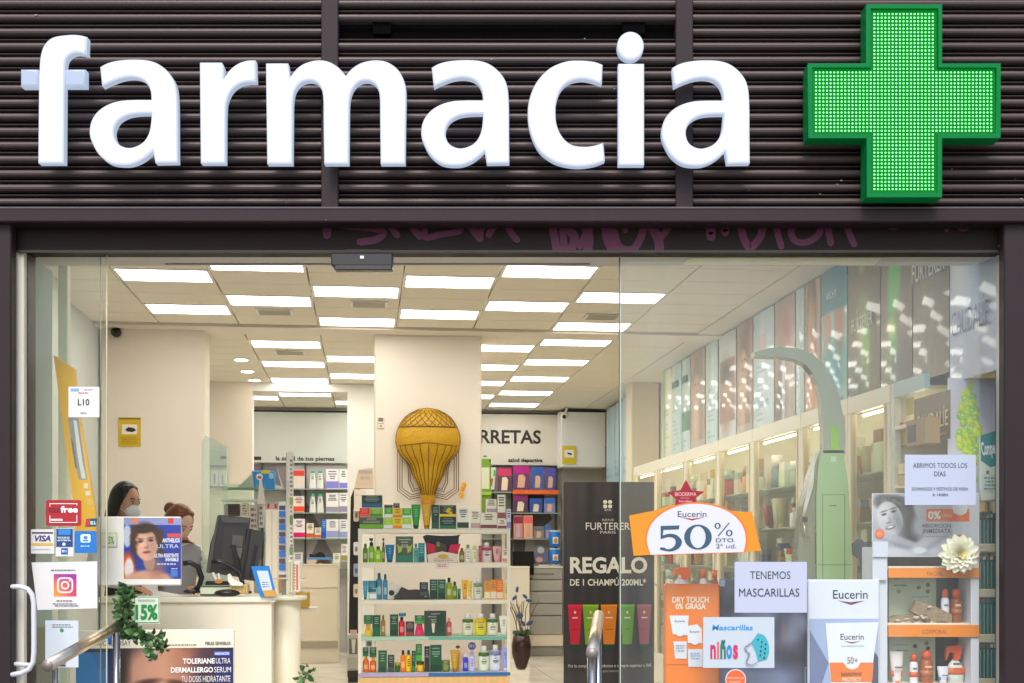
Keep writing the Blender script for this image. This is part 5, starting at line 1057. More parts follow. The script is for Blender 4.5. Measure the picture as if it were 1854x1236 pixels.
PL = [(1199,1216,(226,232,206),'pale cream poster with green marks, farthest of the hanging row',pale((120,170,90),(236,236,214),3)),
 (1216,1234,(196,222,222),'pale aqua poster with a small green logo',pale(seed=4)),(1234,1250,(186,216,216),'pale aqua poster with a green square low down',lambda p: (pale(seed=5)(p), p.rect(0,.55,1,.75,(30,130,100)))),
 (1250,1277,(190,160,140),'brown skin toned poster with a long face, far one',skin(1)),(1277.5,1300,(190,220,226),'pale turquoise poster between two brown ones',pale(seed=6)),
 (1301,1333,(214,222,226),'framed poster of a brunette woman with a white top band',lambda p: (p.rect(.1,.25,.95,.82,(150,116,104)), p.ell(.5,.45,.3,.22,(190,146,120),0,.4), p.ell(.5,.38,.3,.1,(60,44,40),0,.5), p.ell(.5,.7,.3,.2,(170,120,100),0,.5))),
 (1334,1363,(180,150,134),'brown poster of bare legs beside the framed brunette',skin(2,(206,164,140))),(1363.5,1402,(200,222,232),'wide pale blue poster with a faint red print',lambda p: (pale((190,220,234),(232,240,244),7)(p), p.rect(.3,.2,.7,.35,(226,170,170),.5), p.rect(.2,.75,.8,.8,(120,160,190),.6))),
 (1402.5,1440,(190,172,162),'grey brown poster of a reclining body with pink tones',lambda p: (p.ell(.5,.3,.3,.3,(190,150,136),0,.6), p.ell(.66,.28,.14,.12,(200,110,110),0,.7), p.ell(.3,.8,.3,.3,(110,90,84),0,.6), p.rect(.45,.5,.58,1,(214,226,236),.8))),
 (1440.5,1457,(206,222,226),'slim white poster beside the tall bottle silhouette',pale(seed=8)),(1457.5,1486,(206,176,150),'brown poster with a tall perfume bottle silhouette',lambda p: (p.ell(.5,.35,.34,.5,(120,100,86),0,.15), p.ell(.5,.5,.26,.45,(206,150,110),0,.3), p.ell(.5,.8,.4,.2,(226,150,110),0,.6))),
 (1486.5,1534.5,(170,210,216),'teal banded poster with bare legs and a turquoise swirl',lambda p: (p.ell(.3,.5,.16,.5,(206,150,120),0,.3), p.ell(.75,.35,.16,.34,(196,136,106),0,.3), p.ell(.5,.72,.4,.2,(40,150,150),0,.5), p.ell(.55,.9,.2,.2,(60,190,226),0,.5), p.rect(0,0,1,.30,(62,140,150)), p.rect(.3,.93,.9,1,(110,140,130)))),
 (1535,1594,(126,112,70),'dark olive FURTERER poster with a green bottle shape, farther one',lambda p: (p.noise(.02,1,30), p.ell(.6,.72,.13,.32,(130,220,30),4,.4,1), p.ell(.5,.6,.14,.2,(190,206,60),0,.8,.8), p.ell(.5,.1,.1,.05,(150,190,90),0,.5), p.ell(.3,.9,.3,.2,(60,74,50),0,.8))),
 (1594.5,1652,(134,114,74),'olive brown poster with a bright green leaf and bottle',lambda p: (p.noise(.02,2,30), p.ell(.5,.3,.2,.3,(90,206,40),24,.25,1), p.ell(.45,.78,.17,.22,(130,240,10),3,.25), p.ell(.4,.6,.1,.06,(220,220,60),0,.5), p.ell(.6,.9,.4,.15,(70,76,50),0,.8))),
 (1652.5,1719.5,(128,106,74),'brown FURTERER PARIS poster with fine twigs, nearer one',lambda p: (p.noise(.02,3,30), p.ell(.5,.8,.4,.3,(120,110,84),0,.8), *[p.ell(.3+.07*k,.7,.008,.3,(170,140,90),8-3*k,.5,.7) for k in range(6)])),
 (1720,1806,(176,198,232),'pale blue and white CAUDALIE poster nearest the street',lambda p: (p.grad(0,.3,1,1,(226,234,246),.6), p.ell(.2,.35,.3,.2,(244,244,244),0,.6), p.ell(.6,.9,.3,.14,(150,140,140),0,.8,.5), p.ell(.75,.2,.2,.3,(110,150,220),0,.8,.5)))]
for i, (a, b_, bgc, lab, fn) in enumerate(PL):
    z0 = 2.56
    if i == len(PL)-1: z0 = 2.50
    t, w, h = wall_sheet('hanging_poster', lab, 'poster', a+.5, b_-.5, 2.38, z0, 3.48, fn, bgc, group=PG, seed=i, bulge=.013, res=.014)
    top = 1-(F*1.0)/1e9
    if i == 12: wtext(t, w, h, 'FURTERER', .2, .44, .85, .53, (226,226,214), .01); wtext(t, w, h, 'RENE', .35, .38, .65, .42, (200,200,190))
    if i == 14: wtext(t, w, h, 'FURTERER', .05, .28, .95, .40, (226,226,214), .01); wtext(t, w, h, 'PARIS', .38, .43, .62, .48, (190,170,60)); 
    if i == 15: wtext(t, w, h, 'CAUDALÍE', .1, .60, .88, .76, (70,76,110), -.005)
    if i == 11: wtext(t, w, h, 'VICHY', .3, .16, .7, .21, (226,236,236), .01)
    if i in (1, 2): M('logo_patch', G().box(w*.2, w*.8, -.019, -.016, h*.75, h*.82), mat((40,110,80), .4), t)
M('poster_rail', G().box(0, LU(1199,2.38)[0]-LU(1806,2.38)[0], -.01, .01, 0, .02), mat((120,150,190), .3), None, W(2.40, LU(1199,2.38)[0], 3.478), RZ)
bpy.data.objects['poster_rail']['kind'] = 'structure'
# pale wall posters beyond the pillar
for i, (a, b_, c) in enumerate(((1098,1112,(206,220,226)),(1112.5,1128,(150,196,216)),(1128.5,1142,(170,206,222)))):
    wall_sheet('hanging_poster', 'pale blue poster beyond the beige pillar, %s of three' % ['farthest','middle','nearest'][i], 'poster', a, b_, 2.40, 1.9, 3.45, pale((130,190,214),(226,238,242),20+i), c, group='pale posters beyond the pillar', seed=40+i, res=.03)

# ================================================================ RIGHT WALL: GLASS CABINETS
CAB = mat((236,230,212), .35); zc0, zc1 = FLOOR, 2.54
bounds = [7.76, 6.65, 5.46, 4.36, 3.41, 2.315, 1.467, .83]
DG_ = glass((.98, .98, .95), .28)
LED = mat((255,255,255), .5, emit=6, ecol=(255,240,205))
kinds = ['box','box','bottle','box','jar','tube']
pal = [(236,240,236),(190,220,210),(214,230,200),(230,226,210),(206,160,120),(170,190,170),(200,190,140),(110,140,160),(224,190,150),(150,110,80),(190,60,50),(60,90,140),(226,214,190),(150,170,90),(214,150,60),(120,90,100),(240,238,230)]
DN = ['seventh','sixth','fifth','fourth','third','second','first']
simple = {}
def small_mesh(kind, c, w, d, h):
    key = (kind, c, round(w, 3), round(h, 3))
    if key not in simple:
        g = G()
        if kind == 'box': g.box(-w/2, w/2, -d/2, d/2, 0, h*.7, 0); g.box(-w/2, w/2, -d/2, d/2, h*.7, h, 1)
        elif kind == 'jar': g.lathe([(w*.45,0),(w*.5,h*.1),(w*.5,h*.6),(w*.4,h*.65)], 10, mi=0); g.lathe([(w*.48,h*.65),(w*.48,h)], 10, mi=1)
        elif kind == 'tube': g.lathe([(w*.26,0),(w*.28,h*.14)], 10, mi=1); g.lathe([(w*.3,h*.14),(w*.45,h*.9),(w*.48,h)], 10, mi=0)
        else: g.lathe([(w*.34,0),(w*.36,h*.05),(w*.36,h*.7),(w*.14,h*.8)], 10, mi=0); g.lathe([(w*.17,h*.8),(w*.17,h)], 8, mi=1)
        simple[key] = mesh(g, [mat(c, .4), mat(random.choice(pal), .4)], kind)
    return simple[key]
cnt = 0
for bi in range(7):
    v1, v0 = bounds[bi], bounds[bi+1]; w = v1-v0; nm = DN[bi]
    t = T('glass_cabinet', 'cream glass door cabinet on the right wall, %s from the street' % nm, 'cabinet', W(2.2, v1, 0), RZ, 'glass cabinets along the right wall')
    fw = .05
    M('top_rail', G().cbox(0, w-.004, 0, .04, 2.44, zc1, .004), CAB, t)
    M('top_board', G().box(0, w-.004, .04, .34, zc1-.02, zc1-.0005), CAB, t)
    M('stile', G().cbox(0, fw, 0, .04, zc0, 2.4395, .004), CAB, t); M('stile', G().cbox(w-.004-fw, w-.004, 0, .04, zc0, 2.4395, .004), CAB, t)
    M('bottom_rail', G().box(fw+.001, w-.005-fw, 0, .04, zc0, .62), CAB, t)
    M('door_frame', G().cbox(fw+.002, fw+.026, -.008, .02, .622, 2.438, .003), mat((222,206,168), .3), t); M('door_frame', G().cbox(w-fw-.03, w-fw-.006, -.008, .02, .622, 2.438, .003), mat((222,206,168), .3), t)
    M('door_glass', G().box(fw+.027, w-fw-.031, .004, .008, .63, 2.43), DG_, t)
    M('back_panel', G().box(0, w-.004, .330, .345, zc0, zc1-.021), mat((224,222,208), .6), t)
    M('light_strip', G().box(fw+.03, w-fw-.03, .06, .075, 2.42, 2.432), LED, t)
    M('handle', G().tube([(fw+.014+.0, -.008, 1.66),(fw+.014,-.05,1.64),(fw+.014,-.055,1.55),(fw+.014,-.055,1.40),(fw+.014,-.05,1.31),(fw+.014,-.008,1.29)], .010, 8), mat((240,232,210), .25), t)
    for si, zs in enumerate((2.08, 1.79, 1.50, 1.20, .90)):
        M('glass_shelf', G().box(.01, w-.014, .05, .329, zs-.008, zs), mat((170,190,170), .15), t)
        n = 7 if w > .75 else 5
        for k in range(n):
            x = .10+(w-.2)*(k+.5)/n+random.uniform(-.02, .02); kd = random.choice(kinds); c = random.choice(pal)
            ww = random.choice((.08, .10, .12)); hh = random.choice((.14, .18, .22, .25))
            loc = W(2.2+.14+random.uniform(-.03, .05), v1-x, zs+.0005)
            o = ob({'box':'carton','jar':'cream_jar','tube':'cream_tube','bottle':'bottle'}[kd], small_mesh(kd, c, ww, .07, hh), None, loc, RZ)
            cnt += 1
            tag(o, '%s, %s shelf from top, %s glass cabinet from street, %s from its street end' % ({'box':'carton','jar':'jar','tube':'tube','bottle':'bottle'}[kd], ORD[si], nm, ORD[n-1-k]), 'product', 'products behind the cabinet glass')
# open bay nearest the street
v1 = .82; w = v1-.37; t = T('open_shelves', 'open cream shelf bay nearest the street with teal products', 'shelves', W(2.2, v1, 0), RZ)
M('post', G().cbox(.0, .05, -.002, .04, FLOOR, 2.54, .004), mat((214,210,190), .35), t); M('back_panel', G().box(.05, w-.02, .33, .345, FLOOR, 2.5), mat((236,214,140), .6), t)
M('side_board', G().box(.0, .02, .04, .33, FLOOR, 2.5), CAB, t)
M('top_rail', G().box(.051, w-.02, -.002, .03, 2.46, 2.54), mat((170,190,186), .35), t); M('light_strip', G().box(.08, w-.1, .1, .115, 2.40, 2.412), LED, t)
for zs in (2.30, 1.98, 1.62, 1.42, 1.22, 1.02): M('shelf', G().box(.021, w-.02, .0, .329, zs-.02, zs), mat((232,222,190), .4), t)
def on_u(name, label, cat, pa, pb, pya, pyb, u, paint=None, bg=(200,200,200), **k):
    v_, s_ = LU((pa+pb)/2, u); z0 = EYE+(HY-pyb)*s_; z1 = EYE+(HY-pya)*s_
    return wall_sheet(name, label, cat, pa, pb, u, z0, z1, paint, bg, res=.01, **k)
t, w, h = on_u('brand_sign', 'brown CAUDALIE sign inside the bright shelf bay', 'sign', 1655, 1721, 714, 800, 2.24, lambda p: p.noise(.01, 3, 20), (112,88,56), bulge=0, wav=0, coat=.2)
wtext(t, w, h, 'CAUDALÍE', .08, .30, .95, .72, (226,206,120), .0, -.004); wtext(t, w, h, 'PARIS', .7, .84, .92, .9, (190,170,110), .0, -.004)
def grapes(p):
    p.grad(0,0,1,0,(214,206,226),.7)
    for x, y, rx, ry, c in ((.5,.12,.10,.14,(200,220,20)),(.55,.24,.14,.10,(206,226,30)),(.35,.38,.14,.08,(150,200,90)),(.6,.36,.13,.09,(190,214,20)),(.4,.50,.13,.09,(206,222,60)),(.62,.5,.12,.09,(170,206,20)),(.3,.6,.12,.08,(130,200,150)),(.52,.63,.13,.09,(190,216,30)),(.6,.75,.12,.08,(160,200,20)),(.55,.88,.10,.10,(120,190,60))):
        p.ell(x, y, rx, ry, darker(c, .75), 0, .1); p.ell(x-.02, y-.01, rx*.75, ry*.75, c, 0, .4); p.ell(x-.04, y-.03, rx*.25, ry*.2, (240,246,190), 0, .6)
gb = Board('hanging_poster', 'lilac white poster with a bunch of bright green grapes', 'poster', 1716, 684, 1806, 908, Y=.56, color=(226,222,234), thick=.004)
def grapes(p):
    p.grad(1716,700,1806,700,(170,196,236),.5); p.ell(1796,800,16,90,(226,206,226),0,.8,.8); r = random.Random(3)
    p.ell(1757,705,5,26,(200,220,20),0,.5)
    for k in range(96):
        t_ = k/95; y = 712+t_*175; wd = 3+16*math.sin(min(1, t_*1.25+.10)*2.7); x = 1754+r.uniform(-1, 1)*wd; c = r.choice([(212,240,10),(196,232,10),(176,220,20),(140,210,90),(222,242,50),(170,226,60)])
        p.ell(x, y, 6.2, 7.6, darker(c, .78), 0, .15); p.ell(x-.8, y-1.2, 5.2, 6.4, c, 0, .35); p.ell(x-2, y-3, 1.4, 1.6, (240,250,190), 0, .6)
gb.image(1716.5, 684.5, 1805.5, 907.5, grapes, (222,216,232), 1.3, coat=.5)
def boxU(label, pa, pb, pya, pyb, u, c, d=.08, nm='carton', cat='carton', grp=None):
    va, sa = LU(pa, u); vb_, _ = LU(pb, u); s_ = LU((pa+pb)/2, u)[1]; z0 = EYE+(HY-pyb)*s_; z1 = EYE+(HY-pya)*s_
    t = T(nm, label, cat, W(u, va, z0), RZ, grp); w = va-vb_; g = G().cbox(0, w, 0, d, 0, z1-z0, .003); M('box', g, mat(c, .4), t); return t, w, z1-z0
t, w, h = boxU('kraft gift carton with a dark window in the bright bay', 1640, 1676, 758, 806, 2.16, (150,120,84)); M('window', G().box(w*.1, w*.5, -.002, .001, h*.15, h*.8), mat((40,34,40), .3), t)
t, w, h = boxU('yellow carton stack at the left of the bright bay', 1626, 1650, 765, 806, 2.24, (196,156,60)); M('red_flower', G().ell((w*.3, -.004, h*.9), (.02,.01,.02), 8, 5), mat((206,60,80), .5), t)
boxU('pale yellow card on the bright bay back', 1626, 1655, 722, 752, 2.28, (240,226,130), .01)
boxU('cream carton on the second shelf of the bright bay, left', 1626, 1650, 838, 858, 2.2, (222,206,150)); boxU('mustard carton on the second shelf of the bright bay, lower', 1626, 1640, 860, 880, 2.2, (200,170,110))
# card display near the frame
b = Board('card_display', 'teal and white plaster card display beside the right jamb', 'display', 1774, 778, 1812, 906, Y=.40, color=(222,232,214), thick=.02, pts=[(1775,788),(1812,777),(1812,903),(1776,906)])
b.poly([(1775,788),(1812,777),(1812,838),(1794,846),(1776,834)], (10,130,136)); b.text('Compeed', 1777, 798, 1809, 830, (236,244,244), .03, rot=-8); b.rect(1785,852,1791,888,(110,130,130)); b.rect(1778,858,1808,890,(206,220,214)); b.lines(1781,862,1808,888,4,(130,150,150))
r = random.Random(9)
for si, (y0, y1) in enumerate(((925,984),(1001,1066),(1078,1148),(1160,1228))):
    for k in range(6):
        x0 = 1772+k*6.7
        b = Board('hair_brush_pack', 'teal striped pack on %s shelf by the right jamb, %s from the left' % (ORD[si], ORD[k]), 'pack', x0, y0+r.uniform(0, 5), x0+6.0, y1, Y=.50, color=r.choice([(10,96,96),(16,110,104),(20,80,84)]), thick=.03, group='teal packs on the shelf ends')
        b.rect(x0+2.6, y0+16, x0+3.6, y1-1, (150,200,190)); b.rect(x0+.6, y0+6, x0+5.4, y0+12, r.choice([(150,60,90),(70,120,120),(190,210,200)]))
for i, y in enumerate((984, 1066, 1148, 1228)):
    Board('shelf_end', 'cream shelf board under the teal packs, %s from the top' % ORD[i], 'shelf', 1770, y, 1813, y+16, Y=.49, color=(226,214,186), thick=.2)
Board('shelf_upright', 'pale vertical board behind the sun care stand by the jamb', 'shelf board', 1766, 905, 1774, 1240, Y=.52, color=(232,226,206), thick=.03)
# ================================================================ BLACK ROLL UP BANNER
b = BI('roll_up_banner', 'black free standing banner with REGALO lettering and five tubes', 'banner', 1020, 872, 1186, 1248, v=4.6, color=(46,42,46), thick=.02, rough=.35)
bb = b
def satin(p):
    for k in range(7): p.ell(1030+k*24, 1050, 6, 400, (78,72,74), 0, .9, .35)
b.image(1020.5,872.5,1185.5,1247, satin, (50,45,49), 4, coat=.3)
for x, y in ((1095.5,908.5),(1104.5,908.5),(1095.5,916.5),(1104.5,916.5)): b.circ(x, y, 3.8, 3.6, (240,238,230))
b.text('SPA', 1094, 921, 1107, 925, (206,204,196)); b.text('RENE', 1090, 939, 1112, 943, (206,204,196)); b.text('FURTERER', 1060, 946, 1141, 959, (240,238,230), .0); b.text('PARIS', 1086, 961, 1115, 966, (220,218,210))
b.text('REGALO', 1031, 1008, 1173, 1038, (238,236,228), .035); b.text('DE 1 CHAMPÚ 200ML*', 1031, 1045, 1171, 1060, (238,236,228), .02)
for x0, x1, c in ((1027,1053,(206,24,60)),(1054,1083,(130,170,40)),(1087,1117,(226,130,30)),(1122,1149,(100,160,30)),(1153,1180,(160,84,100))):
    b.poly([(x0,1095),(x1,1095),(x1-5,1166),(x0+5,1166)], c, 'printed_tube', d=.002); b.rect(x0+5,1166,x1-5,1175,(22,66,40),'printed_cap'); b.rect(x0,1094,x1,1098,[min(255,int(v*1.15)) for v in c]); b.rect(x0+8,1117,x1-8,1119,(236,226,214)); b.circ((x0+x1)/2,1108,2,2.4,(220,220,160)); b.rect(x0+8,1138,x1-8,1139.5,darker(c,.75))
b.text('Por la compra de 2 productos o compra superior a 30€', 1027, 1201, 1180, 1209, (216,214,206), .01); b.text('hasta agotar existencias', 1080, 1212, 1120, 1217, (190,190,184))
# ================================================================ WINDOW SIGNS
Yg = .1345
b = Board('sale_sign', 'orange sign with white oval reading 50% hanging on the right pane', 'sign', 1139, 912, 1378, 1006, Y=Yg+.001, color=(244,156,20), thick=.0015, k=.72, pts=[(1139,933),(1185,924),(1215,914),(1300,914),(1320,924),(1362,927),(1378,997),(1330,999),(1300,999),(1200,1003),(1147,1006)])
pts = [(1178,1004),(1172,985),(1172,968),(1180,948),(1198,930),(1225,917),(1253,912),(1282,914),(1310,922),(1332,936),(1346,956),(1350,978),(1346,999)]
b.poly(smooth([(p[0],p[1]) if 0 < i < 12 else (p[0],p[1],1) for i, p in enumerate([(1179,1005),(1169,985),(1169,966),(1178,946),(1196,927),(1224,914),(1253,909),(1283,911),(1313,920),(1336,935),(1350,956),(1354,980),(1348,1000)])], 4), (236,112,50), 'oval_edge')
b.poly(smooth([(p[0],p[1]) if 0 < i < 12 else (p[0],p[1],1) for i, p in enumerate(pts)], 4), (205,206,214), 'oval')
NAVY = (44,78,100)
b.text('Eucerin', 1227, 925, 1279, 936, (44,44,52), .005, name='brand_lettering'); b.poly([(1231,936),(1253,939),(1276,936),(1253,942)], (150,30,50))
five = smooth([(1196,952,1),(1230,951,1),(1229,958,1),(1201,959,1),(1200,969,1),(1212,966),(1224,968),(1233,976),(1234,984),(1228,993),(1214,998),(1195,995,1),(1195,991,1),(1202,991),(1209,994),(1218,991),(1223,983),(1221,975),(1213,972),(1205,973),(1196,976,1)], 4)
b.poly(five, NAVY, 'numeral')
def ring(cx, cy, rx, ry, ix, iy, col, nm='numeral'):
    y = b._y(); n = 28; v = [((cx+a*math.cos(k*2*math.pi/n)-b.cx)*b.s, y, (b.by-cy+c_*math.sin(k*2*math.pi/n))*b.s) for a, c_ in ((rx, ry), (ix, iy)) for k in range(n)]
    M(nm, G().add(v, [(k, (k+1) % n, n+(k+1) % n, n+k) for k in range(n)]), mat(col, .5), b.o)
ring(1263.5, 972, 25, 22.5, 14, 20, NAVY)
ring(1299, 951.5, 5.5, 5.5, 2.8, 4.3, NAVY); ring(1320, 964.5, 6, 5.5, 3.2, 4.3, NAVY); b.poly([(1319,946),(1321,946),(1301,970),(1299,970)], NAVY, 'numeral')
b.text('DTO.', 1296, 974, 1331, 981, NAVY, .0); b.text('2ª ud.', 1296, 984, 1333, 992, (90,110,130))
b = Board('star_sign', 'dark red star shaped sign above the orange 50% sign', 'sign', 1209, 868, 1276, 916, Y=Yg+.0035, color=(166,20,40), thick=.0015, k=.72, pts=[(1242,868),(1252,887),(1275,890),(1259,902),(1264,916),(1222,916),(1224,903),(1209,891),(1232,887)])
b.text('BIODERMA', 1222, 891, 1261, 898, (220,150,150), .02); b.lines(1232,900,1250,903,1,(210,120,120)); b.text('Sensibio', 1229, 905, 1253, 909, (230,190,190))
b = Board('paper_notice', 'white paper notice reading TENEMOS MASCARILLAS on the pane', 'notice', 1330, 1017, 1461, 1109, Y=Yg, color=(206,214,238), thick=.001, k=.72); b.text('TENEMOS', 1358, 1034, 1431, 1048, (44,44,52), .0); b.text('MASCARILLAS', 1338, 1065, 1447, 1080, (40,40,48), .0)
b = Board('paper_notice', 'white paper notice reading Mascarillas niños with a face mask drawing', 'notice', 1273, 1117, 1402, 1209, Y=Yg, color=(212,224,236), thick=.001, k=.72)
b.text('Mascarillas', 1289, 1131, 1363, 1141, (20,140,200), .02, shear=.1)
for ch, x0, x1, y0, c in (('n',1286,1296,1167,(190,30,90)),('i',1298,1302,1161,(206,90,90)),('ñ',1304,1314,1158,(20,110,90)),('o',1315,1325,1167,(30,130,200)),('s',1327,1336,1167,(206,30,90))): b.text(ch, x0, y0, x1, 1193, c, .035)
b.poly(smooth([(1372,1146,1),(1384,1151),(1391,1165),(1392,1180),(1388,1193,1),(1372,1197,1),(1368,1180),(1360,1163,1)], 5), (60,160,176), 'mask_drawing')
for k in range(9): b.circ(1372+(k*7)%15, 1158+k*4, 1.6, 1.8, (24,70,90), n=8)
b.poly([(1359,1163),(1361,1164),(1349,1172),(1347,1171)], (110,120,136)); b.poly([(1347,1172),(1353,1178),(1351,1180),(1346,1173)], (110,120,136)); b.poly([(1352,1179),(1358,1182),(1354,1192),(1351,1199),(1349,1198),(1354,1186)], (120,130,146)); b.poly([(1350,1199),(1360,1203),(1372,1197),(1371,1199),(1360,1205),(1350,1202)], (120,130,146))
b = Board('paper_notice', 'white paper notice reading ABRIMOS TODOS LOS DIAS on the pane', 'notice', 1638, 823, 1767, 914, Y=Yg, color=(204,214,238), thick=.001, k=.72)
b.text('ABRIMOS TODOS LOS', 1653, 838, 1751, 847, (50,52,60), .0); b.text('DÍAS', 1691, 851, 1712, 862, (50,52,60), .0); b.text('DOMINGOS Y FESTIVOS DE 9:00H', 1651, 882, 1752, 888, (70,72,80), .0); b.text('A 14:00H', 1688, 893, 1716, 898, (70,72,80), .01)
# ================================================================ PHARMACY SCALE
Ysc = .95; s_ = (D+Ysc)/F; q = P(1493, 1003, Ysc)
t = T('weighing_scale', 'tall metal weighing scale with a curved measuring arm behind the pane', 'scale', (q.x, Ysc, FLOOR))
C = lambda x, y: ((x-1493)*s_, EYE+(HY-y)*s_-FLOOR)
colm = [(1487,815),(1527,815),(1535,870),(1540,940),(1541,1240),(1480,1240),(1478,900),(1481,850)]
GM = mat((150,180,128), .3, metal=.2, noise=.04, nscale=3)  # green of the reflected surroundings put into the metal front's colour
M('column_front', G().prism([C(*p) for p in colm], 0, .02), GM, t)
M('column_side', G().prism([C(*p) for p in [(1486,815),(1481,850),(1477,905),(1479,1240),(1441,1240),(1446,1000),(1455,915),(1470,860)]], .022, .16), mat((136,138,120), .3, metal=.5, noise=.06, nscale=3), t)
for a, b_, c_, d_ in ((1489,895,1530,895.8),(1489,895,1489.8,1090),(1529,895,1530,1090),(1480,1022,1541,1022.8)): A = C(a, d_); B = C(c_, b_); M('panel_joint', G().box(A[0], max(A[0]+.002, B[0]), -.0015, .001, A[1], max(A[1]+.002, B[1])), mat((60,90,70), .5), t)
g = G()
arm = [(1511,820,20),(1511,790,20),(1508,755,19),(1503,720,17),(1494,690,15),(1482,668,13),(1465,650,11.5),(1442,640,10.5),(1415,637,9),(1390,638,7.5),(1366,641,4)]
N = len(arm); L = []; 
for i, (x, y, w_) in enumerate(arm):
    a = Vector(arm[max(0, i-1)][:2]); c = Vector(arm[min(N-1, i+1)][:2]); d = (c-a).normalized(); n_ = Vector((-d.y, d.x))
    e1 = C(x+n_.x*w_, y+n_.y*w_); e2 = C(x-n_.x*w_, y-n_.y*w_)
    g.v += [(e1[0], 0, e1[1]), (e2[0], 0, e2[1]), (e2[0], .09, e2[1]), (e1[0], .09, e1[1])]
for i in range(N-1):
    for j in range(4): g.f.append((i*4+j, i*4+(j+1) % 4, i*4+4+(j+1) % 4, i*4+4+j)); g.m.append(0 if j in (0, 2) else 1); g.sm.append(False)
g.f += [(0,1,2,3), ((N-1)*4+3, (N-1)*4+2, (N-1)*4+1, (N-1)*4)]; g.m += [0, 0]; g.sm += [False]*2
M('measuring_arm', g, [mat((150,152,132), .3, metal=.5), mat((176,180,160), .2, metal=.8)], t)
M('neck_stripe', G().prism([C(*p) for p in [(1503,770),(1517,772),(1519,814),(1504,814)]], -.004, .001), mat((150,200,40), .3), t)
for k in range(5): M('cable', G().tube([(C(1480-k*1.2, 820)[0], -.01, C(0, 820)[1]), (C(1462+k*2, 880)[0], -.02, C(0, 880)[1]), (C(1455+k*1.2, 915)[0], -.02, C(0, 915)[1]), (C(1452+k*.6, 935)[0], -.02, C(0, 935)[1])], .003, 5), mat((206,206,190), .3), t)
M('cable_clip', G().box(C(1453,0)[0], C(1460,0)[0], -.03, -.01, C(0,945)[1], C(0,936)[1]), BLK, t); M('hook', G().tube([(C(1454,0)[0], -.02, C(0,946)[1]), (C(1456,0)[0], -.02, C(0,962)[1]), (C(1463,0)[0], -.02, C(0,975)[1])], .005, 6), mat((190,190,160), .2, metal=.8), t)
M('base', G().cbox(-.2, .2, -.3, .16, 0, .08, .01), mat((90,92,90), .4), t); M('lettering_line', G().box(C(1502,0)[0], C(1514,0)[0], -.001, 0, C(0,916)[1], C(0,914.5)[1]), mat((60,80,60), .5), t)
M('badge', G().prism([C(*p) for p in [(1504,826),(1514,826),(1514,836),(1504,836)]], -.001, 0), mat((190,206,180), .5), t); M('screw', G().box(C(1497,0)[0], C(1499,0)[0], -.002, 0, C(0,840)[1], C(0,838)[1]), BLK, t)
b = Board('hand_grip', 'dark round grip hanging beside the weighing scale column', 'grip', 1545, 974, 1570, 1012, Y=.9, color=(64,74,84), thick=.05, pts=[(1553,975),(1562,977),(1569,990),(1566,1008),(1556,1010),(1547,1004),(1546,984)])
# ================================================================ SUN CARE WINDOW DISPLAY
b = Board('display_stand', 'orange DRY TOUCH 0% GRASA cardboard display holding sun sprays', 'display', 1205, 1057, 1303, 1262, Y=.34, color=(240,124,20), thick=.10, rough=.45)
b.rect(1206,1202,1303,1204,(206,96,14)); b.text('DRY TOUCH', 1217, 1080, 1283, 1091, (246,232,210), .03); b.text('0% GRASA', 1223, 1092, 1278, 1103, (246,232,210), .03)
for pts, c in (([(1212,1114),(1247,1114),(1244,1150),(1218,1148)],(226,228,236)),([(1219,1161),(1243,1161),(1243,1192),(1222,1192)],(220,222,232)),([(1244,1133),(1262,1130),(1270,1138),(1271,1164),(1245,1164)],(228,230,238)),([(1245,1175),(1272,1175),(1272,1207),(1246,1207)],(216,222,236))): b.poly(pts, c, 'printed_product', d=.001)
b.circ(1231,1148,6,4,(226,228,236)); b.circ(1258,1163,6,4,(228,230,238)); b.text('Eucerin', 1222,1122,1240,1126,(60,64,80)); b.text('Eucerin', 1249,1141,1266,1145,(60,64,80)); b.lines(1223,1166,1241,1180,3,(160,166,190)); b.lines(1249,1180,1269,1194,3,(160,170,200))
for x0, x1, y0, lab, pump in ((1219,1253,1026,'white sun spray bottle with orange trigger in the orange display',True),(1265,1284,1031,'white sun lotion bottle with orange cap in the orange display',False),(1287,1304,1033,'orange sun oil bottle with orange cap in the orange display',False)):
    cx = (x0+x1)/2; Yt = .38; s2 = (D+Yt)/F; t = T('sun_spray', lab, 'sun care bottle', P(cx, 1100, Yt)); w_ = (x1-x0)*s2/2; ZZ = lambda py: (1100-py)*s2
    M('bottle_body', G().lathe([(w_*.8, 0), (w_*.85, ZZ(1060)), (w_*.6, ZZ(1050)), (w_*.35, ZZ(1046))], 16, 0, w_), mat((236,236,240) if 'oil' not in lab else (170,84,40), .35), t)
    if pump:
        M('trigger_head', G().prism([((x-cx)*s2, ZZ(y)) for x, y in ((1222,1030),(1232,1027),(1250,1027),(1252,1040),(1248,1048),(1236,1048),(1234,1040),(1224,1040),(1221,1044),(1220,1036))], w_*.3, w_*1.3), mat((238,100,24), .35), t)
    else: M('cap', G().lathe([(w_*.55, ZZ(1046)), (w_*.6, ZZ(1032)), (w_*.5, ZZ(y0))], 14, 0, w_), mat((238,100,24), .35), t)
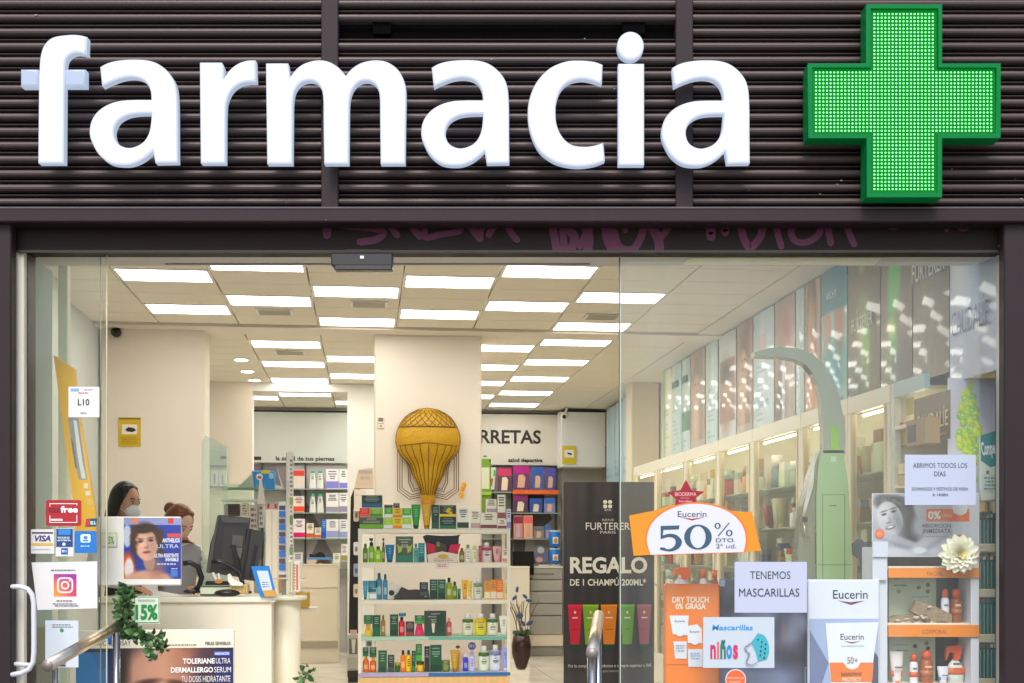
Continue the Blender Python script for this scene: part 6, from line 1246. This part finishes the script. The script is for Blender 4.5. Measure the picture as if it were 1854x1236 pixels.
# big black and white portrait
def bw(p):
    p.grad(1303,1050,1500,1236,(120,130,156),.3); p.ell(1318,1085,26,40,(60,62,76),0,.5); p.ell(1316,1068,14,20,(120,124,140),0,.8,.6); p.ell(1330,1100,20,20,(44,46,60),0,.6)
    p.ell(1400,1120,60,70,(150,158,190),0,.3); p.ell(1380,1180,70,60,(122,130,166),0,.5); p.ell(1440,1150,40,90,(64,66,92),12,.4); p.ell(1425,1165,18,60,(170,170,196),20,.6,.8); p.ell(1418,1148,3,26,(190,130,120),0,.6,.6); p.ell(1445,1215,60,40,(36,32,48),0,.5); p.ell(1400,1230,50,30,(130,140,176),0,.6); p.ell(1486,1180,16,60,(150,158,190),-10,.4); p.ell(1470,1130,20,14,(150,160,196),0,.6)
    p.rect(1303,1050,1312,1062,(176,190,222)); 
b = Board('portrait_board', 'large grey blue portrait board of a woman behind the paper notices', 'poster', 1303, 1048, 1502, 1262, Y=.40, color=(150,158,186), thick=.02)
b.image(1303.5,1048.5,1501.5,1261, bw, (112,120,152), 2)
b.poly([(1462,1140),(1468,1138),(1486,1200),(1480,1206)], (196,202,222), 'strap'); 
for q in ((1457,1208,1500,1209),(1457,1208,1458,1240)): b.rect(*q, (190,196,216))
b = Board('round_sticker', 'round orange sticker low on the pane below the mask notice', 'sticker', 1313, 1211, 1351, 1249, Y=Yg, color=(226,226,230), thick=.001, k=.72, pts=[(1332+19*math.cos(k*.2618), 1230+19*math.sin(k*.2618)) for k in range(24)]); b.circ(1332,1230,17,17,(226,96,50)); b.text('MASCARILLAS', 1317, 1225, 1347, 1229, (240,190,160)); b.lines(1320,1232,1344,1238,2,(240,180,150))
# Eucerin header and tube
b = Board('product_board', 'large white board with a giant sun cream tube printed on it', 'display', 1463, 1049, 1593, 1262, Y=.32, color=(222,226,240), thick=.03)
b.text('Eucerin', 1508, 1068, 1571, 1084, (44,50,66), .01); b.poly([(1516,1087),(1540,1090),(1566,1087),(1541,1095)], (130,40,70))
b.rect(1465,1120,1590,1262,(160,176,214)); b.poly([(1466,1140),(1500,1200),(1480,1262),(1466,1262)], (110,120,160)); b.poly([(1580,1175),(1590,1190),(1590,1262),(1570,1262)], (70,70,96))
b.poly(smooth([(1494,1128,1),(1590,1126,1),(1580,1200),(1576,1262,1),(1506,1262,1),(1500,1200)],4), (230,232,242), 'printed_tube', d=.004)
b.text('Eucerin', 1521, 1147, 1563, 1158, (44,50,66), .01); b.poly([(1526,1160),(1542,1162),(1558,1160),(1542,1165)], (140,40,70)); b.text('SUN PROTECTION', 1522, 1168, 1563, 1171, (120,130,150)); 
b.poly([(1501,1199),(1526,1199),(1532,1208),(1542,1212),(1552,1208),(1557,1199),(1581,1199),(1578,1234),(1504,1234)], (238,120,30), 'printed_band', d=.001); b.text('50+', 1533, 1189, 1552, 1201, (130,70,80), .0); b.text('SENSITIVE', 1522, 1217, 1559, 1224, (250,220,190), .02); b.text('PROTECT', 1524, 1226, 1558, 1233, (250,220,190), .02)
# Sun care shelf stand
t = T('display_stand', 'white sun care stand with orange FACIAL and CORPORAL shelf strips', 'display stand', P(1677, 1262, .36)); Ys2 = .36; s2 = (D+Ys2)/F
def SB(nm, x0, x1, y0, y1, d0, d1, c, rough=.45): return M(nm, G().cbox((x0-1677)*s2, (x1-1677)*s2, d0, d1, (1262-y1)*s2, (1262-y0)*s2, .002), mat(c, rough), t)
SB('side_panel', 1580, 1607, 990, 1262, 0, .20, (214,216,226)); SB('side_panel', 1758, 1773, 892, 1262, 0, .20, (220,222,232)); SB('back_panel', 1607.5, 1757.5, 1008, 1262, .18, .20, (52,44,50)); SB('back_edge', 1608, 1616, 1008, 1262, .165, .179, (226,220,180))
SB('print_patch', 1627, 1716, 1025, 1128, .172, .1795, (196,206,176)); SB('print_patch', 1627, 1714, 1155, 1262, .172, .1795, (190,204,180))
SB('shelf', 1608, 1757, 1128, 1134, .003, .165, (226,222,206)); SB('shelf', 1608, 1757, 1025, 1031, .003, .165, (226,222,206)); SB('shelf', 1608, 1757, 1238, 1244, .003, .165, (226,222,206))
SB('shelf_strip', 1607.5, 1772, 1028, 1046, -.012, -.001, (236,134,24)); SB('shelf_strip', 1607.5, 1772, 1131, 1153, -.012, -.001, (236,134,24))
def st_text(s, x0, x1, y0, y1, col, dy=-.0135):
    co, fs = text_geo(s, .005); mn, mx = co.min(0), co.max(0); q = (co-mn)/(mx-mn)
    M('lettering', G().add([((x0+a*(x1-x0)-1677)*s2, dy, (1262-(y1-b_*(y1-y0)))*s2) for a, b_ in q], fs), mat(col, .5), t)
st_text('FACIAL', 1677, 1706, 1034.5, 1042, (150,84,20)); st_text('CORPORAL', 1668, 1714, 1139, 1147, (150,84,20))
for x, y, c in ((1700,1060,(90,110,60)),(1700,1072,(110,130,70)),(1683,1065,(120,140,110)),(1646,1072,(150,160,140)),(1700,1178,(50,50,50)),(1699,1190,(60,40,40)),(1697,1168,(110,110,80)),(1676,1174,(120,80,60))): M('printed_motif', G().ell(((x-1677)*s2, .170, (1262-y)*s2), (.011,.002,.011), 10, 6), mat(c, .5), t)
st_text('N°7', 1640, 1656, 1047, 1051, (90,100,80), .171); st_text('AROMA', 1636, 1662, 1059, 1063, (90,100,80), .171); st_text('CORPORAL', 1636, 1664, 1170, 1173, (100,110,90), .171); st_text('AMBRE', 1640, 1664, 1181, 1184, (90,100,80), .171); st_text('SOLAR', 1671, 1702, 1081, 1084, (110,120,100), .171)
# header poster
b = Board('header_poster', 'black and white poster of a smiling woman reading ABSORCION INMEDIATA', 'poster', 1579, 893, 1773, 1008, Y=.335, color=(216,218,230), thick=.004)
def smile(p):
    p.grad(1700,893,1773,1008,(186,190,206),.4); p.ell(1590,972,30,40,(168,170,186),0,.6)
    p.ell(1618,913,32,17,(74,74,84),6,.25); p.ell(1643,930,13,26,(84,84,94),-18,.3); p.ell(1596,905,14,12,(96,96,104),0,.5); [p.ell(1600+k*6,906+(k%3)*3,5,3,(128,128,136),20,.6,.6) for k in range(8)]
    p.ell(1650,962,20,24,(58,58,68),0,.4); p.ell(1668,950,16,22,(196,196,206),20,.4)
    p.ell(1611,938,22.5,31,(200,200,208),-20,.07); p.ell(1626,946,8,22,(134,134,144),-20,.8,.8); p.ell(1602,928,9,10,(224,224,230),0,.9,.7); p.ell(1606,956,14,8,(178,178,188),-16,.8,.6)
    for x,y in ((1600.5,931),(1618,925.5)):
        p.ell(x,y,5.2,2.1,(84,84,92),-16,.4); p.ell(x,y+.2,2.2,1.5,(30,30,36),0,.3); p.ell(x-.3,y-5.5,7,1.2,(76,76,84),-18,.5)
    p.ell(1611,940,2.4,6,(150,150,160),-18,.8,.8); p.ell(1609,946,4.4,1.6,(120,120,130),-18,.6); p.ell(1612,954.5,8.6,3.6,(96,84,92),-17,.25); p.ell(1612,953.8,6.6,1.7,(236,236,240),-17,.3)
    p.ell(1594,974,15,9,(190,190,200),30,.4); [p.ell(1590+k*5,968+k*2,2,8,(160,160,172),-20,.5,.6) for k in range(4)]
    p.ell(1640,986,48,10,(182,182,194),20,.25); p.ell(1640,992,46,5,(140,140,154),20,.6,.7); p.ell(1682,980,44,11,(200,200,210),-33,.25); p.ell(1686,988,38,5,(150,150,164),-33,.6,.7); p.ell(1628,1000,40,7,(206,206,216),6,.5); p.ell(1665,996,12,6,(232,232,238),0,.3); p.noise(.02,5,8)
b.image(1580,894,1772,1007, smile, (206,208,220), 1.2)
b.rect(1677,921,1755,944,(226,96,36)); b.text('0%', 1680, 925, 1703, 940, (250,236,226), .03); b.text('GRASA', 1706, 930, 1723, 936, (250,210,190)); b.poly([(1723,914),(1752,914),(1750,928),(1738,934),(1726,928)], (222,224,234)); b.circ(1738,938,8,5,(240,110,50)); b.rect(1724,944,1750,968,(206,210,224)); b.poly([(1730,968),(1748,967),(1739,975)], (230,90,40))
b.text('ABSORCION', 1668, 948, 1721, 955, (60,80,100), .01); b.text('INMEDIATA', 1671, 957, 1721, 965, (60,80,100), .01); b.circ(1592,966,8.5,8.5,(230,110,60)); b.lines(1587,963,1597,969,2,(240,180,150)); b.lines(1675,969,1719,973,1,(150,156,170))
b.rect(1580,980,1607,1008,(206,210,226))
# things on the stand
def bark(label, pts, y0, Yd, seed):
    r = random.Random(seed); cx = sum(p[0] for p in pts)/len(pts); by = max(p[1] for p in pts); s3 = (D+Yd)/F; t = T('bark_piece', label, 'bark', P(cx, by, Yd))
    g = G(); n = len(pts); g.prism([((x-cx)*s3, (by-y)*s3) for x, y in pts], 0, .05)
    me = mesh(g, mat((150,128,104), .9, noise=.55, nscale=45, bump=.8), 'bark'); ob('bark', me, t)
    for k in range(12):
        i = r.randrange(n); a, b_ = pts[i], pts[(i+1) % n]; f_ = r.random(); x, y = a[0]*f_+b_[0]*(1-f_), a[1]*f_+b_[1]*(1-f_); x = cx+(x-cx)*r.uniform(.1,.85); y = min(by-2, by+(y-by)*r.uniform(.2,.85))
        M('flake', G().ell(((x-cx)*s3, -.002, (by-y)*s3), (r.uniform(.01,.022), .006, r.uniform(.004,.009)), 7, 5), mat(r.choice([(176,156,130),(120,98,76),(196,180,160)]), .9, noise=.3), t)
bark('rough grey bark piece leaning at the middle of the FACIAL shelf', [(1649,1106),(1660,1087),(1690,1096),(1724,1112),(1724,1129),(1680,1129),(1672,1120)], 0, .40, 3)
bark('flat pale bark piece lying at the left of the FACIAL shelf', [(1610,1120),(1622,1114),(1650,1113),(1672,1124),(1676,1130),(1610,1130)], 0, .41, 5)
def sb(label, x0, x1, y0, y1, cb, cc, kind='bottle', Yd=.40, band=None, grp='sun care bottles on the display stand'):
    cx = (x0+x1)/2; s3 = (D+Yd)/F; t = T('sun_bottle', label, 'sun care bottle', P(cx, y1, Yd), 0, grp); w_ = (x1-x0)*s3/2; h = (y1-y0)*s3
    if kind == 'spray':
        M('bottle_body', G().lathe([(w_*.75, 0), (w_*.8, h*.35), (w_*.6, h*.5), (w_*.25, h*.62)], 18, 0, w_, sy=.6), mat(cb, .35), t); M('trigger_head', G().prism([(-w_*.9, h*.72), (-w_*.8, h*.95), (w_*.5, h*1.0), (w_*.55, h*.85), (w_*.3, h*.62), (-w_*.2, h*.62), (-w_*.2, h*.8), (-w_*.6, h*.8), (-w_*.9, h*.6)], w_*.7, w_*1.3), mat(cc, .35), t)
    elif kind == 'tube':
        g = G(); n = 14; v_ = []
        for tt, a, b_ in ((0, .55, .5), (.15, .6, .55), (.6, .85, .4), (1, 1, .05)): v_ += [(w_*a*math.cos(2*math.pi*j/n), w_+w_*b_*math.sin(2*math.pi*j/n), h*tt) for j in range(n)]
        g.add(v_, [(k*n+j, k*n+(j+1) % n, (k+1)*n+(j+1) % n, (k+1)*n+j) for k in range(3) for j in range(n)], 0, True); M('tube_body', g, mat(cb, .35), t); M('cap', G().lathe([(w_*.5, -.004), (w_*.57, h*.12)], 12, 0, w_), mat(cc, .35), t)
    else:
        M('bottle_body', G().lathe([(w_*.95, 0), (w_, h*.05), (w_, h*.66), (w_*.7, h*.75)], 18, 0, w_), mat(cb, .35), t); M('cap', G().lathe([(w_*.72, h*.75), (w_*.72, h*.93), (w_*.5, h)], 16, 0, w_), mat(cc, .35), t)
    if band: M('band', G().lathe([(w_*1.01*(.85 if kind != 'bottle' else 1), h*.25), (w_*1.01*(.85 if kind != 'bottle' else 1), h*.42)], 18, 0, w_, sy=.6 if kind == 'spray' else (.5 if kind == 'tube' else 1)), mat(band, .4), t)
    M('small_print', G().box(-w_*.5, w_*.5, w_*.02-.001, w_*.02, h*.5, h*.56), mat(darker(cb, .5) if sum(cb) > 400 else (230,190,150), .5), t)
OC = (226,90,36)
sb('white sun bottle with orange cap on the FACIAL shelf', 1706, 1721, 1066, 1129, (222,222,232), OC); sb('brown sun bottle numbered 20 on the FACIAL shelf', 1724, 1745, 1066, 1129, (150,80,44), OC, band=(170,100,60)); 
sb('white tube with an orange band at the left of the CORPORAL shelf', 1614, 1640, 1180, 1240, (226,216,214), OC, 'tube', band=(230,90,40)); sb('slim white bottle with orange cap on the CORPORAL shelf', 1649, 1664, 1184, 1240, (222,222,230), OC, band=(230,100,50)); sb('brown bottle with amber cap on the CORPORAL shelf', 1669, 1693, 1178, 1240, (160,84,44), OC, band=(180,110,70))
sb('white tube with a blue wave on the CORPORAL shelf', 1700, 1722, 1207, 1240, (214,216,226), OC, 'tube', band=(40,120,180)); sb('large white trigger spray at the right of the CORPORAL shelf', 1716, 1756, 1168, 1240, (226,226,222), OC, 'spray', band=(226,110,60))
# white dahlia
c = P(1735, 1003, .285); t = T('silk_flower', 'large cream white dahlia on top of the sun care stand', 'flower', c)
PET = mat((240,236,214), .6, noise=.05, nscale=40); pm = mesh(leaf_mesh(.082, .052, fold=.35), PET, 'petal'); pi_ = mesh(leaf_mesh(.05, .032, fold=.6), mat((232,222,160), .6), 'petal'); r = random.Random(2)
for ring_, (n, tiltv, me_, sc) in enumerate(((14, 1.50, pm, 1.12), (14, 1.3, pm, 1.05), (13, 1.05, pm, .92), (12, .8, pm, .78), (11, .55, pi_, 1.1), (8, .3, pi_, .95))):
    for k in range(n):
        a = 2*math.pi*k/n+ring_*.4+r.uniform(-.1,.1); tt = tiltv+r.uniform(-.12,.12); d = Vector((math.cos(a)*math.sin(tt), -math.cos(tt), math.sin(a)*math.sin(tt)))
        o = ob('petal', me_, t, d*.008); zax = d; yax = (Vector((0,1,0))-zax*zax.y); yax = yax.normalized() if yax.length > .05 else Vector((0,0,1)); xax = yax.cross(zax)
        o.rotation_euler = Matrix((xax, yax, zax)).transposed().to_euler(); o.scale = (sc, sc, sc)
# hanging ornament and small pole bits by the pane
Board('paper_card', 'white card strip under the header poster at the left of the stand', 'card', 1580, 1009, 1606, 1050, Y=.34, color=(206,210,222), thick=.003)

# ================================================================ PEOPLE
def head_mesh(skin, lip=(170,90,80)):
    g = G()
    def fn(p, q):
        x, y, z = q
        if p.y < 0:
            if p.z < -.25: y *= 1+.10*(-p.z-.25)
            nose = math.exp(-((p.x/.16)**2))*math.exp(-(((p.z+.12)/.20)**2)); y -= .020*nose
            for sx in (-1, 1): y += .010*math.exp(-(((p.x-sx*.38)/.18)**2))*math.exp(-(((p.z-.06)/.12)**2))
            y -= .007*math.exp(-((p.x/.3)**2))*math.exp(-(((p.z+.52)/.09)**2)); y -= .010*math.exp(-((p.x/.3)**2))*math.exp(-(((p.z+.86)/.12)**2))
        k = 1-.30*max(0, -p.z-.1)**1.2; x *= k
        return Vector((x, y, z))
    g.ell((0,0,0), (.072,.092,.112), 28, 20, 0, fn); return g
def skinned(verts, edges, rad, mats, name, sub=1, matfn=None):
    me = bpy.data.meshes.new('sk'); me.from_pydata(verts, edges, []); o = bpy.data.objects.new('sk', me); COL.objects.link(o)
    m = o.modifiers.new('s', 'SKIN'); 
    if not me.skin_vertices: me.attributes
    sk = me.skin_vertices[0].data if me.skin_vertices else None
    if sk is None: return None, o
    for i, r_ in enumerate(rad): sk[i].radius = r_ if hasattr(r_, '__len__') else (r_, r_)
    sk[0].use_root = True
    s = o.modifiers.new('d', 'SUBSURF'); s.levels = s.render_levels = sub
    dg = bpy.context.evaluated_depsgraph_get(); dg.update(); out = bpy.data.meshes.new_from_object(o.evaluated_get(dg)); bpy.data.objects.remove(o)
    out.materials.clear()
    for mm in mats: out.materials.append(mm)
    for p in out.polygons:
        p.use_smooth = True; p.material_index = matfn(p.center) if matfn else 0
    return out, None
def body(coat, skin_m, armR, armL, height=1.65, lean=.0):
    """standing figure facing -y; arm = (elbow, wrist) points"""
    k = height/1.65
    V = [(0,0,.92),(0,.0,1.06),(0,.01-lean*.3,1.20),(0,.015-lean*.6,1.34),(0,.02-lean,1.405),(0,.012-lean*1.1,1.49),
         (-.155,.02-lean*.9,1.355),armR[0],armR[1],(.155,.02-lean*.9,1.355),armL[0],armL[1],(-.09,0,.86),(-.10,0,.48),(-.10,.02,.08),(.09,0,.86),(.10,0,.48),(.10,.02,.08)]
    V = [(a*k, b*k, c*k) for a, b, c in V]
    E = [(0,1),(1,2),(2,3),(3,4),(4,5),(3,6),(6,7),(7,8),(3,9),(9,10),(10,11),(0,12),(12,13),(13,14),(0,15),(15,16),(16,17)]
    Rr = [(.15,.10),(.125,.09),(.14,.10),(.13,.09),(.055,.055),(.046,.048),(.062,.062),(.045,.045),(.028,.028),(.062,.062),(.045,.045),(.028,.028),(.09,.09),(.055,.055),(.04,.04),(.09,.09),(.055,.055),(.04,.04)]
    nk = 1.415*k
    return V, E, Rr, nk
def hand(wr, dirv, palm_n, skin_m, parent, curl=.35, side=1):
    wr = Vector(wr); d = Vector(dirv).normalized(); n = Vector(palm_n).normalized(); s = d.cross(n).normalized()*side
    V = [wr, wr+d*.045, wr+d*.085]; E = [(0,1),(1,2)]; Rr = [(.022,.016),(.034,.014),(.036,.012)]
    for i, (off, L) in enumerate(((-.030,.062),(-.010,.074),(.010,.070),(.029,.056))):
        b0 = wr+d*.088+s*off; i0 = len(V); V.append(b0); E.append((2, i0)); Rr.append((.0088,.0088)); dd = d.copy(); p = b0
        for q in range(3): dd = (dd+n*curl*.6).normalized(); p = p+dd*L*(.42,.32,.26)[q]; V.append(p); E.append((len(V)-2, len(V)-1)); Rr.append((.0082-.001*q,)*2)
    b0 = wr+d*.03-s*.03; i0 = len(V); V.append(b0); E.append((1, i0)); Rr.append((.012,.012)); p = b0+(d*.6-s*.7).normalized()*.035; V.append(p); E.append((i0, i0+1)); Rr.append((.010,.010)); p = p+(d*.9-s*.3).normalized()*.03; V.append(p); E.append((i0+1, i0+2)); Rr.append((.008,.008))
    out, bad = skinned([tuple(v) for v in V], E, Rr, [skin_m], 'hand')
    if out: ob('hand', out, parent)
def person(label, px, ytop, v, rz, height, coat, skinc, hairc, armR, armL, mask=False, bun=False, headtilt=(0,0), vest=None):
    u, _, s = LV(px, 1000, v); t = T('person', label, 'person', W(u, v, FLOOR), rz)
    sm = mat(skinc, .5, noise=.03, nscale=20); cm = mat(coat, .7, noise=.04, nscale=8, bump=.1); vm = mat(vest or coat, .7); hm = mat(hairc, .38, noise=.45, nscale=60, stretch=(1,1,.1), bump=.3)
    V, E, Rr, nk = body(coat, sm, armR, armL, height); pant = mat((40,42,52), .7)
    def mf(c):
        if c.z > nk: return 1
        if c.z < .86: return 3
        r_ = 2 if abs(c.x) < .15 and c.z < nk-.02 else 0
        return r_
    out, bad = skinned(V, E, Rr, [cm, sm, vm, pant], 'body', 2, mf)
    if out is None: bpy.data.objects.remove(bad); return
    ob('body', out, t)
    for hp, el, sd in ((V[8], V[7], 1), (V[11], V[10], -1)):
        d = Vector(hp)-Vector(el); hand(hp, d, (0,0,-1) if abs(d.normalized().z) < .8 else (0,-1,0), sm, t, .3, sd)
    hz = height-.112; hy = V[5][1]-.025
    h = M('head', head_mesh(skinc), sm, t, (0, hy, hz), rot=(headtilt[0], 0, headtilt[1]))
    for sx in (-1, 1):
        M('eye', G().ell((sx*.028, -.082, .008), (.0125,.006,.0058), 10, 6), mat((236,232,226), .3), h); M('iris', G().ell((sx*.028, -.0875, .007), (.0052,.002,.0050), 8, 5), mat((50,34,26), .2), h)
        M('eyebrow', G().tube([(sx*.014,-.088,.028),(sx*.028,-.087,.033),(sx*.044,-.077,.028)], .0026, 5), mat(darker(hairc, .8), .7), h)
        M('eyelid', G().tube([(sx*.016,-.087,.0125),(sx*.028,-.0895,.0155),(sx*.040,-.082,.012)], .0018, 5), mat(darker(skinc, .5), .6), h)
        M('ear', G().ell((sx*.071, .008, -.005), (.008,.020,.030), 8, 6), sm, h)
    M('lips', G().ell((0,-.0925,-.054), (.021,.006,.008), 10, 6), mat((178,96,86), .4), h)
    # hair: cap covering crown, sides and back
    g = G(); n = 30; m = 16; vv = []
    for i in range(m+1):
        f = i/m; 
        for j in range(n+1):
            a = -math.pi+2*math.pi*j/n       # 0 = back
            if f < .55: ph = f/.55*math.radians(92 if abs(a) < 2.2 else 92-50*min(1,(abs(a)-2.2)/.55)); r_ = math.sin(ph); z_ = math.cos(ph)
            else: ph = None
            aa = a if f < .55 else a*.72
            if ph is not None: x, y, z = .081*r_*math.sin(a), .012+.100*r_*math.cos(a), .121*z_+.006
            else:
                k_ = (f-.55)/.45; drop = (.30 if not bun else .075)*k_; aj = max(-2.15, min(2.15, a)); lim = 1-(.25 if not bun else .35)*k_
                x, y, z = .083*math.sin(aj*lim)*(1+.05*math.sin(k_*3)), .012+.100*math.cos(aj*lim)+(.03*k_ if not bun else -.02*k_), .002-drop
            w_ = 1+.022*math.sin(j*2.7+i*.25)+.012*math.sin(j*5.1); vv.append((x*w_, y*w_, z))
    ff = [(i*(n+1)+j, i*(n+1)+j+1, (i+1)*(n+1)+j+1, (i+1)*(n+1)+j) for i in range(m) for j in range(n)]
    g.add(vv, ff, 0, True); M('hair', g, hm, h)
    if bun: M('hair_bun', G().ell((0,.118,.045), (.04,.036,.04), 14, 9), hm, h); M('fringe', G().ell((0,-.018,.082), (.068,.038,.030), 16, 9), hm, h)
    else: M('fringe', G().ell((.0,-.016,.082), (.068,.038,.032), 16, 9), hm, h)
    if mask:
        g = G(); g.ell((0,-.066,-.045), (.050,.046,.046), 18, 12, 0, lambda p, q: Vector((q.x, q.y-(.014*math.exp(-(p.x/.35)**2) if p.y < 0 else 0), q.z))); M('face_mask', g, mat((236,236,232), .8, noise=.03), h)
        for sx in (-1, 1):
            for dz in (.0, -.05): M('mask_strap', G().tube([(sx*.046,-.062,-.03+dz*.6),(sx*.066,-.03,-.02+dz*.3),(sx*.076,.012,.002)], .0018, 5), mat((240,240,240), .6), h)
    return t
R_ = math.radians
person('woman with long black hair and white face mask behind the counter', 224, 877, 2.05, R_(62), 1.70, (232,232,230), (206,152,120), (22,17,17), ((-.27,-.02,1.10),(-.22,-.26,1.05)), ((.27,-.04,1.10),(.20,-.28,1.05)), mask=True, headtilt=(R_(10),0), vest=(40,42,48))
person('woman with auburn hair tied back looking down at the counter', 321, 910, 2.02, R_(54), 1.565, (240,238,234), (228,184,156), (124,70,36), ((-.26,-.04,1.08),(-.17,-.32,1.05)), ((.26,-.06,1.08),(.16,-.34,1.05)), bun=True, headtilt=(R_(30),0), vest=(150,148,152))
